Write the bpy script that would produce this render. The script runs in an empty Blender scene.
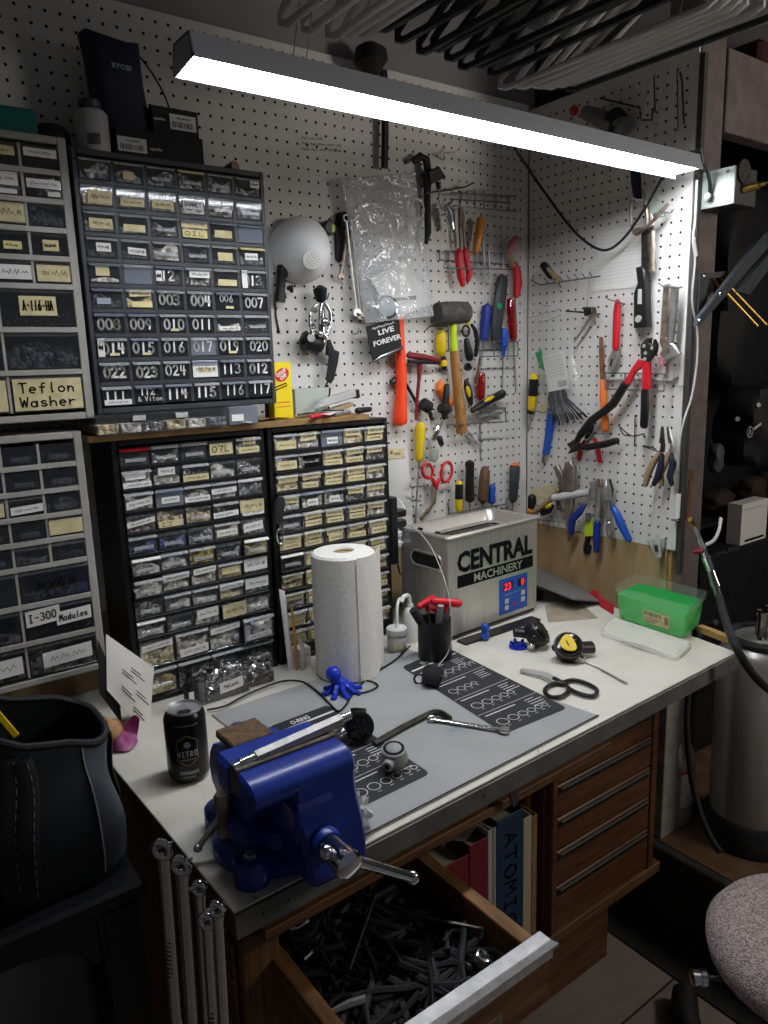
import bpy, math, random
from mathutils import Vector as V, Matrix
random.seed(7)
SC = bpy.context.scene
COL = SC.collection
# ---------------------------------------------------------------- surveyed camera (metres, floor z=0)
CAM = V((-1.66044, -1.53796, 1.55)); YAW, PITCH, ROLL, FPX = 0.631006, 0.1986856, -0.0312176, 744.66
_f = V((math.sin(YAW)*math.cos(PITCH), math.cos(YAW)*math.cos(PITCH), -math.sin(PITCH)))
_r0 = V((math.cos(YAW), -math.sin(YAW), 0)); _u0 = _r0.cross(_f)
_r = _r0*math.cos(ROLL)+_u0*math.sin(ROLL); _u = -_r0*math.sin(ROLL)+_u0*math.cos(ROLL)
def un(px, py, ax, c):
    d = _f*FPX+_r*(px-384)+_u*(512-py)
    return CAM+d*((c-CAM[ax])/d[ax])
BENCH = 0.90
def B(px, py, d=0.0): return un(px, py, 1, -d)            # a point standing d in front of the back wall
def W(px, py, d=0.0): return un(px, py, 0, -d)            # ... in front of the right wall
def T(px, py, h=0.0): return un(px, py, 2, BENCH+h)       # ... h above the bench
def KB(px): return .00150+.0000023*px                     # metres per survey unit on the back wall
KW = .00263
NB = V((0, -1, 0)); NW = V((-1, 0, 0)); UP = V((0, 0, 1)); X = V((1, 0, 0)); Y = V((0, 1, 0))

# ---------------------------------------------------------------- materials
MATS = {}
def s2l(c):
    if isinstance(c, str):
        c = [int(c[i:i+2], 16)/255 for i in (0, 2, 4)]
    return tuple((x/12.92 if x <= .04045 else ((x+.055)/1.055)**2.4) for x in c)+(1,)
def mat(name, col, rough=.5, metal=0.0, col2=None, scale=20, detail=4, stretch=None, bump=0.0, bscale=None, spec=.5,
        coat=0, emit=None, estr=0, trans=0, ior=1.45, ramp=(.35, .65), sub=0):
    m = bpy.data.materials.new(name); m.use_nodes = True
    nt = m.node_tree; N = nt.nodes; L = nt.links
    p = N['Principled BSDF']
    p.inputs['Base Color'].default_value = s2l(col); p.inputs['Roughness'].default_value = rough
    p.inputs['Metallic'].default_value = metal; p.inputs['Specular IOR Level'].default_value = spec
    p.inputs['Coat Weight'].default_value = coat; p.inputs['Transmission Weight'].default_value = trans
    p.inputs['IOR'].default_value = ior
    if emit:
        p.inputs['Emission Color'].default_value = s2l(emit); p.inputs['Emission Strength'].default_value = estr
    if col2 or bump:
        tc = N.new('ShaderNodeTexCoord'); mp = N.new('ShaderNodeMapping'); L.new(tc.outputs['Object'], mp.inputs['Vector'])
        if stretch: mp.inputs['Scale'].default_value = stretch
        no = N.new('ShaderNodeTexNoise'); no.inputs['Scale'].default_value = scale; no.inputs['Detail'].default_value = detail
        L.new(mp.outputs['Vector'], no.inputs['Vector'])
        if col2:
            rp = N.new('ShaderNodeValToRGB'); rp.color_ramp.elements[0].position = ramp[0]; rp.color_ramp.elements[1].position = ramp[1]
            rp.color_ramp.elements[0].color = s2l(col); rp.color_ramp.elements[1].color = s2l(col2)
            L.new(no.outputs['Fac'], rp.inputs['Fac']); L.new(rp.outputs['Color'], p.inputs['Base Color'])
        if bump:
            n2 = no
            if bscale:
                n2 = N.new('ShaderNodeTexNoise'); n2.inputs['Scale'].default_value = bscale; n2.inputs['Detail'].default_value = 3
                L.new(mp.outputs['Vector'], n2.inputs['Vector'])
            bp = N.new('ShaderNodeBump'); bp.inputs['Strength'].default_value = bump; bp.inputs['Distance'].default_value = .002
            L.new(n2.outputs['Fac'], bp.inputs['Height']); L.new(bp.outputs['Normal'], p.inputs['Normal'])
    MATS[name] = m
    return m
def clear(name, tint='ffffff', haze=.06, gloss=.14, rough=.08, hazecol='e8ecef', bump=0.0, bscale=30):
    """thin clear plastic: see-through, a little milky, glossy"""
    m = bpy.data.materials.new(name); m.use_nodes = True
    nt = m.node_tree; N = nt.nodes; L = nt.links; N.clear()
    out = N.new('ShaderNodeOutputMaterial'); tr = N.new('ShaderNodeBsdfTransparent'); tr.inputs['Color'].default_value = s2l(tint)
    df = N.new('ShaderNodeBsdfDiffuse'); df.inputs['Color'].default_value = s2l(hazecol)
    gl = N.new('ShaderNodeBsdfGlossy'); gl.inputs['Roughness'].default_value = rough
    fr = N.new('ShaderNodeLayerWeight'); fr.inputs['Blend'].default_value = .5; pw = N.new('ShaderNodeMath'); pw.operation = 'POWER'; pw.inputs[1].default_value = 4; L.new(fr.outputs['Facing'], pw.inputs[0])
    mu = N.new('ShaderNodeMath'); mu.operation = 'MULTIPLY_ADD'; mu.inputs[1].default_value = .55; mu.inputs[2].default_value = gloss
    L.new(pw.outputs[0], mu.inputs[0])
    a = N.new('ShaderNodeMixShader'); a.inputs[0].default_value = haze
    b = N.new('ShaderNodeMixShader')
    L.new(tr.outputs[0], a.inputs[1]); L.new(df.outputs[0], a.inputs[2])
    L.new(mu.outputs[0], b.inputs[0]); L.new(a.outputs[0], b.inputs[1]); L.new(gl.outputs[0], b.inputs[2]); L.new(b.outputs[0], out.inputs[0])
    if bump:
        tc = N.new('ShaderNodeTexCoord'); no = N.new('ShaderNodeTexNoise'); no.inputs['Scale'].default_value = bscale; no.inputs['Detail'].default_value = 2
        no.inputs['Distortion'].default_value = 1.5
        L.new(tc.outputs['Object'], no.inputs['Vector'])
        bp = N.new('ShaderNodeBump'); bp.inputs['Strength'].default_value = bump; bp.inputs['Distance'].default_value = .02
        L.new(no.outputs['Fac'], bp.inputs['Height']); L.new(bp.outputs['Normal'], gl.inputs['Normal']); L.new(bp.outputs['Normal'], fr.inputs['Normal'])
    MATS[name] = m
    return m
def translucent(name, c, k):
    """waxy plastic or cloudy liquid that passes part of the light on"""
    m = bpy.data.materials.new(name); m.use_nodes = True; nt = m.node_tree; N = nt.nodes; L = nt.links; N.clear()
    out = N.new('ShaderNodeOutputMaterial'); d = N.new('ShaderNodeBsdfDiffuse'); t = N.new('ShaderNodeBsdfTranslucent'); g = N.new('ShaderNodeBsdfGlossy'); g.inputs['Roughness'].default_value = .25
    d.inputs['Color'].default_value = s2l(c); t.inputs['Color'].default_value = s2l(c)
    a = N.new('ShaderNodeMixShader'); b = N.new('ShaderNodeMixShader'); a.inputs[0].default_value = k; b.inputs[0].default_value = .04
    L.new(d.outputs[0], a.inputs[1]); L.new(t.outputs[0], a.inputs[2]); L.new(a.outputs[0], b.inputs[1]); L.new(g.outputs[0], b.inputs[2]); L.new(b.outputs[0], out.inputs[0])
    MATS[name] = m
def bits(name, cols, scale=160, rough=.45, metal=0.0, bump=.8):
    """a heap of small parts: voronoi cells of several colours"""
    m = bpy.data.materials.new(name); m.use_nodes = True
    nt = m.node_tree; N = nt.nodes; L = nt.links; p = N['Principled BSDF']
    tc = N.new('ShaderNodeTexCoord'); vo = N.new('ShaderNodeTexVoronoi'); vo.inputs['Scale'].default_value = scale
    L.new(tc.outputs['Object'], vo.inputs['Vector'])
    sp = N.new('ShaderNodeSeparateColor'); L.new(vo.outputs['Color'], sp.inputs[0])
    rp = N.new('ShaderNodeValToRGB'); rp.color_ramp.interpolation = 'CONSTANT'
    e = rp.color_ramp.elements
    while len(e) < len(cols): e.new(.5)
    for i, c in enumerate(cols):
        e[i].position = i/len(cols); e[i].color = s2l(c)
    L.new(sp.outputs[0], rp.inputs['Fac']); L.new(rp.outputs['Color'], p.inputs['Base Color'])
    p.inputs['Roughness'].default_value = rough; p.inputs['Metallic'].default_value = metal
    bp = N.new('ShaderNodeBump'); bp.inputs['Strength'].default_value = bump; bp.inputs['Distance'].default_value = .004; bp.invert = True
    L.new(vo.outputs['Distance'], bp.inputs['Height']); L.new(bp.outputs['Normal'], p.inputs['Normal'])
    MATS[name] = m
    return m

# ---------------------------------------------------------------- mesh builder
class MB:
    def __init__(s, m='steel'):
        s.v = []; s.f = []; s.fm = []; s.mats = [m]; s.cur = 0; s.smooth = 40
    def mat(s, m):
        if m not in s.mats: s.mats.append(m)
        s.cur = s.mats.index(m); return s
    def add(s, vs, fs):
        o = len(s.v); s.v += [V(p) for p in vs]
        for f in fs: s.f.append(tuple(i+o for i in f)); s.fm.append(s.cur)
        return s
    def merge(s, b):
        o = len(s.v); s.v += b.v
        for f, k in zip(b.f, b.fm):
            m = b.mats[k]
            if m not in s.mats: s.mats.append(m)
            s.f.append(tuple(i+o for i in f)); s.fm.append(s.mats.index(m))
        return s
    # box by centre, size, optional axes and chamfer
    def box(s, c, sz, bev=0.0, ax=None):
        ex, ey, ez = ax if ax else (X, Y, UP)
        c = V(c); h = [q/2 for q in sz]; b = min(bev, min(h)*.95)
        if b <= 0:
            vs = [c+ex*(h[0]*i)+ey*(h[1]*j)+ez*(h[2]*k) for k in (-1, 1) for j in (-1, 1) for i in (-1, 1)]
            return s.add(vs, [(0, 2, 3, 1), (4, 5, 7, 6), (0, 1, 5, 4), (2, 6, 7, 3), (0, 4, 6, 2), (1, 3, 7, 5)])
        vs = []; idx = {}
        for k in (-1, 1):
            for j in (-1, 1):
                for i in (-1, 1):
                    for a in range(3):
                        q = [h[0], h[1], h[2]]
                        q = [q[t] if t == a else q[t]-b for t in range(3)]
                        idx[(i, j, k, a)] = len(vs)
                        vs.append(c+ex*(q[0]*i)+ey*(q[1]*j)+ez*(q[2]*k))
        g = lambda i, j, k, a: idx[(i, j, k, a)]
        fs = []
        for q in (-1, 1):
            r = [g(q, -1, -1, 0), g(q, 1, -1, 0), g(q, 1, 1, 0), g(q, -1, 1, 0)]; fs.append(r if q > 0 else r[::-1])
            r = [g(-1, q, -1, 1), g(-1, q, 1, 1), g(1, q, 1, 1), g(1, q, -1, 1)]; fs.append(r if q > 0 else r[::-1])
            r = [g(-1, -1, q, 2), g(1, -1, q, 2), g(1, 1, q, 2), g(-1, 1, q, 2)]; fs.append(r if q > 0 else r[::-1])
        for p in (-1, 1):
            for q in (-1, 1):
                r = [g(-1, p, q, 1), g(1, p, q, 1), g(1, p, q, 2), g(-1, p, q, 2)]; fs.append(r if p*q > 0 else r[::-1])
                r = [g(p, -1, q, 0), g(p, -1, q, 2)[:] if False else g(p, -1, q, 2), g(p, 1, q, 2), g(p, 1, q, 0)]; fs.append(r[::-1] if p*q > 0 else r)
                r = [g(p, q, -1, 0), g(p, q, 1, 0), g(p, q, 1, 1), g(p, q, -1, 1)]; fs.append(r[::-1] if p*q < 0 else r)
        for k in (-1, 1):
            for j in (-1, 1):
                for i in (-1, 1):
                    r = [g(i, j, k, 0), g(i, j, k, 1), g(i, j, k, 2)]; fs.append(r if i*j*k > 0 else r[::-1])
        return s.add(vs, fs)
    def span(s, a, b, bev=0.0):
        return s.box([(p+q)/2 for p, q in zip(a, b)], [abs(p-q) for p, q in zip(a, b)], bev)
    def tube(s, pts, r, n=8, nrm=None, sn=1.0, closed=False, cap=True, rnd=False):
        P = [V(p) for p in pts]; m = len(P)
        Rr = list(r) if isinstance(r, (list, tuple)) else [r]*m
        if rnd and not closed and m > 1:
            t0 = (P[1]-P[0]).normalized(); t1 = (P[-1]-P[-2]).normalized()
            P = [P[0]+t0*Rr[0]*.02, P[0]+t0*Rr[0]*.3]+[P[0]+t0*min(Rr[0]*.9, (P[1]-P[0]).length*.45)]+P[1:-1]+[P[-1]-t1*min(Rr[-1]*.9, (P[-1]-P[-2]).length*.45), P[-1]-t1*Rr[-1]*.3, P[-1]-t1*Rr[-1]*.02]
            Rr = [Rr[0]*.35, Rr[0]*.8, Rr[0]]+Rr[1:-1]+[Rr[-1], Rr[-1]*.8, Rr[-1]*.35]; m = len(P)
        vs = []; fs = []; prev = None
        for i in range(m):
            if closed: t = P[(i+1) % m]-P[i-1]
            else: t = P[min(i+1, m-1)]-P[max(i-1, 0)]
            t = t.normalized() if t.length > 1e-9 else V((0, 0, 1))
            if nrm is not None:
                a = V(nrm)-t*V(nrm).dot(t)
                if a.length < 1e-4: a = t.orthogonal()
            elif prev is None: a = t.orthogonal()
            else:
                a = prev-t*prev.dot(t)
                if a.length < 1e-6: a = t.orthogonal()
            a.normalize(); prev = a; b = t.cross(a)
            for k in range(n):
                w = 2*math.pi*k/n
                vs.append(P[i]+a*(math.cos(w)*Rr[i]*sn)+b*(math.sin(w)*Rr[i]))
        for i in range(m if closed else m-1):
            for k in range(n):
                j = (i+1) % m
                fs.append((i*n+k, i*n+(k+1) % n, j*n+(k+1) % n, j*n+k))
        if cap and not closed:
            fs.append(tuple(range(n-1, -1, -1))); fs.append(tuple((m-1)*n+k for k in range(n)))
        return s.add(vs, fs)
    def lathe(s, prof, c=(0, 0, 0), ax=UP, n=24, ref=None, sx=1.0):
        """prof: [(radius, height)] along axis ax from c; open ends are capped when radius>0"""
        c = V(c); ax = V(ax).normalized(); a = (V(ref)-ax*V(ref).dot(ax)).normalized() if ref else ax.orthogonal().normalized(); b = ax.cross(a)
        vs = []; fs = []; m = len(prof)
        for r, h in prof:
            r = max(r, 1e-5)
            for k in range(n):
                w = 2*math.pi*k/n
                vs.append(c+ax*h+a*(math.cos(w)*r*sx)+b*(math.sin(w)*r))
        for i in range(m-1):
            for k in range(n):
                fs.append((i*n+k, i*n+(k+1) % n, (i+1)*n+(k+1) % n, (i+1)*n+k))
        fs.append(tuple(range(n-1, -1, -1))); fs.append(tuple((m-1)*n+k for k in range(n)))
        return s.add(vs, fs)
    def ball(s, c, r, n=14, m=8, ax=UP, sc=(1, 1, 1), axes=None):
        c = V(c); vs = []; fs = []
        e = axes if axes else (X, Y, UP)
        if not isinstance(r, (tuple, list)): r = (r*sc[0], r*sc[1], r*sc[2])
        for i in range(m+1):
            p = math.pi*i/m
            for k in range(n):
                w = 2*math.pi*k/n
                q = (max(math.sin(p), 1e-3)*math.cos(w)*r[0], max(math.sin(p), 1e-3)*math.sin(w)*r[1], -math.cos(p)*r[2])
                vs.append(c+e[0]*q[0]+e[1]*q[1]+e[2]*q[2])
        for i in range(m):
            for k in range(n):
                fs.append((i*n+k, i*n+(k+1) % n, (i+1)*n+(k+1) % n, (i+1)*n+k))
        return s.add(vs, fs)
    def prism(s, pts, nrm, th, bev=0.0):
        """flat outline extruded th along -nrm (front face lies on pts + nrm*0)"""
        P = [V(p) for p in pts]; n = len(P); N = V(nrm).normalized()
        area = V((0, 0, 0))
        for i in range(n): area += P[i].cross(P[(i+1) % n])
        if area.dot(N) < 0: P = P[::-1]
        def inset(d):
            out = []
            for i in range(n):
                e0 = (P[i]-P[i-1]); e1 = (P[(i+1) % n]-P[i])
                n0 = N.cross(e0).normalized(); n1 = N.cross(e1).normalized()
                m_ = n0+n1; l = m_.length
                m_ = n0 if l < .3 else m_/l*min(1/max(l/2, .4), 2)
                out.append(P[i]+m_*d)
            return out
        rings = [inset(bev), [p-N*bev for p in P], [p-N*(th-bev) for p in P], [p-N*th for p in inset(bev)]] if bev else [P, [p-N*th for p in P]]
        vs = [p for r in rings for p in r]; fs = [tuple(range(n))]
        for k in range(len(rings)-1):
            for i in range(n):
                j = (i+1) % n
                fs.append((k*n+i, (k+1)*n+i, (k+1)*n+j, k*n+j))
        fs.append(tuple((len(rings)-1)*n+i for i in range(n-1, -1, -1)))
        return s.add(vs, fs)
    def quad(s, a, b, c, d): return s.add([a, b, c, d], [(0, 1, 2, 3)])
    def grid(s, fn, nu, nv, th=0.0, nrm=None):
        """sheet fn(u,v) in 0..1; with th it gets a back and edges"""
        vs = [V(fn(i/nu, j/nv)) for j in range(nv+1) for i in range(nu+1)]
        w = nu+1; fs = [(j*w+i, j*w+i+1, (j+1)*w+i+1, (j+1)*w+i) for j in range(nv) for i in range(nu)]
        if th:
            nn = len(vs); off = V(nrm)*th
            vs = vs+[p-off for p in vs]; fs = fs+[tuple(q+nn for q in f[::-1]) for f in fs]
            bd = [i for i in range(w)]+[j*w+nu for j in range(1, nv+1)]+[nv*w+i for i in range(nu-1, -1, -1)]+[j*w for j in range(nv-1, 0, -1)]
            for a, b in zip(bd, bd[1:]+bd[:1]): fs.append((a, a+nn, b+nn, b))
        return s.add(vs, fs)
    def text(s, t, o, xd, yd, h, width=None, bold=0.0, ext=.0004, shear=0, space=1.0):
        cu = bpy.data.curves.new('t', 'FONT'); cu.body = t; cu.size = 1; cu.offset = bold; cu.space_character = space; cu.shear = shear; cu.resolution_u = 2
        ob = bpy.data.objects.new('t', cu); me = bpy.data.meshes.new_from_object(ob)
        if len(me.vertices):
            xs = [v.co.x for v in me.vertices]; ys = [v.co.y for v in me.vertices]
            x0, x1, y0, y1 = min(xs), max(xs), min(ys), max(ys)
            k = h/max(y1-y0, 1e-6); kx = (width/(x1-x0)) if width else k
            xd = V(xd).normalized(); yd = V(yd).normalized(); nz = xd.cross(yd); o = V(o)
            s.add([o+xd*((v.co.x-x0)*kx)+yd*((v.co.y-y0)*k)+nz*ext for v in me.vertices], [tuple(p.vertices) for p in me.polygons])
        bpy.data.objects.remove(ob); bpy.data.curves.remove(cu); bpy.data.meshes.remove(me)
        return s
    def line(s, pts, w, nz, ext=.0004):
        """flat pen stroke"""
        nz = V(nz).normalized()
        P = [V(p)+nz*ext for p in pts]
        for a, b in zip(P, P[1:]):
            t = (b-a)
            if t.length < 1e-7: continue
            t.normalize(); q = nz.cross(t)*w/2; e = t*w*.35
            s.add([a-e-q, b+e-q, b+e+q, a-e+q], [(0, 1, 2, 3)])
        return s
    def pen(s, t, o, xd, yd, h, w=None, pen=.1, ext=.0005, jit=.05):
        """hand lettering from the stroke alphabet; w = advance per character"""
        xd = V(xd).normalized(); yd = V(yd).normalized(); nz = xd.cross(yd); o = V(o); w = w or h*.75
        for i, ch in enumerate(t):
            for st in STROKES.get(ch, STROKES.get(ch.upper(), [])):
                j1, j2 = random.uniform(-jit, jit), random.uniform(-jit, jit)
                s.line([o+xd*(w*i+w*.78*(x+j1*.5))+yd*(h*(y+j2*.6)) for x, y in st], h*pen, nz, ext)
        return s
def arc(cx, cy, rx, ry, a0, a1, n=8):
    return [(cx+rx*math.cos(math.radians(a0+(a1-a0)*i/n)), cy+ry*math.sin(math.radians(a0+(a1-a0)*i/n))) for i in range(n+1)]
STROKES = {
 '0': [arc(.5, .5, .45, .5, 90, 450, 12)], '1': [[(.5, 1), (.45, 0)]], '2': [arc(.45, .72, .4, .28, 160, -40, 6)+[(.05, 0), (.95, 0)]],
 '3': [arc(.4, .75, .42, .25, 140, -80, 6), arc(.4, .26, .5, .26, 90, -140, 7)], '4': [[(.2, 1), (.12, .45), (.95, .45)], [(.75, .95), (.7, 0)]],
 '5': [[(.9, 1), (.25, 1), (.2, .58)]+arc(.45, .3, .45, .3, 95, -150, 7)], '6': [[(.75, 1), (.2, .5)]+arc(.5, .27, .38, .27, 150, 510, 10)],
 '7': [[(.05, 1), (.95, 1), (.4, 0)]], '8': [arc(.5, .76, .32, .24, 90, 450, 10), arc(.5, .26, .42, .26, 90, 450, 10)], '9': [arc(.45, .72, .35, .27, 0, 360, 10)+[(.75, .5), (.6, 0)]],
 'A': [[(.05, 0), (.5, 1), (.95, 0)], [(.25, .4), (.75, .4)]], 'B': [[(.1, 0), (.1, 1)]+arc(.3, .77, .5, .23, 90, -90, 6)+arc(.3, .27, .6, .27, 90, -90, 6)+[(.1, 0)]],
 'C': [arc(.55, .5, .45, .5, 50, 310, 9)], 'D': [[(.1, 0), (.1, 1)]+arc(.2, .5, .7, .5, 90, -90, 8)+[(.1, 0)]], 'E': [[(.9, 1), (.1, 1), (.1, 0), (.9, 0)], [(.1, .5), (.75, .5)]],
 'F': [[(.9, 1), (.1, 1), (.1, 0)], [(.1, .52), (.7, .52)]], 'G': [arc(.5, .5, .45, .5, 50, 330, 9)+[(.9, .4), (.55, .4)]], 'H': [[(.1, 0), (.1, 1)], [(.9, 0), (.9, 1)], [(.1, .5), (.9, .5)]],
 'I': [[(.2, 1), (.8, 1)], [(.5, 1), (.5, 0)], [(.2, 0), (.8, 0)]], 'K': [[(.1, 0), (.1, 1)], [(.85, 1), (.1, .45), (.9, 0)]], 'L': [[(.1, 1), (.1, 0), (.85, 0)]],
 'M': [[(0, 0), (.15, 1), (.5, .4), (.85, 1), (1, 0)]], 'N': [[(.1, 0), (.1, 1), (.9, 0), (.9, 1)]], 'O': [arc(.5, .5, .45, .5, 90, 450, 12)],
 'P': [[(.1, 0), (.1, 1)]+arc(.3, .74, .55, .26, 90, -90, 6)+[(.1, .48)]], 'R': [[(.1, 0), (.1, 1)]+arc(.3, .75, .5, .25, 90, -90, 6)+[(.1, .5), (.9, 0)]],
 'S': [arc(.5, .75, .38, .25, 30, 270, 7)+arc(.5, .25, .42, .25, 90, -150, 7)], 'T': [[(.02, 1), (.98, 1)], [(.5, 1), (.5, 0)]], 'U': [[(.1, 1), (.1, .3)]+arc(.5, .3, .4, .3, 180, 360, 6)+[(.9, 1)]],
 'V': [[(.05, 1), (.5, 0), (.95, 1)]], 'W': [[(0, 1), (.25, 0), (.5, .7), (.75, 0), (1, 1)]], 'X': [[(.05, 0), (.95, 1)], [(.05, 1), (.95, 0)]], 'Y': [[(.05, 1), (.5, .5), (.95, 1)], [(.5, .5), (.5, 0)]],
 'Z': [[(.05, 1), (.95, 1), (.05, 0), (.95, 0)]], '-': [[(.2, .5), (.8, .5)]], '/': [[(.1, 0), (.9, 1)]], '&': [[(.9, 0), (.2, .8), (.4, 1), (.6, .8), (.1, .25), (.35, 0), (.9, .4)]], '.': [[(.4, 0), (.5, .06)]], '"': [[(.3, 1), (.3, .75)], [(.6, 1), (.6, .75)]],
 'a': [arc(.45, .28, .38, .28, 20, 380, 9), [(.85, .58), (.85, 0)]], 'd': [arc(.42, .28, .36, .28, 0, 360, 9), [(.82, 1), (.82, 0)]], 'e': [[(.1, .3), (.85, .32)]+arc(.48, .3, .4, .3, 10, 300, 8)], 'f': [[(.85, .95), (.55, 1), (.42, .8), (.42, 0)], [(.1, .58), (.8, .58)]],
 'g': [arc(.45, .3, .36, .28, 20, 380, 9), [(.83, .55), (.8, -.2), (.4, -.35), (.1, -.2)]], 'h': [[(.1, 1), (.1, 0)], [(.1, .35), (.4, .58), (.8, .45), (.82, 0)]], 'i': [[(.5, .58), (.5, 0)], [(.5, .8), (.52, .86)]], 'l': [[(.5, 1), (.5, .02), (.65, 0)]],
 'n': [[(.1, .58), (.1, 0)], [(.1, .35), (.4, .58), (.8, .45), (.82, 0)]], 'o': [arc(.48, .29, .4, .29, 90, 450, 10)], 'r': [[(.15, .58), (.15, 0)], [(.15, .3), (.45, .56), (.85, .52)]], 's': [arc(.5, .44, .32, .14, 30, 270, 6)+arc(.5, .15, .36, .15, 90, -150, 6)],
 't': [[(.45, .95), (.45, .1), (.7, 0)], [(.1, .62), (.85, .62)]], 'u': [[(.1, .58), (.12, .15), (.45, 0), (.82, .2)], [(.82, .58), (.85, 0)]], 'w': [[(0, .58), (.25, 0), (.5, .45), (.75, 0), (1, .58)]], 'm': [[(.02, .58), (.02, 0)], [(.02, .4), (.3, .58), (.48, .4), (.48, 0)], [(.48, .4), (.75, .58), (.98, .4), (.98, 0)]],
 'c': [arc(.5, .29, .4, .29, 50, 310, 8)], 'k': [[(.1, 1), (.1, 0)], [(.75, .58), (.1, .25), (.8, 0)]], 'p': [[(.12, .58), (.12, -.35)], arc(.48, .29, .36, .29, 170, -180, 9)], 'v': [[(.05, .58), (.5, 0), (.95, .58)]], 'b': [[(.12, 1), (.12, 0)], arc(.48, .29, .36, .29, 170, -180, 9)], 'x': [[(.05, .58), (.9, 0)], [(.05, 0), (.9, .58)]], 'y': [[(.05, .58), (.45, .05)], [(.9, .58), (.3, -.3)]], 'z': [[(.1, .58), (.85, .58), (.1, 0), (.9, 0)]],
 '~': [[(0, .4), (.2, .7), (.45, .2), (.7, .7), (1, .3)]],
}

# ---------------------------------------------------------------- scene objects
def _mesh(name, mb, org):
    me = bpy.data.meshes.new(name)
    me.from_pydata([tuple(p-org) for p in mb.v], [], mb.f)
    for k in mb.mats: me.materials.append(MATS[k])
    me.polygons.foreach_set('material_index', mb.fm)
    if mb.smooth:
        me.polygons.foreach_set('use_smooth', [True]*len(me.polygons)); me.set_sharp_from_angle(angle=math.radians(mb.smooth))
    me.update()
    return me
def _base(vs):
    xs = [p.x for p in vs]; ys = [p.y for p in vs]; zs = [p.z for p in vs]
    return V(((min(xs)+max(xs))/2, (min(ys)+max(ys))/2, min(zs)))
def tag(o, label, cat, group=None, kind=None):
    o['label'] = label; o['category'] = cat
    if group: o['group'] = group
    if kind: o['kind'] = kind
    return o
def one(name, mb, label, cat, group=None, kind=None):
    org = _base(mb.v); o = bpy.data.objects.new(name, _mesh(name, mb, org)); o.location = org; COL.objects.link(o)
    return tag(o, label, cat, group, kind)
def struct(name, mb):
    org = _base(mb.v); o = bpy.data.objects.new(name, _mesh(name, mb, org)); o.location = org; COL.objects.link(o); o['kind'] = 'structure'
    return o
def thing(name, label, cat, loc, group=None):
    o = bpy.data.objects.new(name, None); o.empty_display_size = .02; o.location = V(loc); COL.objects.link(o)
    return tag(o, label, cat, group)
def part(name, mb, parent, label=None, kind=None):
    root = parent
    while root.parent: root = root.parent
    o = bpy.data.objects.new(name, _mesh(name, mb, V(root.location))); COL.objects.link(o); o.parent = parent
    if label: o['label'] = label
    if kind: o['kind'] = kind
    return o
def group_of(name, label, cat, parts, group=None):
    """a thing from [(part name, MB, [(sub name, MB), ...])]"""
    vs = [p for q in parts for p in q[1].v]
    r = thing(name, label, cat, _base(vs), group)
    for q in parts:
        o = part(q[0], q[1], r, q[3] if len(q) > 3 else None)
        for sn, sm in (q[2] if len(q) > 2 and q[2] else []): part(sn, sm, o)
    return r
# tubes and plates laid out on the two pegboards (d = stand-off from the board)
def pts(fn, lst, d):
    return [fn(p[0], p[1], p[2] if len(p) > 2 else d) for p in lst]
def bt(m, lst, r, d=.02, n=10, mb=None, **k):
    mb = mb or MB(m); mb.mat(m)
    R = [q*KB(p[0]) for q, p in zip(r, lst)] if isinstance(r, (list, tuple)) else [r*KB(p[0]) for p in lst]
    return mb.tube(pts(B, lst, d), R, n=n, nrm=k.pop('nrm', NB), **k)
def wt(m, lst, r, d=.02, n=10, mb=None, **k):
    mb = mb or MB(m); mb.mat(m)
    R = [q*KW for q in r] if isinstance(r, (list, tuple)) else r*KW
    return mb.tube(pts(W, lst, d), R, n=n, nrm=k.pop('nrm', NW), **k)
def bp(m, lst, d=.02, th=.004, bev=.0006, mb=None):
    mb = mb or MB(m); mb.mat(m); return mb.prism(pts(B, lst, d), NB, th, bev)
def wp(m, lst, d=.02, th=.004, bev=.0006, mb=None):
    mb = mb or MB(m); mb.mat(m); return mb.prism(pts(W, lst, d), NW, th, bev)
def spl(P, n=6):
    """catmull-rom through the points"""
    P = [V(p) for p in P]; out = []
    Q = [P[0]*2-P[1]]+P+[P[-1]*2-P[-2]]
    for i in range(1, len(Q)-2):
        for k in range(n):
            t = k/n; a, b, c, d = Q[i-1], Q[i], Q[i+1], Q[i+2]
            out.append(.5*((2*b)+(c-a)*t+(2*a-5*b+4*c-d)*t*t+(3*b-a-3*c+d)*t*t*t))
    out.append(P[-1]); return out

# ---------------------------------------------------------------- the palette
mat('steel', 'b8b7b4', .34, .75, '9c9a96', 60, bump=.05); mat('blade_steel', 'b4b2ae', .38, .3); mat('chrome', 'd8dadc', .12, 1.0); mat('dark_steel', '3c3a38', .45, .9, '55504a', 70)
mat('old_steel', '9c9184', .42, .7, '776b5c', 50, bump=.1); mat('brushed', 'cbc8c2', .34, .72, 'b8b4ad', 8, stretch=(60, 60, 1), bump=.03)
mat('aluminium', 'cfcfcf', .35, .75, 'b4b4b4', 40, bump=.1); mat('brass', 'b08d4a', .35, 1.0); mat('rack_steel', '7b7b7d', .35, .7); mat('rust', '8a5a32', .7, .3, '5d4534', 80, bump=.4)
mat('galv', 'b3bdb3', .45, .3); mat('galv_dark', '4a4845', .5, .4)
mat('black_plastic', '141416', .42); mat('black_soft', '1b1b1d', .7); mat('black_gloss', '0d0d0f', .18, coat=.3); mat('rubber', '202022', .8, 0, '2b2a2a', 40, bump=.1)
mat('mallet_rubber', '3a3835', .75, 0, '55524d', 60, bump=.15); mat('charcoal', '33373c', .45, 0, '3d4146', 30); mat('cab_black', '0c0c0e', .4)
mat('cab_grey', 'adaba4', .5, 0, '9c9a93', 12); mat('red', 'c81f2c', .38); mat('dark_red', '7c1c26', .5); mat('orange', 'e8782a', .4); mat('neon_orange', 'ff4a1c', .45)
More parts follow.
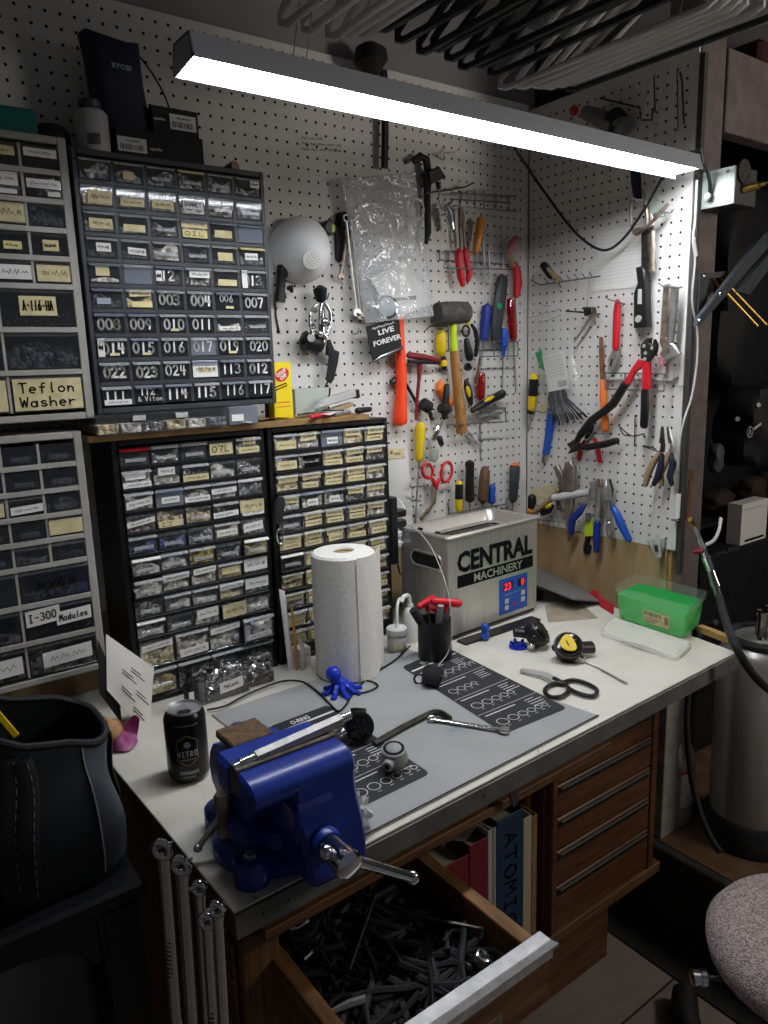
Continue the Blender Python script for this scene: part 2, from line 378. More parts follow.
mat('yellow', 'e3c21e', .42); mat('lime', 'c3e026', .45); mat('blue', '1d4fae', .38); mat('deep_blue', '16308a', .4); mat('toy_blue', '1535b8', .32)
mat('amber', 'd9892a', .28); mat('grey_plastic', '6b6b6c', .5); mat('lgrey', 'b9b9b6', .5); mat('white_plastic', 'dedfdc', .4); mat('green_dot', '1f9d6b', .4)
mat('pink', 'b5686c', .5); mat('tan_grip', '9a8360', .6); mat('brown_handle', '4a3626', .5, 0, '6b5033', 70); mat('teal', '0f6f68', .5)
mat('label_white', 'e6e5e0', .6); mat('label_cream', 'ddd2a6', .65, 0, 'c9bc8b', 60); mat('label_yellow', 'e3d694', .6); mat('ink', '0b0b0d', .8, spec=.15); mat('paint_white', 'ecebe6', .55); mat('label_blue', '9aa4b2', .5)
mat('paper', 'e2e0da', .8); mat('paper2', 'd4d2cb', .8, 0, 'c2bfb6', 30); mat('envelope', 'c98f3c', .8); mat('kraft', '9b7a50', .85, 0, '84663f', 30); mat('grey_paper', 'a39884', .85, 0, '8f8470', 30)
mat('wood', '7a5433', .65, 0, '543720', 9, stretch=(1, 14, 14), bump=.1); mat('wood_y', '8a6238', .65, 0, '60401f', 9, stretch=(14, 1, 14), bump=.1); mat('wood_z', '7d5a3a', .7, 0, '5a3d24', 9, stretch=(14, 14, 1), bump=.1)
mat('handle_wood', 'b98747', .5, 0, '7d5527', 30, stretch=(8, 8, 1), ramp=(.3, .75)); mat('chest_wood', '6d452b', .4, 0, '50301c', 8, stretch=(1, 10, 12), coat=.2)
mat('light_wood', 'b9925c', .7, 0, '9a7645', 12, stretch=(10, 1, 10)); mat('mauve_post', '6f6461', .7, 0, '5f5552', 25, bump=.1); mat('white_post', 'a8a49b', .75, 0, '8d887d', 20, bump=.25)
mat('drywall', '8d8b8c', .85, 0, '848283', 5); mat('peg', 'dcdad4', .55, 0, 'd3d0c8', 4); mat('hole_dark', '151413', .9); mat('tanboard', 'b49a72', .7, 0, 'a1865f', 8, stretch=(3, 3, 1))
mat('floor', '83796f', .55, 0, '6f665e', 6, stretch=(1, 6, 1)); mat('concrete', '3c3a37', .9, 0, '2a2927', 30, bump=.5); mat('ledge_top', '6e5138', .8, 0, '4c3828', 12)
mat('vise_blue', '122c82', .34, 0, '163594', 25, bump=.12, bscale=140, coat=.15); mat('vise_jaw', '5c554e', .5, .7, '7a6f62', 60); mat('anvil', '7b5f42', .6, .4, '54453a', 90, bump=.2)
mat('mat_grey', 'a2a4a3', .6, 0, '959896', 6); mat('edge_grey', '706f6b', .6, 0, '5f5e5a', 20); mat('chart', '26272a', .6); mat('chart_ink', 'd8d8d6', .6); mat('splash', '4f87b8', .6); mat('smear', 'a79b78', .7)
mat('towel', 'e9e7e1', .9, 0, 'dddad2', 220, bump=.5, bscale=130); mat('card', 'a08b6a', .85)
mat('bag_grey', '24282c', .6, 0, '272b30', 14, bump=.15, bscale=60); mat('bag_black', '111215', .7, 0, '17181b', 30, bump=.2); mat('bag_light', '4a5158', .55, 0, '3e444b', 12, bump=.2, bscale=25); mat('stitch', '8c8c88', .8)
bits('tweed', ['b5a7a3', 'a4968f', '7d716c', 'bfb1ad', '8e827d'], 400, .95, 0, .6); mat('magenta', '8a2a66', .5, 0, 'b06a96', 30); mat('tanpack', 'b58a5a', .6, 0, '7b4f2b', 40)
mat('book_red', '7a1c27', .6); mat('book_blue', '1d3a58', .6); mat('book_cream', 'b9ad90', .7); mat('book_white', 'b8b8b4', .7); mat('pages', 'a8a08c', .8)
mat('led', 'ffffff', .5, emit='f4f8ff', estr=34.0); mat('lamp_body', 'a3a8af', .4); mat('lens_lip', 'dfe4ea', .4, emit='f4f8ff', estr=1.2)
mat('led_red', '300505', .4, emit='ff2030', estr=2.0); mat('panel_blue', '1e4fa6', .4)
mat('can_black', '121214', .25, .3); mat('can_gold', '8a6c3c', .4, .6); mat('can_grey', '9aa4a8', .4); mat('hanger_white', 'd8d6d2', .5); mat('hanger_black', '101318', .5)
mat('cloth_red', 'b01f2a', .9, 0, '97161f', 30); mat('dark_gear_and_shade', '0e0e11', .7, 0, '18181b', 20, bump=.3); mat('maroon', '3a1114', .8); mat('skin_gear', '33271f', .8, 0, '33261f', 15)
mat('goof', 'f0d51c', .45); mat('navy', '1b2036', .6); mat('funnel', 'cfd8df', .35, trans=0); mat('ring_grey', '9c9c9a', .5); mat('barcode', '1a1a1a', .6); mat('green_pack', '1f9a4a', .5)
clear('clear', haze=.02, gloss=.05); clear('clear_milky', haze=.30, gloss=.10, rough=.15); clear('bag_clear', haze=.30, gloss=.07, rough=.16, bump=1.0, bscale=16)
clear('bag_thin', haze=.08, gloss=.045, rough=.16, bump=.2, bscale=12); clear('clear_blue', tint='c6cfde', haze=.34, hazecol='b6bcc6', gloss=.06); clear('clear_dark', tint='d0d0d4', haze=.015, gloss=.06); clear('red_clear', tint='d83030', haze=.25, hazecol='c02028', gloss=.12)
glow = lambda name, c, k: translucent(name, c, k); glow('green_liquid', '52e47e', .72); glow('funnel_white', 'ffffff', .03); clear('box_clear', tint='ffffff', haze=.05, hazecol='f0fff4', gloss=.03, rough=.15); clear('lid_clear', tint='ffffff', haze=.40, hazecol='fffff4', gloss=.05, rough=.2)
bits('metal_bits', ['6d6a66', '9b9894', '3b3a3a', 'c2bfb8', '55524e'], 190, .35, .6); bits('dark_bits', ['1c1b1b', '2d2b2a', '0f0f10', '454240', '232122'], 170, .5)
bits('white_bits', ['e0dbd0', 'c2bcb0', 'efebe2', 'a49e92', '77716a'], 120, .6); bits('beige_bits', ['dccda0', 'e8dcba', 'bda97a', '948360', 'd0bf92'], 130, .6)
bits('yellow_bits', ['c7a62e', 'd9c55a', '6d5a1e', 'a98f3a'], 150, .5); bits('purple_bits', ['3a2a72', '51419a', '1c163a', '7b76a0'], 170, .5); bits('red_bits', ['5a1d26', '7d3340', '2e1a1c', 'a09a94'], 150, .5)
bits('grey_bits', ['7d7f84', '5d5f66', 'a5a7ab', '44464c'], 120, .4, .2); bits('silver_bits', ['d0d2d4', '8a8c8e', '4a4b4d', 'eef0f2', '2c2d2e'], 110, .22, .8, 1.0)
bits('label_print', ['e6e5e0', 'e6e5e0', 'e6e5e0', '8a8a88'], 500, .6, 0, 0)
# ================================================================ the room
def laminate():
    m = bpy.data.materials.new('laminate'); m.use_nodes = True
    nt = m.node_tree; N = nt.nodes; L = nt.links; p = N['Principled BSDF']; p.inputs['Roughness'].default_value = .45
    tc = N.new('ShaderNodeTexCoord')
    def noise(sc, de, st=None):
        n = N.new('ShaderNodeTexNoise'); n.inputs['Scale'].default_value = sc; n.inputs['Detail'].default_value = de
        mp = N.new('ShaderNodeMapping'); L.new(tc.outputs['Object'], mp.inputs['Vector']); L.new(mp.outputs['Vector'], n.inputs['Vector'])
        if st: mp.inputs['Scale'].default_value = st
        return n.outputs['Fac']
    def ramp(src, stops):
        r = N.new('ShaderNodeValToRGB'); e = r.color_ramp.elements
        while len(e) < len(stops): e.new(.5)
        for q, (a, c) in zip(e, stops): q.position = a; q.color = s2l(c)
        L.new(src, r.inputs['Fac']); return r.outputs['Color']
    def mix(f, a, b, mode='MIX'):
        x = N.new('ShaderNodeMix'); x.data_type = 'RGBA'; x.blend_type = mode
        if isinstance(f, float): x.inputs[0].default_value = f
        else: L.new(f, x.inputs[0])
        L.new(a, x.inputs[6]); L.new(b, x.inputs[7]); return x.outputs[2]
    base = ramp(noise(7, 5), [(.3, 'c9c5b8'), (.7, 'dad7cc')])
    sm = ramp(noise(3.2, 6, (1, 1.6, 1)), [(.55, 'ffffff'), (.75, 'cdbf9f')])
    sp = ramp(noise(85, 2), [(.70, 'ffffff'), (.76, '7a6a50')])
    c = mix(.55, base, sm, 'MULTIPLY'); c = mix(.6, c, sp, 'MULTIPLY')
    L.new(c, p.inputs['Base Color'])
    MATS['laminate'] = m
laminate()
def floor_mat():
    m = bpy.data.materials.new('floor_planks'); m.use_nodes = True
    nt = m.node_tree; N = nt.nodes; L = nt.links; p = N['Principled BSDF']; p.inputs['Roughness'].default_value = .5
    tc = N.new('ShaderNodeTexCoord'); mp = N.new('ShaderNodeMapping'); mp.inputs['Rotation'].default_value = (0, 0, 0)
    L.new(tc.outputs['Object'], mp.inputs['Vector'])
    br = N.new('ShaderNodeTexBrick'); br.inputs['Scale'].default_value = 1; br.inputs['Brick Width'].default_value = 1.2; br.inputs['Row Height'].default_value = .3
    br.inputs['Mortar Size'].default_value = .003; br.inputs['Color1'].default_value = s2l('a2978d'); br.inputs['Color2'].default_value = s2l('938980'); br.inputs['Mortar'].default_value = s2l('3d3833')
    L.new(mp.outputs['Vector'], br.inputs['Vector'])
    no = N.new('ShaderNodeTexNoise'); no.inputs['Scale'].default_value = 6; no.inputs['Detail'].default_value = 6
    m2 = N.new('ShaderNodeMapping'); m2.inputs['Scale'].default_value = (1, 9, 1); L.new(tc.outputs['Object'], m2.inputs['Vector']); L.new(m2.outputs['Vector'], no.inputs['Vector'])
    rp = N.new('ShaderNodeValToRGB'); rp.color_ramp.elements[0].color = s2l('b8b2ac'); rp.color_ramp.elements[1].color = s2l('ffffff'); L.new(no.outputs['Fac'], rp.inputs['Fac'])
    mx = N.new('ShaderNodeMix'); mx.data_type = 'RGBA'; mx.blend_type = 'MULTIPLY'; mx.inputs[0].default_value = .8
    L.new(br.outputs['Color'], mx.inputs[6]); L.new(rp.outputs['Color'], mx.inputs[7]); L.new(mx.outputs[2], p.inputs['Base Color'])
    MATS['floor_planks'] = m
floor_mat()
P_ = .0254
def pegboard(name, horiz, o, u0, u1, z0, z1, off_u, off_z, nrm, thick=.006):
    """a sheet with real holes on a one-inch lattice; horiz = direction of u from origin o"""
    mb = MB('peg'); h = P_/2; r = .0031
    us = []; k = math.ceil((u0+h-off_u)/P_)
    i0 = k; i1 = math.floor((u1-h-off_u)/P_); j0 = math.ceil((z0+h-off_z)/P_); j1 = math.floor((z1-h-off_z)/P_)
    P3 = lambda u, z, d: (o+horiz*u+UP*z-nrm*d)
    nx = i1-i0+2; vid = {}
    vs = []; fs = []; fm = []
    def vert(key, p):
        if key not in vid: vid[key] = len(vs); vs.append(p)
        return vid[key]
    flip = horiz.cross(UP).dot(nrm) < 0
    for j in range(j0, j1+1):
        for i in range(i0, i1+1):
            cu, cz = off_u+i*P_, off_z+j*P_
            ring = []
            for a, b in ((1, 0), (1, 1), (0, 1), (-1, 1), (-1, 0), (-1, -1), (0, -1), (1, -1)):
                ring.append(vert((2*i+a, 2*j+b), P3(cu+a*h, cz+b*h, 0)))
            hf = []; hb = []
            for q in range(8):
                w = math.pi*q/4
                hf.append(len(vs)); vs.append(P3(cu+r*math.cos(w), cz+r*math.sin(w), 0))
            for q in range(8):
                w = math.pi*q/4
                hb.append(len(vs)); vs.append(P3(cu+r*math.cos(w), cz+r*math.sin(w), thick))
            for q in range(8):
                n = (q+1) % 8
                f = (ring[q], ring[n], hf[n], hf[q]); g = (hf[q], hf[n], hb[n], hb[q])
                fs.append(f[::-1] if flip else f); fs.append(g[::-1] if flip else g); fm += [0, 1]
    mb.mats = ['peg', 'hole_dark']
    mb.v = vs; mb.f = fs; mb.fm = fm
    ua, ub, za, zb = off_u+i0*P_-h, off_u+i1*P_+h, off_z+j0*P_-h, off_z+j1*P_+h
    for (a, b, c, d) in ((u0, ua, z0, z1), (ub, u1, z0, z1), (ua, ub, z0, za), (ua, ub, zb, z1)):
        if b-a > 1e-5 and d-c > 1e-5: mb.cur = 0; mb.quad(P3(a, c, 0), P3(b, c, 0), P3(b, d, 0), P3(a, d, 0))
    mb.cur = 1; mb.quad(P3(u0, z0, thick), P3(u1, z0, thick), P3(u1, z1, thick), P3(u0, z1, thick))
    mb.cur = 0
    for (a, c, b, d) in ((u0, z0, u1, z0), (u1, z0, u1, z1), (u1, z1, u0, z1), (u0, z1, u0, z0)):
        mb.quad(P3(a, c, 0), P3(b, d, 0), P3(b, d, thick), P3(a, c, thick))
    mb.smooth = 0
    return mb
PEG_Z0, PEG_Z1 = 1.062, 2.228
struct('wall_back_pegboard', pegboard('p', X, V((0, 0, 0)), -2.2, -.002, PEG_Z0, PEG_Z1, -.769, 1.726, NB))
struct('wall_right_pegboard', pegboard('p', NB, V((0, 0, 0)), .002, .503, PEG_Z0, 2.215, .2997, 1.42, NW))
mb = MB('drywall'); mb.span((-2.6, .008, 0), (1.3, .1, 2.42)); mb.mat('tanboard'); mb.span((-2.2, .001, .70), (-.001, .008, PEG_Z0-.001))
mb.mat('dark_gear_and_shade'); mb.span((.031, -.012, .25), (1.29, .0075, 2.415)); struct('wall_back', mb)  # wall beyond the post coloured near-black, standing in for the unlit corner
mb = MB('tanboard'); mb.span((.001, -.48, .55), (.008, -.001, PEG_Z0-.001)); mb.mat('light_wood'); mb.span((.008, -.49, .25), (.03, .0, 2.2))
struct('wall_right_backing', mb)
struct('wall_left', MB('drywall').span((-2.7, -3.2, 0), (-2.6, .1, 2.42)))
struct('wall_far_right', MB('dark_gear_and_shade').span((1.3, -3.2, 0), (1.4, .1, 2.42)))  # shade put into this wall's colour as well
struct('ceiling', MB('drywall').span((-2.7, -3.2, 2.42), (1.4, .1, 2.5)))
mb = MB('floor_planks'); mb.span((-2.7, -3.2, -.06), (1.4, .1, 0)); struct('floor', mb)
# post, header beam, the step the post stands on
mb = MB('mauve_post'); mb.span((.018, -.50, .9), (.118, -.412, 2.42), .003); mb.mat('white_post'); mb.span((0.0, -.502, .2455), (.10, -.412, .9), .002)
struct('column_post', mb)
mb = MB('mauve_post'); mb.span((.119, -.505, 2.055), (1.29, -.465, 2.235), .002); struct('beam_header', mb)
mb = MB('concrete'); mb.span((-.03, -1.25, 0), (1.3, -.02, .235)); mb.mat('ledge_top'); mb.span((-.005, -1.25, .235), (1.3, -.02, .245)); mb.mat('concrete'); mb.span((-.034, -1.25, .20), (-.005, -.02, .245), .004)
struct('trim_step', mb)
# narrow metal strip down the open edge of the right pegboard
mb = MB('galv_dark'); mb.span((.004, -.5155, 1.0), (.018, -.5035, 2.2)); struct('trim_pegboard_edge', mb)
# black mat on the floor below the step
mbm = MB('rubber')
q = [un(607, 931, 2, 0), un(664, 975, 2, 0), un(760, 1040, 2, 0)]
mbm.prism([V((-.04, -.02, .006)), V((-.04, -1.25, .006)), V((q[2].x, q[2].y, .006)), V((q[0].x, q[0].y, .006)), V((-.42, -.02, .006))], UP, .006, .001)
one('floor_mat', mbm, 'black rubber mat on the floor along the concrete step', 'mat')
# faded print on the board
mb = MB('brown_handle')
for k, (n_, y0) in enumerate(((.55, 138), (1, 143.5), (1, 149))):
    o = B(301, y0, .0006); e = B(341, y0+2, .0006)-o; p = 0
    while p < n_:
        q = min(n_, p+random.uniform(.12, .22)); N_ = max(4, int((q-p)*26))
        mb.line([o+e*(p+(q-p)*i/N_)+UP*((1 if i % 2 else -1)*random.uniform(.001, .0034)) for i in range(N_+1)], .0013, NB); p = q+.05
o_ = struct('trim_board_print', mb)
# ================================================================ small-parts cabinets
def scribble(mb, o, u, v, w=.0008):
    """illegible pen marks: a few wiggling words along u"""
    mb.mat('ink'); nz = X.cross(UP) if abs(u.x) > abs(u.y) else u.cross(v); t = random.uniform(0, .1)
    while t < .9:
        e = min(1, t+random.uniform(.18, .4)); n = max(4, int((e-t)*18)); P = []
        for k in range(n+1):
            q = t+(e-t)*k/n; P.append(o+u*q+v*((1 if k % 2 else -1)*random.uniform(.25, 1)))
        mb.line(P, w, nz); t = e+.07
def drawer(root, x0, x1, z0, z1, yf, depth, front='clear', cont=None, fill=.6, lip='top', lipmat=None, labels=(), num=None, numh=.5, back=False, pull=0.0, name='drawer', writing=None):
    """tray with a clear front; labels: (kind, u0, u1, v0, v1, text, tilt)"""
    y = yf-pull; w = x1-x0; h = z1-z0; t = .0014
    mb = MB(front)
    mb.span((x0, y, z0), (x1, y+t, z1-.001), .0005)
    mb.span((x0, y+t, z0), (x1, y+depth, z0+t))
    mb.span((x0, y+t, z0+t), (x0+t, y+depth, z1-.004)); mb.span((x1-t, y+t, z0+t), (x1, y+depth, z1-.004))
    if lipmat: mb.mat(lipmat)
    if lip == 'top':
        mb.prism([V((x0, y-.007, z1-.0045)), V((x1, y-.007, z1-.0045)), V((x1, y, z1-.0005)), V((x0, y, z1-.0005))], V((0, -.5, 1)), .0018)
    elif lip == 'bar':
        zc = z0+h*.42
        mb.span((x0+w*.22, y-.008, zc-.002), (x1-w*.22, y-.0002, zc+.0015), .0008); mb.span((x0+w*.22, y-.008, zc-.007), (x1-w*.22, y-.006, zc-.0005), .0006)
    if front == 'clear' and not labels and lip == 'top':
        mb.mat('clear_milky'); zc = z0+h*.40; mb.span((x0+w*.16, y-.005, zc-.001), (x1-w*.16, y-.0002, zc+.001), .0004); mb.span((x0+w*.16, y-.005, zc-.005), (x1-w*.16, y-.004, zc-.0012))
    if num:
        mb.mat('paint_white'); hh = h*numh; cw = min(hh*.78, w*.86/len(num)); o = V((x0+w*.5-cw*len(num)*.5+random.uniform(-.002, .004), y-.0006, z0+h*(.2 if numh > .4 else .44)+random.uniform(-.001, .002)))
        mb.pen(num, o, X, UP, hh, cw, random.uniform(.16, .23), .0004)
    if writing:
        mb.mat('ink'); scribble(mb, V((x0+w*.2, y-.0006, z0+h*.5)), X*w*.62, UP*h*.2, .0016)
    d = part(name, mb, root)
    if cont:
        c = MB(cont); nu, nv = 6, 4; hz = h*fill
        sd = random.random()*99
        xa, xb, ya, yb = x0+.0026, x1-.0026, y+.0024, y+depth*.9
        def fn(u, v): return V((xa+(xb-xa)*u, ya+(yb-ya)*v, z0+t+.0006+(hz*(.72+.28*math.sin(sd+u*5.1)*math.cos(sd*1.3+v*4.3+u*2.2)) if .001 < v else hz*(.72+.28*math.sin(sd+u*5.1)))))
        c.grid(fn, nu, nv)
        b = V((0, 0, 0)); c.grid(lambda u, v: V((xa+(xb-xa)*u, ya, z0+t+.0006+v*(fn(u, 0).z-z0-t-.0006))), nu, 1)
        part('small_parts', c, d, kind='stuff')
    for lb in labels:
        km, u0, u1, v0, v1 = lb[:5]; tx = lb[5] if len(lb) > 5 else ''; tilt = lb[6] if len(lb) > 6 else 0
        l = MB(km); yy = y-.0012-random.random()*.0004
        a = V((x0+w*u0, yy, z0+h*v0)); b_ = V((x0+w*u1, yy, z0+h*v0+tilt*h)); c_ = V((x0+w*u1, yy, z0+h*v1+tilt*h)); e = V((x0+w*u0, yy, z0+h*v1))
        l.prism([a, b_, c_, e], NB, .0005)
        if tx:
            ht = (v1-v0)*h
            if '|' in tx:
                for k, r in enumerate(tx.split('|')):
                    l.mat('ink'); l.pen(r, a+(b_-a)*.08+UP*(ht*(.56-k*.44)), b_-a, UP, ht*.3, (b_-a).length*.84/max(len(r), 4), .16)
            elif tx == '~': scribble(l, a+(b_-a)*.1+UP*ht*.5, (b_-a)*.8, UP*ht*(.2 if ht > .012 else .26))
            else:
                l.mat('ink'); l.pen(tx, a+(b_-a)*.08+UP*(ht*.26), b_-a, UP, ht*.5, (b_-a).length*.84/max(len(tx), 3), .15)
        part('label', l, d)
    return d
def shell(root, x0, x1, z0, z1, yf, depth, cols, m, wall=.008, top=.008, rail=.0028, div=.0026, railout=0.0, name='frame', inner=None):
    """body of a cabinet: cols = list of rows from the top, (height, [column edges 0..1])"""
    mb = MB(m)
    yb = yf+depth
    mb.span((x0, yf, z0), (x0+wall, yb, z1), .0015); mb.span((x1-wall, yf, z0), (x1, yb, z1), .0015)
    mb.span((x0+wall, yf, z1-top), (x1-wall, yb, z1), .0015); mb.span((x0+wall, yf, z0), (x1-wall, yb, z0+top), .0015)
    mb.mat(inner or m); mb.span((x0+wall, yb-.004, z0+top), (x1-wall, yb-.001, z1-top))
    cells = []; z = z1-top; xi0, xi1 = x0+wall, x1-wall
    tot = sum(r[0] for r in cols); sc = (z1-z0-2*top)/tot
    for ri, (hh, n) in enumerate(cols):
        za = z-hh*sc
        mb.mat(m)
        if ri < len(cols)-1: mb.span((xi0, yf-railout, za-rail/2), (xi1, yb-.004, za+rail/2), .0006)
        row = []; W_ = xi1-xi0
        for c in range(n):
            row.append((xi0+W_*c/n+(div*.5 if c else .0008), xi0+W_*(c+1)/n-(div*.5 if c < n-1 else .0008), za+rail/2+.0006, z-rail/2-.0006))
            if c: mb.span((xi0+W_*c/n-div/2, yf, za+rail/2), (xi0+W_*c/n+div/2, yb-.004, z-rail/2))
        cells.append(row); z = za
    part(name, mb, root)
    return cells
# ---- black cabinet on the shelf board: hand-numbered drawers
r = thing('parts_cabinet', 'black sixty-drawer parts cabinet with white hand-painted numbers, above the yellow box shelf', 'parts cabinet', V((-1.098, -.08, 1.474)), 'small parts cabinets')
cells = shell(r, -1.279, -.921, 1.474, 1.917, -.165, .158, [(1, 6)]*10, 'charcoal', .009, .010, .0075, .0065, 0, inner='cab_black')
CL = 'label_cream'; WL = 'label_white'
SPEC = {
 (0,0): dict(cont='grey_bits', fill=.8), (0,1): dict(cont='grey_bits', fill=.6, labels=[(CL,.28,.66,.15,.55)]), (0,2): dict(cont='grey_bits', fill=.75), (0,3): dict(cont='metal_bits', fill=.75, lipmat='label_cream'), (0,4): dict(cont='grey_bits', fill=.8), (0,5): dict(cont='metal_bits', fill=.5, labels=[(WL,.6,.95,.5,.85,'~')]),
 (1,0): dict(cont='beige_bits', fill=.9, labels=[(CL,.2,.96,.1,.75,'~')]), (1,1): dict(cont='grey_bits', fill=.5, labels=[(CL,.12,.95,.12,.5,'~')]), (1,2): dict(cont='grey_bits', fill=.5, labels=[(CL,.1,.9,.14,.55,'~')]), (1,3): dict(cont='white_bits', fill=.4, labels=[(WL,.12,.9,.28,.72,'BONNET')]), (1,4): dict(cont='metal_bits', fill=.9), (1,5): dict(cont='grey_bits', fill=.7),
 (2,0): dict(cont='grey_bits', fill=.5, labels=[(CL,.15,.9,.15,.65,'~')]), (2,1): dict(cont='grey_bits', fill=.4, labels=[(CL,.14,.9,.12,.48)]), (2,2): dict(cont='metal_bits', fill=.7), (2,3): dict(cont='beige_bits', fill=.95, labels=[(CL,.0,1.,.55,.95,'~'),('label_yellow',.02,.98,.05,.45,'OIL')]), (2,4): dict(cont='dark_bits', fill=.4, labels=[(CL,.15,.85,.15,.55)]), (2,5): dict(front='clear_blue', cont='grey_bits', fill=.7),
 (3,0): dict(cont='dark_bits', fill=.4, labels=[(WL,.3,.78,.3,.72,'~')]), (3,1): dict(cont='dark_bits', fill=.4, labels=[(WL,.22,.86,.25,.6,'~',-.05)]), (3,2): dict(cont='white_bits', fill=.9), (3,3): dict(cont='dark_bits', fill=.8), (3,4): dict(cont='dark_bits', fill=.4, labels=[(CL,.22,.82,.18,.62)]), (3,5): dict(cont='grey_bits', fill=.5, lipmat='label_cream', labels=[(WL,.2,.72,.3,.68,'~')]),
 (4,0): dict(cont='white_bits', fill=.25, labels=[(CL,.2,.65,.35,.85)]), (4,1): dict(cont='white_bits', fill=.3, front='clear_blue'), (4,2): dict(cont='dark_bits', fill=.5, num='12', labels=[(WL,.02,.24,.2,.75,'~')]), (4,3): dict(cont='metal_bits', fill=.5, labels=[(WL,.15,.95,.45,.8,'~')]), (4,4): dict(cont='dark_bits', fill=.4, labels=[(CL,.15,.92,.08,.42)]), (4,5): dict(cont='dark_bits', fill=.5, num='013', labels=[(WL,.02,.24,.0,.98)]),
 (5,0): dict(cont='dark_bits', fill=.7, labels=[('label_blue',.15,.6,.2,.5)]), (5,1): dict(cont='beige_bits', fill=.6, labels=[(CL,.12,.9,.6,.92,'~',.05),('label_yellow',.18,.92,.06,.36)]),
 (6,4): dict(cont='white_bits', fill=.5, labels=[(WL,.08,.95,.12,.35,'~')]), (6,5): dict(cont='dark_bits', fill=.6),
 (7,3): dict(front='clear_blue', cont='dark_bits', fill=.7, num='017'), (8,3): dict(cont='white_bits', fill=.9, labels=[(WL,.0,1.,.05,.98,'~'),(CL,.2,.8,.3,.6,'011')]),
}
NUMS = {(5,2):'003',(5,3):'004',(5,4):'006',(5,5):'007',(6,0):'008',(6,1):'009',(6,2):'010',(6,3):'011',(7,0):'014',(7,1):'015',(7,2):'016',(7,4):'019',(7,5):'020',(8,0):'022',(8,1):'023',(8,2):'024',(8,4):'113',(8,5):'012',(9,0):'111',(9,1):'112',(9,2):'114',(9,3):'115',(9,4):'116',(9,5):'117'}
for i, row in enumerate(cells):
    for j, (a, b, c, d) in enumerate(row):
        if (i, j) in NUMS:
            lb = []
            if (i, j) in ((5,4),(6,2),(7,0),(7,1),(7,4)): lb = [(CL,.4,.72,.08,.22)]
            if (i, j) == (7,0): lb.append((WL,.02,.24,.02,.97,'~'))
            if (i, j) == (9,0): lb = [(WL,.06,.98,.02,.3,'~')]
            k = dict(front='clear_dark', cont='dark_bits', fill=.85, num=NUMS[(i, j)], numh=.52 if (i, j) not in ((9,1),(5,4)) else .36, labels=lb)
        else: k = SPEC.get((i, j), dict(cont='dark_bits'))
        k = dict(k); k.setdefault('lipmat', random.choice(['clear_milky', 'clear_milky', 'clear_blue']))
        dr = drawer(r, a, b, c, d, -.166, .135, **k)
        if (i, j) == (9, 1):
            m2 = MB('paint_white'); m2.pen('&', V((a+.004, -.1668, c+.005)), X, UP, .008, .008, .14); m2.pen('Viton', V((a+.017, -.1668, c+.005)), X, UP, .008, .0068, .14); part('number', m2, dr)
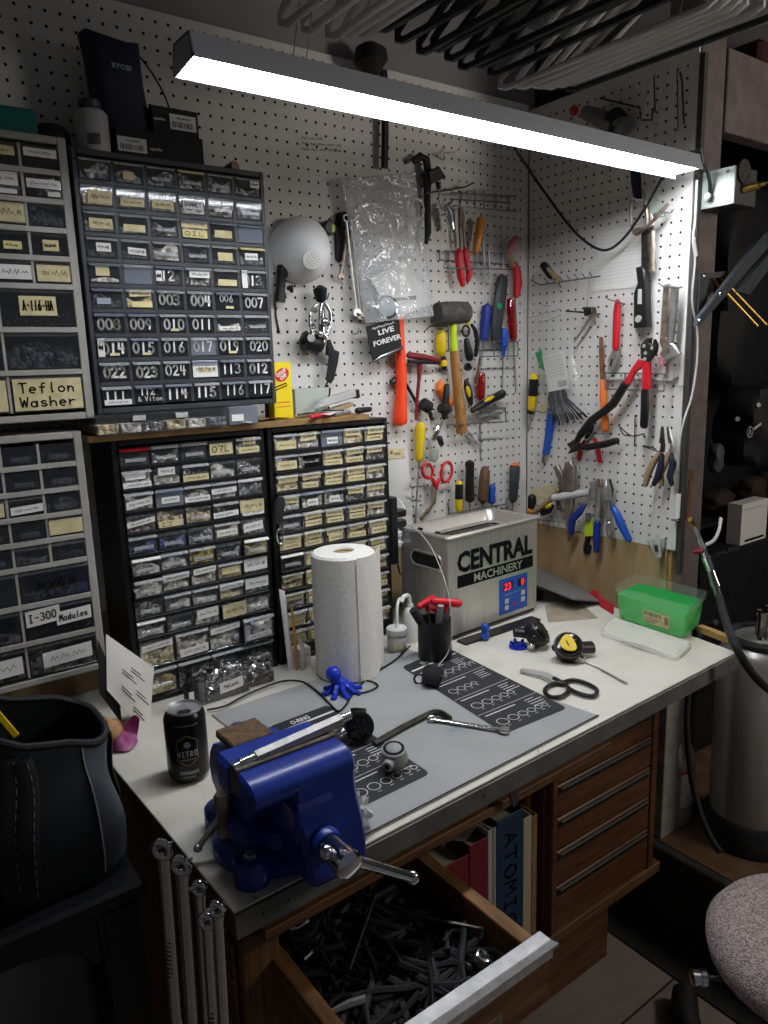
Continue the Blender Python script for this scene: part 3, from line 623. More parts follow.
# ---- black cabinet standing on the bench, left
LB = lambda t='~', hi=None: (WL if random.random() < .6 else CL, random.uniform(.04, .16), random.uniform(.8, .97), hi or random.uniform(.08, .3), (hi or .2)+random.uniform(.28, .42), t, random.uniform(-.04, .1))
r = thing('parts_cabinet', 'black parts cabinet on the bench at left, behind the black drink can', 'parts cabinet', V((-1.097, -.075, .9008)), 'small parts cabinets')
rows = [(1, 5)]*9+[(1.45, 4)]*2
cells = shell(r, -1.258, -.946, .9008, 1.424, -.148, .142, rows, 'cab_black', .012, .012, .006, .003, .006)
R1 = [
 [('dark_bits',.5,'red',[]), ('metal_bits',.5,None,[]), ('dark_bits',.6,None,[]), ('dark_bits',.4,None,[(CL,.05,.95,.15,.8,'O7L')]), ('white_bits',.5,None,[(CL,.3,.8,.6,1.,'~'),(CL,.1,.95,.1,.45,'~')])],
 [('white_bits',.8,None,[(WL,.1,.8,.5,.85),(WL,.02,.98,.06,.36,'~')]), ('white_bits',.4,None,[(WL,.2,.8,.55,.98,'~')]), ('metal_bits',.5,None,[(CL,.02,.98,.05,.4,'~')]), ('white_bits',.6,None,[]), ('metal_bits',.6,None,[])],
 [('white_bits',.7,None,[(WL,.05,.95,.1,.5,'~',.2)]), ('grey_bits',.4,'clear_blue',[(WL,.2,.85,.2,.55,'~')]), ('white_bits',.5,None,[(WL,.02,.98,.05,.35,'~')]), ('white_bits',.4,None,[(WL,.0,1.,.3,.62,'~',.04)]), ('grey_bits',.85,None,[(WL,.0,1.,.8,.98)])],
 [('red_bits',.6,None,[(WL,.02,.98,.3,.6,'~',.2)]), ('beige_bits',.7,None,[(CL,.05,.95,.05,.4,'II')]), ('beige_bits',.7,None,[]), ('metal_bits',.5,None,[(WL,.0,1.,.1,.42,'~',.05)]), ('white_bits',.7,None,[(CL,.02,1.,.2,.9,'~'),(WL,.1,.98,.0,.35,'~')])],
 [('purple_bits',.45,None,[]), ('purple_bits',.5,None,[]), ('grey_bits',.6,None,[]), ('beige_bits',.6,None,[(WL,.08,.9,.2,.6,'~')]), ('metal_bits',.6,None,[(WL,.1,.9,.2,.7,'~',.1)])],
 [('white_bits',.5,'label_white',[]), ('white_bits',.5,'clear_milky',[]), ('yellow_bits',.7,None,[]), ('metal_bits',.5,None,[]), ('beige_bits',.5,'label_white',[])],
 [('white_bits',.5,None,[]), ('white_bits',.4,None,[(WL,.02,.98,.55,.9,'~',.06)]), ('white_bits',.5,None,[(WL,.1,.98,.6,.95,'~',.08)]), ('beige_bits',.6,None,[(CL,.15,.85,.3,.7)]), ('metal_bits',.5,None,[(WL,.02,.98,.2,.95,'~')])],
 [('metal_bits',.6,None,[]), ('white_bits',.4,None,[]), ('white_bits',.3,None,[]), ('beige_bits',.4,None,[(WL,.02,.98,.55,.92,'~',.06)]), ('metal_bits',.5,None,[(WL,.02,.98,.3,.95,'~')])],
 [('white_bits',.4,'label_white',[]), ('metal_bits',.4,None,[]), ('white_bits',.5,None,[(WL,.1,.95,.35,.9,'~',.05)]), ('beige_bits',.6,None,[(CL,.02,.98,.1,.9,'~',.05)]), ('white_bits',.6,None,[])],
 [('beige_bits',.5,None,[(WL,.06,.95,.62,.85,'~',.06)]), ('white_bits',.6,None,[(WL,.1,.98,.05,.35,'~',.05)]), ('white_bits',.5,None,[(WL,.04,.98,.62,.86,'~',.06)]), ('white_bits',.95,None,[(WL,.1,.9,.1,.3,'~',.06)])],
 [('beige_bits',.5,'clear_milky',[]), ('metal_bits',.5,None,[]), ('dark_bits',.4,None,[]), ('metal_bits',.5,None,[])],
]
for i, row in enumerate(cells):
    for j, (a, b, c, d) in enumerate(row):
        ct, fl, lm, lb = R1[i][j]
        fr = 'clear_blue' if lm == 'clear_blue' else 'clear'
        pull = .002+{(6, 0): .012, (5, 0): .008, (5, 4): .010, (8, 3): .008, (9, 3): .012, (2, 1): .005, (4, 2): .004}.get((i, j), random.uniform(0, .002))
        drawer(r, a, b, c, d, -.1485, .12, front=fr, cont=ct, fill=min(.93, fl*1.35), lipmat=lm or random.choice(['clear_milky', 'clear_milky', 'clear']), labels=lb, pull=pull)
# ---- black cabinet behind the paper towels
r = thing('parts_cabinet', 'black parts cabinet of cream-labelled drawers behind the paper towel roll', 'parts cabinet', V((-.785, -.075, .9008)), 'small parts cabinets')
cells = shell(r, -.9405, -.6285, .9008, 1.424, -.150, .144, [(1, 5)]*11+[(.55, 1)], 'cab_black', .012, .012, .0065, .003, .006)
for i, row in enumerate(cells[:-1]):
    for j, (a, b, c, d) in enumerate(row):
        ct = random.choice(['beige_bits', 'white_bits', 'beige_bits', 'white_bits', 'beige_bits', 'metal_bits']); lm = 'clear_milky'
        lb = [(CL, random.uniform(.05, .16), random.uniform(.82, .97), random.uniform(.46, .55), random.uniform(.9, .99), '~', random.uniform(-.06, .1))]
        if random.random() < .6: lb.append((CL, random.uniform(.08, .2), random.uniform(.8, .96), random.uniform(.04, .08), random.uniform(.38, .45), '~', random.uniform(-.03, .06)))
        if (i, j) in ((0, 0), (1, 0)): ct = 'white_bits'; lb = [(CL, .08, .95, .1, .6, '~')]
        if (i, j) in ((0, 2), (3, 1), (3, 2)): lm = 'clear_blue'; lb = [(WL, .25, .75, .15, .55, '~')]
        if (i, j) == (1, 1): lb = [('ink', .2, .95, .55, .9), ('ink', .25, .95, .05, .35)]
        if (i, j) in ((4, 0), (6, 0)): lb = []; ct = 'dark_bits'
        if (i, j) == (6, 0): lm = 'label_white'
        if (i, j) == (4, 2): ct = 'yellow_bits'
        drawer(r, a, b, c, d, -.1505, .12, front='clear_blue' if (i, j) == (0, 2) else 'clear', cont=ct, fill=random.uniform(.7, .92), lipmat=lm, labels=lb, pull=random.uniform(0, .005))
mb = MB('cab_black'); a = cells[-1][0]; mb.span((a[0], -.149, a[2]), (a[1], -.02, a[3]), .001); part('drawer', mb, r)
# ---- two grey cabinets at the far left
def grey_cab(label, x1, z0, z1, small, big):
    x0 = x1-.385
    r = thing('parts_cabinet', label, 'parts cabinet', V(((x0+x1)/2, -.08, z0)), 'small parts cabinets')
    cells = shell(r, x0, x1, z0, z1, -.160, .154, [(1, 6)]*5+[(1.55, 3)]*3, 'cab_grey', .0145, .012, .009, .0045, .003, inner='cab_black')
    for i, row in enumerate(cells):
        for j, (a, b, c, d) in enumerate(row):
            n = len(row); key = (i, n-1-j)
            k = dict((small if i < 5 else big).get(key, dict(cont='dark_bits', fill=.6)))
            if i >= 5:
                k.setdefault('lipmat', 'clear')
            k.setdefault('lip', 'bar' if i < 5 and z0 < 1.2 and not k.get('labels') else 'top'); k.setdefault('lipmat', 'clear')
            drawer(r, a, b, c, d, -.1605, .13, front='clear_dark' if i < 5 else 'clear_dark', **k)
grey_cab('grey parts cabinet with cream Teflon Washer drawer label, top left', -1.2835, 1.468, 1.930,
 {(0,0): dict(labels=[(WL,.06,.96,.48,.85,'~')], cont='dark_bits'), (0,1): dict(labels=[(CL,.1,.9,.4,.8,'~')], cont='dark_bits'), (1,0): dict(labels=[(WL,.05,.98,.4,.8,'~'),(WL,.6,.95,.08,.28)], cont='dark_bits'), (1,1): dict(labels=[(WL,.0,.9,.4,.98,'~'),(WL,.3,.85,.05,.25)], cont='white_bits'),
  (2,0): dict(cont='grey_bits', fill=.85), (2,1): dict(labels=[(CL,.0,.98,.1,.95,'~')], cont='beige_bits'), (3,0): dict(labels=[(CL,.3,.75,.2,.7,'~')], cont='dark_bits'), (3,1): dict(labels=[('label_yellow',.3,.8,.2,.55,'~')], cont='dark_bits'), (4,0): dict(labels=[(CL,.05,.98,.1,.85,'~')], cont='beige_bits', fill=.8), (4,1): dict(labels=[(WL,.0,.98,.15,.8,'~')], cont='dark_bits')},
 {(5,0): dict(labels=[(CL,.25,.75,.3,.82,'A-116-HA')], cont='dark_bits', fill=.5), (5,1): dict(cont='dark_bits'), (6,0): dict(cont='grey_bits', fill=.75), (6,1): dict(cont='dark_bits', fill=.6), (7,0): dict(labels=[(CL,.03,.98,.04,.92,'Teflon|Washer')], cont='beige_bits'), (7,1): dict(labels=[(CL,.02,.98,.05,.9,'    g')], cont='beige_bits')})
grey_cab('grey parts cabinet with I-300 Modules drawer label, behind the black tool bag', -1.310, 1.003, 1.447,
 {(1,0): dict(cont='metal_bits', fill=.4), (0,0): dict(cont='dark_bits'), (2,1): dict(labels=[(WL,.04,.98,.1,.5,'~',.08)], cont='dark_bits'), (2,0): dict(cont='grey_bits', fill=.7), (2,2): dict(labels=[(CL,.1,.95,.1,.8)], cont='beige_bits'), (3,0): dict(labels=[(CL,.0,1.,.1,.88)], cont='beige_bits'), (4,0): dict(cont='grey_bits', fill=.5, lip='top'), (4,1): dict(cont='white_bits', fill=.4, lip='top')},
 {(5,0): dict(cont='grey_bits', fill=.35, writing='~'), (5,1): dict(cont='dark_bits'), (6,0): dict(labels=[(WL,.03,.52,.42,.92,'I-300',.06),(WL,.46,.98,.3,.72,'Modules',.05)], cont='dark_bits', fill=.4), (6,1): dict(cont='white_bits', fill=.3), (7,0): dict(labels=[(WL,.2,.93,.2,.68,'~',.06)], cont='white_bits', fill=.6), (7,1): dict(labels=[(WL,.0,.95,.15,.7,'~',.06)], cont='white_bits')})
# ================================================================ workbench
FL, FR = V((-1.352, -.781, 0)), V((-.132, -.744, 0)); BLk, BRk = V((-1.374, -.004, 0)), V((-.02, -.004, 0))
r = r_bench = thing('workbench', 'wooden workbench with worn white top and grey front edge', 'workbench', (-.74, -.4, 0))
fx = (FR-FL).normalized(); fn = V((fx.y, -fx.x, 0))     # along and out of the front edge
mb = MB('wood'); z = UP
mb.prism([FL+z*.8965, FR+z*.8965, BRk+z*.8965, BLk+z*.8965], UP, .0335, .001); part('worktop', mb, r)
mb = MB('laminate'); mb.prism([FL+z*.90, FR+z*.90, BRk+z*.90, BLk+z*.90], UP, .0033, .0008); part('laminate_sheet', mb, r)
mb = MB('edge_grey'); mb.prism([FL+z*.8955+fn*.0035, FR+z*.8955+fn*.0035, FR+z*.8955+fn*.0001, FL+z*.8955+fn*.0001], UP, .034, .0006)
for t in (.03, .06, .35, .64, .97): mb.mat('hole_dark'); mb.lathe([(.002, 0), (.002, .0004)], FL.lerp(FR, t)+fn*.0036+z*.88, fn, 10)
part('front_edge', mb, r)
mb = MB('wood'); A, C_ = FL+fx*.05-fn*.028, FR-fx*.42-fn*.028
mb.prism([A+z*.8625, C_+z*.8625, C_+z*.8625-fn*.02, A+z*.8625-fn*.02], UP, .034, .001)
A2, C2 = FL+fx*.05-fn*.022, FR-fx*.42-fn*.022
mb.prism([A2+z*.8275, C2+z*.8275, C2+z*.8275-fn*.03, A2+z*.8275-fn*.03], UP, .016, .002); part('front_rail', mb, r)
mb = MB('galv_dark'); c = FL.lerp(FR, .415)-fn*.004+z*.842
mb.prism([c+fx*-.014+z*.018, c+fx*.014+z*.018, c+fx*.010-z*.014, c-fx*.002-z*.02], fn, .004, .001); part('bracket', mb, r)
mb = MB('wood'); mb.span((-1.335, -.70, .80), (-1.315, -.03, .8625), .001); part('side_rail', mb, r)
for k, (x, y) in enumerate(((-1.300, -.705), (-1.300, -.06), (-.215, -.06))):
    part('leg', MB('wood_z').span((x-.028, y-.03, .001), (x+.028, y+.03, .8115 if k == 0 else .8625), .003), r)
mb = MB('wood_y'); mb.span((-1.335, -.72, .02), (-1.331, -.05, .80)); part('side_panel', mb, r)
mb = MB('wood'); mb.span((-1.27, -.64, .335), (-.22, -.05, .362), .002); part('shelf', mb, r)
mb = MB('wood'); mb.span((-1.27, -.50, .001), (-.22, -.48, .3345), .002); part('kick_board', mb, r)
mb = MB('wood_y'); mb.span((-.965, -.64, .3625), (-.950, -.06, .8), .001); part('divider', mb, r)
mb = MB('wood_y'); mb.span((-.640, -.60, .3625), (-.625, -.06, .86), .001); part('divider', mb, r)
mb = MB('cab_black'); mb.span((-1.26, -.058, .363), (-.24, -.05, .86)); part('back_panel', mb, r)
# grey silicone mat with printed ring charts
M0 = [V((-1.159, -.276, 0)), V((-.672, -.261, 0)), V((-.607, -.744, 0)), V((-1.143, -.763, 0))]
mb = MB('mat_grey'); zt = .9035
mb.prism([p+z*zt for p in M0], UP, .0033, .001)
mb.mat('smear')
for _ in range(34):
    c = V((random.gauss(-.84, .07), random.gauss(-.66, .05), zt)); a = random.uniform(0, 3); l = random.uniform(.001, .007)
    mb.line([c, c+V((math.cos(a)*l, math.sin(a)*l, 0))], random.uniform(.001, .004), UP, .0003)
mb.mat('hole_dark'); mb.line([M0[3]+z*zt+fn*-.001, M0[2]+z*zt+fn*-.001], .003, UP, .0003)
mb.mat('splash')
for _ in range(30):
    c = V((random.gauss(-.845, .012), random.gauss(-.625, .012), zt)); a = random.uniform(0, 3); l = random.uniform(.001, .004)
    mb.line([c, c+V((math.cos(a)*l, math.sin(a)*l, 0))], random.uniform(.001, .003), UP, .00035)
MATB = mb
def chart(q, rows):
    """black printed panel; q = back-left, back-right, front-right, front-left"""
    a, b, c, d = [V((p[0], p[1], zt)) for p in q]
    P = lambda u, v: (a*(1-u)+b*u)*(1-v)+(d*(1-u)+c*u)*v
    m = MATB; m.mat('chart'); e = .0004
    o = []
    for (u, v, du, dv) in ((0, 0, 1, 1), (1, 0, -1, 1), (1, 1, -1, -1), (0, 1, 1, -1)):
        ru, rv = .07*du, .035*dv
        k = [P(u+ru, v), P(u+ru*.3, v+rv*.3), P(u, v+rv)]
        o += k[::-1] if (du*dv > 0) else k
    nn = [p+UP*e for p in o]
    m.add(nn, [tuple(range(len(nn)))])
    m.mat('chart_ink'); xd = (b-a).normalized(); yd = (a-d).normalized(); Wd = (b-a).length; Hd = (a-d).length
    m.text('O-RING', P(.3, .075), xd, yd, .014, Wd*.30, .03, e*2)
    m.line([P(.05, .10), P(.95, .095)], .006, UP, e*2)
    for i, n in enumerate(rows):
        v0 = .13+i*.215
        if i: m.line([P(.02, v0), P(.98, v0)], .0012, UP, e*2)
        m.line([P(.08, v0+.03), P(.55, v0+.03)], .003, UP, e*2)
        for k in range(4): m.line([P(.72, v0+.03+k*.024), P(.72+random.uniform(.12, .24), v0+.03+k*.024)], .002, UP, e*2)
        x = .07; R_ = .0105
        for k in range(n):
            R_ = max(.0035, .0115-.0012*k-(.002 if i == 1 else 0)); x += R_/Wd
            c_ = P(x+.02, v0+.125); m.line([c_+V((math.cos(t*math.pi/7)*R_, math.sin(t*math.pi/7)*R_, 0)) for t in range(15)], .0016, UP, e*2)
            m.line([c_+V((-.003, -R_-.006, 0)), c_+V((.003, -R_-.006, 0))], .0012, UP, e*2)
            x += R_/Wd+.022
            if x > .9: break
chart([(-.748, -.335), (-.600, -.318), (-.628, -.690), (-.790, -.684)], [8, 4, 5, 6])
chart([(-1.100, -.392), (-.968, -.386), (-.972, -.700), (-1.118, -.706)], [5, 7, 8, 8])
one('silicone_mat', MATB, 'grey silicone work mat with two black printed ring charts', 'mat')
# ---- wooden machinist chest under the bench
r = thing('tool_chest', 'dark wooden tool chest of five drawers under the bench right end', 'tool chest', (-.43, -.4, .3625))
cx0, cx1, cy = -.607, -.250, -.640
mb = MB('chest_wood'); mb.span((cx0, -.618, .3627), (cx1, -.15, .800), .003)
for (a, b) in (((cx0, cy, .3627), (cx0+.016, -.6185, .80)), ((cx1-.020, cy, .3627), (cx1, -.6185, .80)), ((cx0+.016, cy, .772), (cx1-.02, -.6185, .80))): mb.span(a, b, .0015)
part('body', mb, r)
hz = [.772, .703, .628, .553, .470, .366]
for i in range(5):
    zt_, zb = hz[i]-.002, hz[i+1]+.002
    d = part('drawer', MB('chest_wood').span((cx0+.0175, -.637, zb), (cx1-.0215, -.6195, zt_), .002), r)
    h = MB('dark_steel'); h.span((cx0+.02, -.6395, zt_-.020), (cx1-.03, -.6375, zt_-.004), .0006); h.mat('galv_dark'); h.span((cx0+.022, -.645, zt_-.006), (cx1-.034, -.6396, zt_-.003), .001); part('pull_rail', h, d)
    if i == 1:
        h = MB('old_steel'); o = V((cx0+.125, -.6377, zb+.010)); h.line([o+V((.004*k, 0, .006*(k % 2))) for k in range(24)], .0016, NB); part('plate_marks', h, d)
# ---- open tool drawer under the vise
bench = r_bench
mb = MB('wood_y')
for (p, q) in (((-1.285, -.925, .672), (-1.263, -.50, .762)), ((-1.000, -.925, .672), (-.978, -.50, .762)), ((-1.263, -.515, .672), (-1.0, -.50, .755)), ((-1.263, -.925, .672), (-1.0, -.515, .680))): mb.span(p, q, .0015)
dr = part('drawer', mb, bench, 'open wooden drawer with aluminium pull')
part('drawer_front', MB('wood').span((-1.290, -.945, .668), (-.966, -.9252, .752), .002), dr)
mb = MB('aluminium'); mb.prism([V((-1.290, -.945, .762)), V((-1.290, -.958, .765)), V((-1.290, -.958, .761)), V((-1.290, -.948, .757)), V((-1.290, -.948, .736)), V((-1.290, -.945, .736))], -X, .326, 0)
mb.span((-1.290, -.945, .7525), (-.964, -.924, .7625), .001)
part('pull', mb, dr)
mb = MB('old_steel'); mb.span((-1.10, -.9465, .690), (-1.06, -.9452, .704), .0004); part('name_plate', mb, dr)
# clutter of tools lying in the drawer: hex keys, sockets, pliers
mb = MB('black_soft'); mb.grid(lambda u, v: V((-1.2615+.260*u, -.922+.405*v, .688+.006*math.sin(9*u+5*v)*math.cos(11*v-3*u))), 20, 30)
rng = random.Random(21)
for k in range(330):
    c = V((rng.uniform(-1.245, -1.018), rng.uniform(-.905, -.535), rng.uniform(.694, .726))); a = rng.uniform(0, 6.28); l = rng.uniform(.015, .06); d_ = V((math.cos(a), math.sin(a), rng.uniform(-.12, .12))); n_ = V((-d_.y, d_.x, 0))
    P = [c-d_*l, c-d_*l*.3+n_*rng.uniform(-.01, .01), c+d_*l*.4, c+d_*l+n_*rng.uniform(-.02, .02)]
    P = [V((min(max(p.x, -1.254), -1.0095), min(max(p.y, -.912), -.524), max(p.z, .690))) for p in P]
    mb.mat(rng.choice(['black_soft', 'black_soft', 'dark_gear_and_shade', 'rubber', 'hole_dark'] if k % 30 else ['steel'])); mb.tube(P, [rng.uniform(.002, .0065) for _ in P], n=6)
one('drawer_clutter', mb, 'jumble of small dark hand tools filling the open bench drawer', 'tools', kind='stuff')
LAB = ['lying near the aluminium pull', 'near the red rag', 'against the left drawer side', 'under the vise screw', 'along the right drawer side', 'at the drawer back', 'in the drawer middle']
dr_spots = [(-1.12, -.87, .9, .17), (-1.045, -.60, .5, .06), (-1.235, -.68, 1.9, .10), (-1.17, -.61, .2, .09), (-1.035, -.80, 2.2, .12), (-1.11, -.56, 2.8, .08), (-1.14, -.74, .7, .15), ]
for k, (x, y, a, l) in enumerate(dr_spots):
    c = V((x, y, .732)); d_ = V((math.cos(a), math.sin(a), 0))
    n_ = V((-d_.y, d_.x, 0)); mb = MB('chrome' if k in (0, 3, 5) else 'dark_steel')
    mb.tube(spl([c-d_*l/2+n_*l*.18, c-d_*l/2, c-d_*l*.42-n_*0, c+d_*l/2], 4), .0038 if k == 0 else .003, n=6)
    one('hex_key', mb, 'L-shaped hex key in the open drawer, '+LAB[k], 'hex key', 'hex keys in the drawer')
for k, (x, y, w_) in enumerate(((-1.03, -.575, 'beside the red rag'), (-1.045, -.885, 'near the aluminium pull'))):
    mb = MB('chrome'); mb.lathe([(.008, 0), (.011, .001), (.011, .02), (.009, .021), (.007, .021), (.007, .012)], (x, y, .724), (.2, -.3, .95), 16)
    one('socket', mb, 'chrome socket standing in the open drawer '+w_, 'socket', 'sockets in the drawer')
mb = MB('cloth_red'); mb.grid(lambda u, v: V((-1.055+.085*u-.02*v, -.58-.085*v+.03*u, .745+.018*math.sin(6*u+2*v)+.008*math.sin(11*v+4*u)-.014*v)), 14, 14, .003, UP)
one('rag', mb, 'red cloth rag at the back right of the open drawer', 'rag')
# ---- binders and books on the shelf
bks = [(-.892, .060, 'dark_red', .335, 'book_red'), (-.830, .046, 'dark_red', .350, 'book_red'), (-.783, .012, 'white', .36, 'book_white'), (-.770, .009, 'grey', .36, 'pages'), (-.760, .072, 'blue', .37, 'book_blue'), (-.687, .024, 'cream', .345, 'book_cream'), (-.662, .015, 'kraft', .34, 'kraft')]
bl = ['thick dark red binder, leftmost on the shelf beside the open drawer', 'dark red binder with a white mark, second from the open drawer', 'thin white folder between the red binders and blue binder', 'thin grey folder against the blue binder', 'thick blue binder lettered ATOMIC on the shelf under the bench', 'cream folder on the right of the blue binder', 'brown folder next to the tool chest, last on the shelf']
for (x, w, nm, h, m), lab in zip(bks, bl):
    rr = thing('binder' if w > .04 else 'folder', lab, 'binder' if w > .04 else 'folder', (x+w/2, -.47, .3628), 'binders on the shelf')
    y0 = -.635; c = MB(m)
    c.span((x, y0, .3628), (x+w, y0+.003, .3628+h-.04), .001); c.span((x, y0+.003, .3628), (x+.002, y0+.24, .3628+h-.04)); c.span((x+w-.002, y0+.003, .3628), (x+w, y0+.24, .3628+h-.04))
    cv = part('cover', c, rr)
    part('pages', MB('pages').span((x+.0025, y0+.006, .366), (x+w-.0025, y0+.23, .3628+h-.055)), rr)
    if nm == 'blue':
        l = MB('ink'); l.pen('ATOMIC', V((x+.022, y0-.0004, .3628+h-.075)), V((0, 0, -1)), X, .030, .036, .14); part('lettering', l, cv)
    if nm == 'dark_red' and x > -.9:
        l = MB('label_white'); o = V((x+.02, y0-.0004, .53)); l.line([o+V((.008*math.cos(t), 0, .012*math.sin(t*1.0))) for t in range(12)], .002, NB); part('mark', l, cv)
mb = MB('bag_clear'); mb.grid(lambda u, v: V((-.890+.10*u, -.630+.12*v, .690+.008*math.sin(9*u+6*v)+.006*math.cos(13*v))), 12, 8, .001, UP); one('plastic_sleeve', mb, 'crumpled clear plastic lying over the red binders', 'plastic sleeve')
# ---- bench vise
r = thing('bench_vise', 'blue cast-iron bench vise bolted to the bench corner', 'vise', (-1.243, -.69, .9))
c0 = V((-1.243, -.685, .9005))
mb = MB('vise_blue'); mb.lathe([(.086, 0), (.086, .012), (.080, .018), (.066, .026), (.064, .036), (.07, .038), (.07, .052), (.062, .058)], c0, UP, 36)
for a in (122, 222, 318, 40):
    q = c0+V((math.cos(math.radians(a))*.088, math.sin(math.radians(a))*.088, 0)); mb.lathe([(.024, 0), (.024, .030), (.021, .034)], q, UP, 18)
    t = V((-math.sin(math.radians(a)), math.cos(math.radians(a)), 0)); o_ = V((t.y, -t.x, 0))
    mb.box(q-o_*.02+UP*.014, (.046, .05, .026), .004, (t, o_, UP))
bs = part('swivel_base', mb, r)
for a in (122, 222, 318, 40):
    q = c0+V((math.cos(math.radians(a))*.088, math.sin(math.radians(a))*.088, .034)); part('bolt', MB('steel').lathe([(.010, .0003), (.010, .004), (.008, .006)], q, UP, 6), bs)
# swivel lock
l0 = c0+V((-.068, .012, .030)); mb = MB('old_steel'); mb.lathe([(.012, 0), (.012, .012), (.010, .014), (.010, .040), (.0125, .042), (.0125, .056), (.010, .060)], l0, UP, 16)
lk = part('swivel_lock', mb, r)
mb = MB('steel'); a_ = l0+UP*.034; e_ = T(198, 848, .022); mb.tube([a_-(e_-a_)*.25, e_], .0042, n=10); mb.ball(e_, .0062, 10, 6); part('lock_handle', mb, lk)
# fixed body with rear jaw and anvil
def side(mb, prof, xc, w, bev=.004):   # profile in y,z extruded across x
    return mb.prism([V((xc+w/2, c0.y+a, c0.z+b)) for a, b in prof], X, w, bev)
XC = -1.243
mb = MB('vise_blue'); side(mb, [(-.030, .058), (.062, .058), (.080, .072), (.086, .100), (.078, .128), (.040, .142), (-.012, .146), (-.040, .138), (-.040, .075)], XC-.010, .094, .008)
side(mb, [(-.042, .116), (-.004, .108), (.006, .128), (.000, .157), (-.042, .157)], XC-.006, .146, .006)
mb.tube([V((XC-.008, c0.y+.05, c0.z+.128)), V((XC-.008, c0.y+.080, c0.z+.124)), V((XC-.008, c0.y+.098, c0.z+.10))], [.022, .022, .014], n=14)
bd = part('body', mb, r)
mb = MB('anvil'); mb.box((XC-.020, c0.y+.034, c0.z+.1505), (.062, .056, .012), .002); part('anvil', mb, bd)
mb = MB('vise_jaw'); mb.span((XC-.078, c0.y-.050, c0.z+.124), (XC+.066, c0.y-.0425, c0.z+.162), .001); part('jaw_plate', mb, bd)
# slide and moving jaw
mb = MB('vise_blue'); mb.span((XC-.030, c0.y-.120, c0.z+.062), (XC+.030, c0.y-.041, c0.z+.118), .006); sl = part('slide', mb, r)
mb = MB('vise_blue')
prof = [(-.068, .124), (-.068, .160), (-.086, .160), (-.098, .157), (-.107, .150), (-.112, .140), (-.110, .130), (-.104, .124)]
side(mb, prof, XC-.007, .148, .004)
def body(u, v):
    pass
sec = [(.134, .046, -.066, -.1115), (.112, .046, -.066, -.1125), (.092, .046, -.066, -.118), (.068, .046, -.066, -.128), (.040, .045, -.066, -.134), (.014, .042, -.066, -.136), (.006, .036, -.070, -.130)]
rings = []
for zz, hw, ya, yb in sec:
    b_ = .004
    rings.append([V((XC+.0205+sx*q, c0.y+yy, c0.z+zz)) for sx, q, yy in ((-1, hw, ya), (1, hw, ya), (1, hw, yb+b_*1.4), (1, hw-b_*1.4, yb), (-1, hw-b_*1.4, yb), (-1, hw, yb+b_*1.4))])
vs = [p for g in rings for p in g]; n_ = 6
fs = [tuple(range(6))]+[(k*n_+i, (k+1)*n_+i, (k+1)*n_+(i+1) % n_, k*n_+(i+1) % n_) for k in range(len(rings)-1) for i in range(n_)]+[tuple((len(rings)-1)*n_+i for i in range(5, -1, -1))]
mb.add(vs, fs)
mb.lathe([(.021, 0), (.021, .006), (.018, .012)], V((XC+.004, c0.y-.127, c0.z+.062)), NB, 24)
mj = part('moving_jaw', mb, r)
mb = MB('vise_jaw'); mb.span((XC-.080, c0.y-.0675, c0.z+.126), (XC+.066, c0.y-.060, c0.z+.164), .001); part('jaw_plate', mb, mj)
mb = MB('chrome'); hb = V((XC+.004, c0.y-.1395, c0.z+.062)); mb.lathe([(.016, 0), (.016, .028), (.018, .030), (.018, .046), (.014, .049)], hb, NB, 22); sw = part('screw_head', mb, r)
mb = MB('chrome'); hc = hb+NB*.024; dirn = V((.80, -.05, -.58)).normalized(); mb.tube([hc-dirn*.022, hc+dirn*.128], .0072, n=14); mb.ball(hc+dirn*.130, .0098, 14, 8); mb.ball(hc-dirn*.023, .0095, 14, 8); part('screw_handle', mb, sw)
# bar tool clamped in the jaws
gp = thing('bar_tool', 'silver hexagonal bar tool clamped along the vise jaws', 'bar tool', (XC, c0.y-.055, c0.z+.184))
J0 = V((XC-.066, c0.y-.0555, c0.z+.164)); J1 = V((XC+.100, c0.y-.0505, c0.z+.173))
dj = (J1-J0).normalized()
part('hex_bar', MB('steel').tube([J0+dj*.018, J0+dj*.150], .0088, n=6, nrm=UP), gp)
part('tip', MB('chrome').tube([J0-dj*.012, J0-dj*.004, J0-dj*.003, J0+dj*.018], [.004, .004, .0065, .0065], n=14), gp)
part('collar', MB('chrome').tube([J0+dj*.150, J0+dj*.166], .006, n=14), gp)
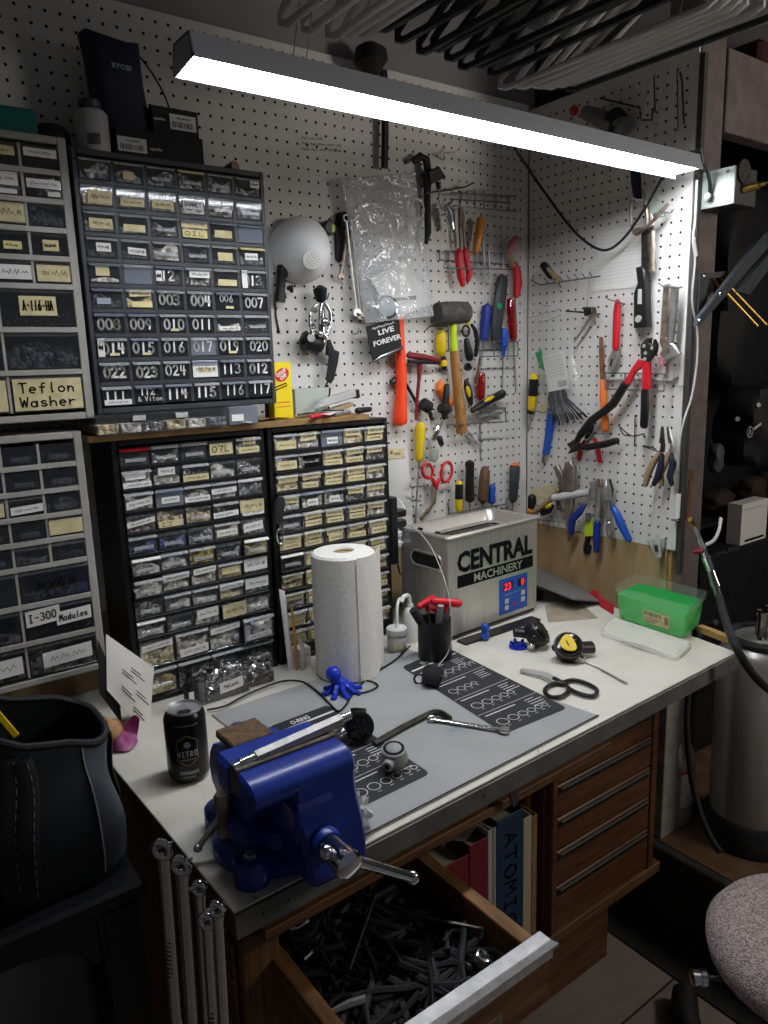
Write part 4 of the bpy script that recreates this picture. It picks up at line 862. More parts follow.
# ================================================================ things standing on the bench
def regulator(name, label, c, ax, r, h, face='black_gloss', body='black_plastic', tube_dir=None, tl=.05, tr=.013, extra=None, group='diving regulators on the bench', side=None):
    """second stage: round case with a purge cover, a mouthpiece tube and a hose fitting"""
    ax = V(ax).normalized(); c = V(c); g = thing(name, label, 'regulator', (c.x, c.y, BENCH), group)
    case = MB(body); case.lathe([(r*.62, -h*.55), (r*.86, -h*.40), (r*.98, -h*.05), (r, h*.1), (r*.98, h*.3), (r*.9, h*.42)], c, ax, 28); cs = part('case', case, g)
    cv = MB(face); cv.lathe([(r*.88, h*.42), (r*.84, h*.52), (r*.5, h*.60), (r*.05, h*.62)], c, ax, 28); co = part('purge_cover', cv, cs)
    a = ax.orthogonal().normalized(); b = ax.cross(a)
    sp = MB('dark_steel')
    for k in range(6):
        w = math.pi*2*k/6; d = a*math.cos(w)+b*math.sin(w); q = ax.cross(d)
        sp.box(c+ax*(h*.595)+d*r*.42, (r*.30, r*.10, .0015), 0, (d, q, ax))
    part('vents', sp, co)
    rb = MB('dark_steel')
    rb.tube([c+ax*(h*.36)+(a*math.cos(w)+b*math.sin(w))*r*.965 for w in [2*math.pi*k/28 for k in range(28)]], r*.055, n=6, closed=True); part('rim_ring', rb, cs)
    lv = (UP-ax*UP.dot(ax)).normalized(); lw = ax.cross(lv); part('lever_knob', MB(body).tube([c+lw*r*.8, c+lw*r*1.0, c+lw*r*1.12], [r*.26, r*.26, r*.2], n=12, rnd=True), cs)
    if tube_dir:
        td = V(tube_dir).normalized(); part('mouth_tube', MB(body).tube([c+td*r*.6, c+td*(r*.9+tl*.5), c+td*(r*.9+tl)], [tr*1.15, tr, tr*1.05], n=16, nrm=ax, sn=.75), g)
    if side:
        sd = V(side).normalized(); m = MB('chrome'); m.tube([c+sd*r*.85, c+sd*r*1.0, c+sd*r*1.001, c+sd*r*1.22, c+sd*r*1.221, c+sd*r*1.3], [.006, .006, .0085, .0085, .006, .006], n=12); part('fitting', m, g)
    return g
# soda can
c = V((-1.274, -.450, .9002)); g = thing('drink_can', 'open black can of NITRO drink on the bench left side', 'can', c)
mb = MB('can_black'); mb.lathe([(.025, 0), (.0265, .002), (.0325, .009), (.033, .014), (.033, .104), (.0315, .110), (.0275, .1165)], c, UP, 40); bd = part('body', mb, g)
mb = MB('aluminium'); mb.lathe([(.0275, .1166), (.028, .119), (.0272, .1205), (.0255, .119), (.025, .1165), (.002, .1165)], c, UP, 36); ld = part('lid', mb, g)
d2 = (CAM-c); d2.z = 0; d2.normalize(); s2 = UP.cross(d2)
mb = MB('hole_dark'); mb.lathe([(.009, .1172), (.009, .1175)], c+d2*.012, UP, 18, ref=s2, sx=1.2); part('opening', mb, ld)
mb = MB('aluminium'); mb.box(c-d2*.004+UP*.1185, (.012, .022, .001), .0004, (s2, d2, UP)); part('tab', mb, ld)
def can_p(u, z): # u metres round the can, centred on the camera side
    w = u/.033; dd = d2*math.cos(w)+s2*math.sin(w); return c+dd*.0333+UP*z
dc = MB('can_gold')
def cline(P, w):
    Q = []
    for (u0, z0), (u1, z1) in zip(P, P[1:]):
        for k in range(6): Q.append((u0+(u1-u0)*k/6, z0+(z1-z0)*k/6))
    Q.append(P[-1]); wd = w/2
    for (u0, z0), (u1, z1) in zip(Q, Q[1:]):
        l = math.hypot(u1-u0, z1-z0); nx, nz = -(z1-z0)/l*wd, (u1-u0)/l*wd
        dc.add([can_p(u0-nx, z0-nz), can_p(u1-nx, z1-nz), can_p(u1+nx, z1+nz), can_p(u0+nx, z0+nz)], [(0, 1, 2, 3)])
cline([(-.016, .076), (0, .086), (.016, .076), (.016, .044), (0, .034), (-.016, .044), (-.016, .076)], .0013)
dc.mat('can_grey')
for i, ch in enumerate('NITRO'):
    for st in STROKES[ch]: cline([(-.0165+.0068*i+x*.005, .050+y*.009) for x, y in st], .0014)
cline(arc(0, .070, .0045, .0045, 0, 360, 10), .0012); cline([(-.004, .07), (.004, .07)], .001); cline([(0, .074), (0, .066)], .001); cline([(-.012, .045), (.012, .045)], .0008)
for i in range(10): cline([(-.014+.003*i, .020), (-.0125+.003*i, .026), (-.012+.003*i, .020)], .0009)
for i in range(8): cline([(-.010+.0026*i, .013), (-.0085+.0026*i, .017)], .0009)
for i in range(12): cline([(-.018+.0032*i, .101), (-.0165+.0032*i, .103)], .0009)
part('print', dc, bd)
# paper towel roll
c = V((-.850, -.280, .9038)); g = thing('paper_towel_roll', 'white paper towel roll standing upright with a loose sheet', 'paper towels', c)
mb = MB('towel'); R_ = .066; mb.lathe([(.02, .006), (.02, .0005), (R_-.004, 0), (R_, .004), (R_+.001, .10), (R_, .262), (R_-.005, .267), (.024, .268), (.022, .265), (.022, .20)], c, UP, 48); part('roll', mb, g)
mb = MB('card'); mb.lathe([(.0215, .262), (.0215, .2645), (.019, .2645), (.019, .18), (.001, .18)], c, UP, 24); part('core', mb, g)
mb = MB('towel')
def sheet(u, v):
    if u < .5:
        w = math.radians(-100+130*u); p = V((math.cos(w), math.sin(w), 0))*(R_+.0025)
    else:
        w = math.radians(-35); p = V((math.cos(w), math.sin(w), 0))*(R_+.0025)+V((.72, .69, 0))*((u-.5)*.10)+V((.0, -.002, 0))*math.sin(v*6)
    return c+p+UP*(.001+.264*v)
mb.grid(sheet, 16, 10, .0008, V((1, 0, 0))); part('loose_sheet', mb, g)
# sheets of paper leaning between and beside the cabinets
def leaning(name, label, cat, P, m, th=.0012, nrm=NB, marks=0):
    mb = MB(m); a, b, c_, d = [V(p) for p in P]
    mb.grid(lambda u, v: ((a*(1-u)+b*u)*(1-v)+(d*(1-u)+c_*u)*v)+V(nrm)*(.006*math.sin(math.pi*v)*math.sin(math.pi*u)), 8, 8, th, V(nrm))
    if marks:
        mb.mat('ink')
        for k in range(marks):
            u0, v0 = random.uniform(.35, .75), .15+.7*k/marks; q = lambda u, v: (a*(1-u)+b*u)*(1-v)+(d*(1-u)+c_*u)*v+V(nrm)*(.007*math.sin(math.pi*v)*math.sin(math.pi*u)+.001)
            mb.line([q(u0-.12, v0), q(u0+.18, v0+.004)], .0016, nrm, .0003); mb.line([q(u0-.12, v0+.05), q(u0+.10, v0+.053)], .0016, nrm, .0003)
    return one(name, mb, label, cat)
LN = V((-.75, -.65, 0))
leaning('paper_sheet', 'white printed sheets leaning against the black cabinet behind the can', 'paper', [un(107, 690, 1, -.235), un(149, 737, 1, -.205), un(154, 668, 1, -.205), un(106, 634, 1, -.225)], 'paper', .002, NB, 5)
leaning('paper_sheet', 'dark-backed booklet leaning beside the printed white sheets', 'booklet', [un(100, 694, 1, -.235), un(122, 724, 1, -.205), un(118, 684, 1, -.205), un(98, 640, 1, -.235)], 'hole_dark', .003, NB)
leaning('paper_sheet', 'white card standing upright between the two black bench cabinets', 'paper', [(-.944, -.190, .9005), (-.928, -.185, .9005), (-.932, -.172, 1.075), (-.948, -.176, 1.085)], 'paper', .001)
leaning('envelope', 'orange-brown envelope standing between the two black cabinets', 'envelope', [(-.930, -.198, .9005), (-.921, -.194, .9005), (-.921, -.184, 1.035), (-.928, -.187, 1.05)], 'envelope', .001)
leaning('paper_sheet', 'short white card in front of the orange-brown envelope', 'paper', [(-.922, -.208, .9005), (-.901, -.196, .9005), (-.903, -.190, .955), (-.922, -.198, .985)], 'paper2', .001)
mb = MB('label_white'); mb.span((-.925, -.190, .9005), (-.886, -.160, .944), .002); mb.mat('ink'); scribble(mb, V((-.920, -.1902, .928)), X*.03, UP*.004)
one('small_carton', mb, 'small white carton beside the base of the paper towel roll', 'carton')
# clear containers of silver fittings
def tub(label, a, b, z0, h, grp):
    g = thing('plastic_tub', label, 'container', ((a[0]+b[0])/2, (a[1]+b[1])/2, z0), grp)
    m = MB('clear'); t = .0015
    m.span((a[0], a[1], z0), (b[0], a[1]+t, z0+h), .0006); m.span((a[0], b[1]-t, z0), (b[0], b[1], z0+h)); m.span((a[0], a[1]+t, z0), (a[0]+t, b[1]-t, z0+h)); m.span((b[0]-t, a[1]+t, z0), (b[0], b[1]-t, z0+h)); m.span((a[0]+t, a[1]+t, z0), (b[0]-t, b[1]-t, z0+t))
    bx = part('box', m, g)
    return g, bx
g, bx = tub('clear tub heaped with silver fittings and a white label, by the cabinet', (-1.152, -.226), (-1.052, -.166), .9005, .060, 'tubs of fittings')
def heap(lab, a, b, z0, z1, n, rng):
    m = MB('dark_steel'); m.span((a[0], a[1], z0), (b[0], b[1], z0+.02))
    for k in range(n):
        z = z0+(z1-z0)*k/n; c_ = V((rng.uniform(a[0]+.004, b[0]-.004), rng.choice([a[1]+.004, rng.uniform(a[1]+.004, b[1]-.004)]), z)); r_ = rng.uniform(.003, .0042); d_ = V((rng.uniform(-1, 1), rng.uniform(-1, 1), rng.uniform(-.6, 1))).normalized()
        m.mat(rng.choice(['chrome', 'chrome', 'steel', 'dark_steel'])); m.lathe([(r_*.6, -r_*1.1), (r_, -r_*.9), (r_, 0), (r_*.7, .0002), (r_*.7, r_*1.0), (r_*.4, r_*1.2)], c_, d_, 8)
    return one('silver_fittings', m, lab, 'fittings', kind='stuff')
rng = random.Random(3)
heap('heap of shiny silver fittings in the front clear tub', (-1.149, -.2235), (-1.055, -.1685), .9025, .962, 300, rng)
m = MB('label_white'); m.prism([V((-1.118, -.2266, .914)), V((-1.068, -.2266, .918)), V((-1.068, -.2266, .940)), V((-1.118, -.2266, .936))], NB, .0004); scribble(m, V((-1.112, -.2271, .927)), X*.04, UP*.005, .0012); part('label', m, bx)
g, bx = tub('clear tub of silver fittings behind the labelled tub', (-1.048, -.215), (-.990, -.160), .9005, .05, 'tubs of fittings')
heap('heap of silver fittings in the smaller rear tub', (-1.046, -.2125), (-.992, -.1625), .9025, .952, 130, rng)
# small black bottle
c = V((-1.176, -.222, .9005)); g = thing('pump_bottle', 'small black bottle with cap standing beside the tub of silver fittings', 'bottle', c)
mb = MB('black_plastic'); mb.lathe([(.012, 0), (.0135, .002), (.0135, .05), (.011, .056)], c, UP, 20); bd = part('bottle', mb, g); part('cap', MB('black_gloss').lathe([(.009, .0562), (.009, .066), (.006, .068), (.005, .076), (.006, .077), (.006, .084)], c, UP, 16), g)
mb = MB('label_white'); mb.box(c+V((-.004, -.0134, .025)), (.010, .0006, .03)); part('label', mb, bd)
c = c+V((.022, .008, 0)); mb = MB('grey_plastic'); mb.lathe([(.009, 0), (.009, .04), (.0075, .043), (.004, .044), (.004, .054)], c, UP, 16); one('small_vial', mb, 'slim grey vial touching the small black bottle', 'vial')
# black hose lying over the mat
H = lambda px, py, h=.0065: T(px, py, h)
def cable(name, label, P, r, m, cat='cable'):
    return one(name, MB(m).tube(spl(P, 6), r, n=8), label, cat)
cable('cable', 'thin black cable looping from the fittings tub over the grey mat', [H(207, 710), H(225, 706), H(242, 697), H(262, 688), H(284, 681), H(303, 682), H(318, 692), H(330, 704), H(338, 711), H(345, 706), H(352, 695), H(362, 683), H(378, 671), H(395, 660), H(410, 646)], .0021, 'black_plastic')
cable('cable', 'short white cable end by the base of the paper towels', [H(348, 689), H(358, 681), H(370, 681), H(378, 686), H(366, 692), H(352, 694)], .0018, 'black_plastic')
# octopus figure
c = T(342, 692, .0035); g = thing('octopus_figure', 'blue toy octopus on the grey mat in front of the paper towels', 'figure', c)
mb = MB('toy_blue'); mb.ball(c+V((-.012, .010, .038)), (.0155, .017, .017), 16, 10); mb.tube([c+V((-.010, .008, .03)), c+V((0, 0, .016))], [.012, .013], n=12); hd = part('head', mb, g)
for k in range(8):
    w = 2*math.pi*k/8+.3; d = V((math.cos(w), math.sin(w), 0)); s = V((-d.y, d.x, 0))
    part('arm', MB('toy_blue').tube(spl([c+UP*.017+d*.004, c+d*.016+UP*.014, c+d*.026+UP*.005+s*.004, c+d*.034+UP*.0035+s*.010, c+d*.040+UP*.003+s*.004], 4), [.0062]*5+[.0055]*5+[.005]*4+[.004, .0035, .003], n=8), g)
e = (CAM-c).normalized(); part('eyes', MB('black_gloss').ball(c+V((-.012, .010, .032))+e*.014+V((.005, -.003, 0)), .003, 8, 6).ball(c+V((-.012, .010, .032))+e*.014-V((.005, -.003, 0)), .003, 8, 6), hd)
# regulators
cv = T(358, 726, .030); regulator('regulator', 'black regulator second stage on the mat at the end of the vise bar', cv, (-.35, -.8, .35), .026, .034, tube_dir=(.25, .3, .55), tl=.006, tr=.014, side=(-.85, .1, -.1))
c = T(432, 676, .024); regulator('regulator', 'black rubber regulator on the corner of the back ring chart', c, (.6, .3, .72), .021, .034, face='rubber', body='rubber', tube_dir=None)
mb = MB('black_plastic'); q = T(419, 679, .012); av = (CAM-q).normalized(); a1 = av.orthogonal().normalized(); b1 = av.cross(a1); mb.tube([q+(a1*math.cos(t*math.pi/10)+b1*math.sin(t*math.pi/10))*.0095 for t in range(20)], .0026, n=8, closed=True); mb.mat('paint_white'); mb.lathe([(.0075, -.001), (.0075, .001)], q, av, 20)
one('gauge_ring', mb, 'small black ring with white face beside the rubber regulator', 'ring')
regulator('regulator', 'black regulator resting on a blue print stand in front of the steel tank', T(536, 634, .032), (.45, -.62, .62), .032, .036, tube_dir=(-.7, .55, .1), tl=.022, tr=.013, side=(-.7, -.3, -.45))
c = T(518, 647, .001); mb = MB('toy_blue'); mb.lathe([(.021, 0), (.021, .003), (.012, .004), (.011, .010)], c, UP, 24)
for k in range(5): w = k*1.256; mb.tube([c+UP*.004+V((math.cos(w), math.sin(w), 0))*.013, c+V((math.cos(w), math.sin(w), 0))*.016+UP*.016], .004, n=8, rnd=True)
one('print_stand', mb, 'round blue plastic stand under the black regulator', 'stand')
g = regulator('regulator', 'black regulator with bright yellow purge cover beside the scissors', T(568, 648, .028), (-.45, -.45, .72), .031, .040, face='black_gloss', tube_dir=(.85, -.25, -.12), tl=.035, tr=.014, side=(.25, -.9, -.4))
ya = V((-.45, -.45, .72)).normalized(); yc = T(568, 648, .028)+ya*.0255
ym = MB('yellow'); a1 = ya.cross(V((.85, -.25, 0))).normalized(); b1 = a1.cross(ya); ym.prism([yc+a1*(.021*math.cos(t))+b1*(.016*math.sin(t)+.003*math.cos(2*t)) for t in [2*math.pi*k/18 for k in range(18)]], ya, .003, .001)
ym.mat('ink'); ym.line([yc+b1*k*.003-a1*.006+ya*.0003 for k in (-1,)]+[yc-b1*.003+a1*.006+ya*.0003], .002, ya, .0004); part('yellow_cover', ym, g, 'bright yellow purge cover')
# grey ball housing
c = T(394, 757, .0245); g = thing('ball_housing', 'pale grey round regulator housing with dark opening on the mat', 'housing', c)
mb = MB('ring_grey'); av = (CAM-c).normalized(); upv = (UP-av*UP.dot(av)).normalized(); rv = upv.cross(av)
mb.ball(c, .0225, 22, 14); part('shell', mb, g)
mb = MB('ring_grey'); q = c+upv*.008; ang = (upv*.6+av*.5).normalized(); a1 = ang.orthogonal().normalized(); b1 = ang.cross(a1)
mb.tube([c+ang*.0145+(a1*math.cos(t*math.pi/12)*.0175+b1*math.sin(t*math.pi/12)*.0175) for t in range(24)], .0032, n=8, closed=True); part('rim', mb, g)
mb = MB('hole_dark'); mb.lathe([(.0172, .0155), (.0172, .0185), (.006, .0187)], c, ang, 26); op = part('opening', mb, g); part('pin', MB('old_steel').lathe([(.004, .0188), (.004, .022)], c, ang, 12), op)
mb = MB('ring_grey'); sp = (av*.75-upv*.45-rv*.35).normalized(); mb.lathe([(.009, .018), (.009, .029), (.0075, .031)], c, sp, 20); s_ = part('spout', mb, g); part('bore', MB('hole_dark').lathe([(.004, .0305), (.004, .0318)], c, sp, 14), s_)
# long L-shaped hex key, combination wrench
P = [T(374, 744, .0085), T(400, 729, .0085), T(425, 716, .0085), T(434, 712.5, .0085), T(441, 713, .0085), T(450, 719, .0085)]
one('hex_key', MB('dark_steel').tube(spl(P, 4), .0058, n=6), 'long dark L-shaped hex key lying on the grey mat', 'hex key')
def open_end(c, d, s, n, r, th):
    """C-shaped head outline: c centre, d pointing direction, s side"""
    o = []
    for k in range(-128, 129, 16):
        a = math.radians(180+k); o.append(c+d*(math.cos(a)*r)+s*(math.sin(a)*r))
    o += [c+d*r*.75+s*r*.36, c-d*r*.1+s*r*.36, c-d*r*.1-s*r*.36, c+d*r*.75-s*r*.36]
    return o
def wrench(m, p0, p1, nrm, r0, r1, w, th, rk=.30):
    """combination wrench, ring at p0 and jaw at p1"""
    p0, p1, n = V(p0), V(p1), V(nrm).normalized(); d = (p1-p0).normalized(); s = n.cross(d); mb = MB(m)
    ring = [p0+(d*math.cos(t*math.pi/8)+s*math.sin(t*math.pi/8))*r0*.8 for t in range(16)]
    mb.tube(ring, r0*rk, n=10, nrm=n, sn=th/(r0*rk*2)*1.15, closed=True)
    mb.tube([p0+d*r0*.95, p0+d*r0*1.8, p1-d*r1*1.8, p1-d*r1*.8], [w*.62, w*.5, w*.5, w*.75], n=8, nrm=n, sn=th/w*.85)
    mb.prism([q+n*th*.5 for q in open_end(p1, d, s, n, r1, th)], n, th, th*.15)
    return mb
one('combination_wrench', wrench('chrome', T(432, 718.5, .009), T(505, 730, .0095), UP, .0085, .0105, .009, .005), 'chrome combination wrench lying across the front of the back ring chart', 'wrench')
# trauma scissors
g = thing('scissors', 'bent trauma scissors with black handles on the white bench top', 'scissors', T(560, 683, 0))
piv = T(556, 678.5, .006)
mb = MB('blade_steel'); mb.prism([T(520, 669.5, .006), T(523, 667.8, .006), T(546, 671.5, .006), T(557, 677, .006), T(562, 683, .006), T(553, 681, .006), T(542, 676, .006), T(525, 672.5, .006)], UP, .0022, .0005); bl = part('blade', mb, g)
mb = MB('blade_steel'); mb.prism([T(519.5, 671, .0035), T(546, 675, .0035), T(556, 681, .0035), T(550, 682, .0035), T(540, 677.5, .0035), T(520, 672.5, .0035)], UP, .0022, .0004); part('blade', mb, g)
part('rivet', MB('chrome').lathe([(.003, 0), (.003, .0012)], piv, UP, 12), bl)
for (P, hz) in (([(556, 683), (566, 685), (568, 691), (561, 696.5), (551, 697), (545, 692), (547, 687)], .006), ([(563, 682), (574, 680), (588, 684), (597, 690), (593, 696), (581, 694), (570, 689)], .006)):
    mb = MB('black_plastic'); Q = [T(a, b, hz) for a, b in P]; Q = spl(Q+[Q[0]], 4)[:-1]; mb.tube(Q, .0042, n=8, closed=True); part('handle', mb, g)
mb = MB('black_plastic'); mb.tube([T(553, 678, .006), T(562, 683, .006)], .0055, n=8, rnd=True); part('handle', mb, g)
# pick
mb = MB('dark_steel'); mb.tube([T(584, 662, .003), T(600, 669, .003)], [.0008, .0012], n=6); mb.mat('steel'); mb.tube([T(600, 669, .003), T(603, 670.5, .003), T(627, 683.5, .003)], [.0018, .0024, .0024], n=6)
one('pick', mb, 'thin steel pick lying beside the clear box lid', 'pick')
# ultrasonic cleaner
g = thing('ultrasonic_cleaner', 'brushed steel CENTRAL MACHINERY ultrasonic cleaner tank on the bench', 'cleaner', (-.415, -.2, .9005))
c00 = V((-.573, -.288, 0)); c10 = V((-.250, -.272, 0)); ux = (c10-c00).normalized(); vy = V((-ux.y, ux.x, 0)); Lx = (c10-c00).length; Dy = .165; zb, ztp = .913, 1.150
Q = lambda u, v, zz: c00+ux*u+vy*v+UP*zz
mb = MB('brushed')
o = [Q(.004, 0, 0), Q(Lx-.004, 0, 0), Q(Lx, .004, 0), Q(Lx, Dy-.004, 0), Q(Lx-.004, Dy, 0), Q(.004, Dy, 0), Q(0, Dy-.004, 0), Q(0, .004, 0)]
nn = len(o); vs = [p+UP*zb for p in o]+[p+UP*ztp for p in o]
mb.add(vs, [(i, (i+1) % nn, nn+(i+1) % nn, nn+i) for i in range(nn)]+[tuple(range(nn-1, -1, -1))]); hs = part('housing', mb, g)
def rrect(u0, u1, v0, v1, r, zz, n=5):
    out = []
    for (cu, cv_, a0) in ((u1-r, v1-r, 0), (u0+r, v1-r, 90), (u0+r, v0+r, 180), (u1-r, v0+r, 270)):
        for k in range(n+1): a = math.radians(a0+90*k/n); out.append(Q(cu+r*math.cos(a), cv_+r*math.sin(a), zz))
    return out
mb = MB('brushed')
R4 = [rrect(-.002, Lx+.002, -.002, Dy+.002, .006, ztp-.004), rrect(-.003, Lx+.003, -.003, Dy+.003, .007, ztp), rrect(-.001, Lx+.001, -.001, Dy+.001, .006, ztp+.004), rrect(.012, Lx-.012, .010, Dy-.010, .02, ztp+.003), rrect(.016, Lx-.016, .014, Dy-.014, .022, ztp-.004), rrect(.022, Lx-.022, .020, Dy-.020, .026, ztp-.022), rrect(.045, Lx-.035, .034, Dy-.034, .022, ztp-.025), rrect(.050, Lx-.040, .038, Dy-.038, .02, ztp-.10)]
n4 = len(R4[0]); mb.add([p for q in R4 for p in q], [(k*n4+i, k*n4+(i+1) % n4, (k+1)*n4+(i+1) % n4, (k+1)*n4+i) for k in range(len(R4)-1) for i in range(n4)]+[tuple((len(R4)-1)*n4+i for i in range(n4))]); part('tank', mb, g)
mb = MB('dark_steel'); mb.add(rrect(.051, Lx-.041, .039, Dy-.039, .02, ztp-.055), [tuple(range(n4))]); part('water', mb, g)
bk = MB('dark_steel')
ring = rrect(.056, Lx-.046, .044, Dy-.044, .018, ztp-.024); bk.tube(ring, .0022, n=6, closed=True)
for k in range(34):
    u = .062+(Lx-.115)*k/33; bk.tube([Q(u, .045, ztp-.026), Q(u, .045, ztp-.052)], .0008, n=4); bk.tube([Q(u, Dy-.045, ztp-.026), Q(u, Dy-.045, ztp-.052)], .0008, n=4)
for zz in (-.032, -.040, -.048): bk.tube(rrect(.057, Lx-.047, .045, Dy-.045, .017, ztp+zz), .0008, n=4, closed=True)
b_ = part('basket', bk, g)
for v in (.048, Dy-.055):
    hk = MB('chrome'); hk.prism([Q(.026, v, ztp-.006), Q(.052, v-.002, ztp-.012), Q(.052, v+.016, ztp-.012), Q(.026, v+.018, ztp-.006)], UP, .002, .0005); hk.prism([Q(.022, v, ztp-.004), Q(.028, v, ztp+.004), Q(.028, v+.018, ztp+.004), Q(.022, v+.018, ztp-.004)], V((-.6, 0, .8)), .0015); part('hook', hk, b_)
mb = MB('black_plastic'); mb.prism([Q(.006, .006, zb-.0003), Q(Lx-.006, .006, zb-.0003), Q(Lx-.006, Dy-.006, zb-.0003), Q(.006, Dy-.006, zb-.0003)], UP, .010, .001); part('base_plate', mb, g)
# recessed end handle
hn = -ux
mb = MB('brushed'); hc_ = Q(-.0012, Dy*.42, ztp-.062); rr_ = []
for (cv_, a0) in ((.036, -90), (-.036, 90)):
    for k in range(9): a = math.radians(a0+180*k/8); rr_.append(hc_+vy*(cv_+.018*math.cos(a))+UP*(.018*math.sin(a)))
mb.tube(rr_, .0035, n=8, closed=True); mb.mat('hole_dark'); mb.add([p+hn*.0004 for p in rr_], [tuple(range(len(rr_)))]); part('end_handle', mb, hs)
t = MB('ink'); on = -vy*.0006; w_ = Lx*.66
t.text('CENTRAL', Q(Lx*.10, -.0004, ztp-.090), ux, UP, .052, Lx*.83, .04, .0006, space=1.0)
t.prism([Q(Lx*.10, -.0005, ztp-.125), Q(Lx*.94, -.0005, ztp-.125), Q(Lx*.94, -.0005, ztp-.095), Q(Lx*.10, -.0005, ztp-.095)], -vy, .0003)
t.mat('brushed'); t.text('MACHINERY', Q(Lx*.27, -.0006, ztp-.120), ux, UP, .0205, Lx*.54, .02, .0008); part('lettering', t, hs)
pn = MB('panel_blue'); pn.prism([Q(Lx*.545, -.0005, ztp-.227), Q(Lx*.875, -.0005, ztp-.227), Q(Lx*.875, -.0005, ztp-.135), Q(Lx*.545, -.0005, ztp-.135)], -vy, .0004, .0002); po = part('control_panel', pn, hs)
ds = MB('hole_dark'); 
for (a, b_) in ((.60, .70), (.76, .84)): ds.prism([Q(Lx*a, -.0010, ztp-.166), Q(Lx*b_, -.0010, ztp-.166), Q(Lx*b_, -.0010, ztp-.146), Q(Lx*a, -.0010, ztp-.146)], -vy, .0004)
ds.mat('led_red'); ds.pen('23', Q(Lx*.605, -.0012, ztp-.164), ux, UP, .015, .013, .18); ds.pen('0', Q(Lx*.80, -.0012, ztp-.164), ux, UP, .015, .011, .18); part('display', ds, po)
bt_ = MB('lgrey')
for (a, zz) in ((.61, .195), (.61, .212), (.80, .186), (.80, .203)): bt_.prism([Q(Lx*a, -.001, ztp-zz-.006), Q(Lx*a+.014, -.001, ztp-zz-.006), Q(Lx*a+.014, -.001, ztp-zz+.006), Q(Lx*a, -.001, ztp-zz+.006)], -vy, .0006)
bt_.mat('red'); bt_.lathe([(.005, 0), (.005, .001)], Q(Lx*.72, -.0005, ztp-.208), -vy, 14); bt_.mat('label_blue'); bt_.line([Q(Lx*.61, -.001, ztp-.178), Q(Lx*.82, -.001, ztp-.176)], .0012, -vy); part('buttons', bt_, po)
for (u, v) in ((.02, .02), (Lx-.02, .02), (.02, Dy-.02), (Lx-.02, Dy-.02)): part('foot', MB('rubber').lathe([(.010, 0), (.011, .003)], Q(u, v, .9002), UP, 14), g)
mb = MB('black_plastic'); mb.span((-.555, -.330, .9005), (-.30, -.297, .9055), .001); one('black_strip', mb, 'flat black strip on the bench along the front of the steel cleaner', 'strip')
# cup of T-handle keys
c = V((-.655, -.338, .9038)); g = thing('tool_cup', 'black cylindrical cup of T-handle hex keys beside the steel cleaner', 'cup', c)
mb = MB('black_plastic'); mb.lathe([(.036, 0), (.0375, .002), (.0375, .088), (.0368, .090), (.0348, .088), (.0345, .008), (.001, .008)], c, UP, 40); part('cup', mb, g)
def tkey(label, p, q, hd, m, L_=.030, r=.0055):
    p, q = V(p), V(q); d = (q-p).normalized(); h = V(hd); h = (h-d*h.dot(d)).normalized(); k = thing('hex_key', label, 'hex key', p, 'T-handle keys in the black cup')
    part('shaft', MB('steel').tube([p, q], .0026, n=6), k)
    part('handle', MB(m).tube([q-h*L_, q-h*L_*.4, q+h*L_*.4, q+h*L_], [r, r*1.1, r*1.1, r], n=10, rnd=True).tube([q-d*.022, q], [r*.7, r], n=8), k)
cz = c+UP*.012
tkey('red T-handle hex key leaning right out of the black cup', cz+V((.0, -.012, 0)), c+V((.016, -.022, .128)), (.85, -.5, -.45), 'red', .036, .0085)
tkey('red T-handle hex key at the back left of the black cup', cz+V((.01, .012, 0)), c+V((-.008, .018, .124)), (.9, .2, .25), 'red', .030, .0075)
tkey('red T-handle hex key low in the middle of the black cup', cz+V((.005, .0, 0)), c+V((.006, -.004, .108)), (.2, -.9, .1), 'red', .018, .006)
def peg(label, p, q, m, r, cap=None):
    p, q = V(p), V(q); d = (q-p).normalized(); g_ = thing('driver', label, 'driver', p, 'drivers in the black cup')
    part('handle', MB(m).tube([q-d*.075, q-d*.06, q-d*.004, q], [r*.7, r, r, r*.9], n=14), g_); part('shaft', MB('steel').tube([p, q-d*.075], .0025, n=6), g_)
    if cap: part('cap', MB(cap).tube([q+d*.0001, q+d*.002], r*.85, n=14), g_)
peg('grey-capped round driver handle in the middle of the black cup', cz+V((-.008, -.012, 0)), c+V((-.002, -.024, .124)), 'grey_plastic', .0075, 'lgrey')
peg('orange-capped grey driver handle at the right of the black cup', cz+V((.012, -.006, 0)), c+V((.022, -.020, .126)), 'grey_plastic', .0085, 'neon_orange')
peg('black handle sticking out at the left of the black cup', cz+V((.012, .004, 0)), c+V((-.050, .012, .118)), 'black_soft', .010)
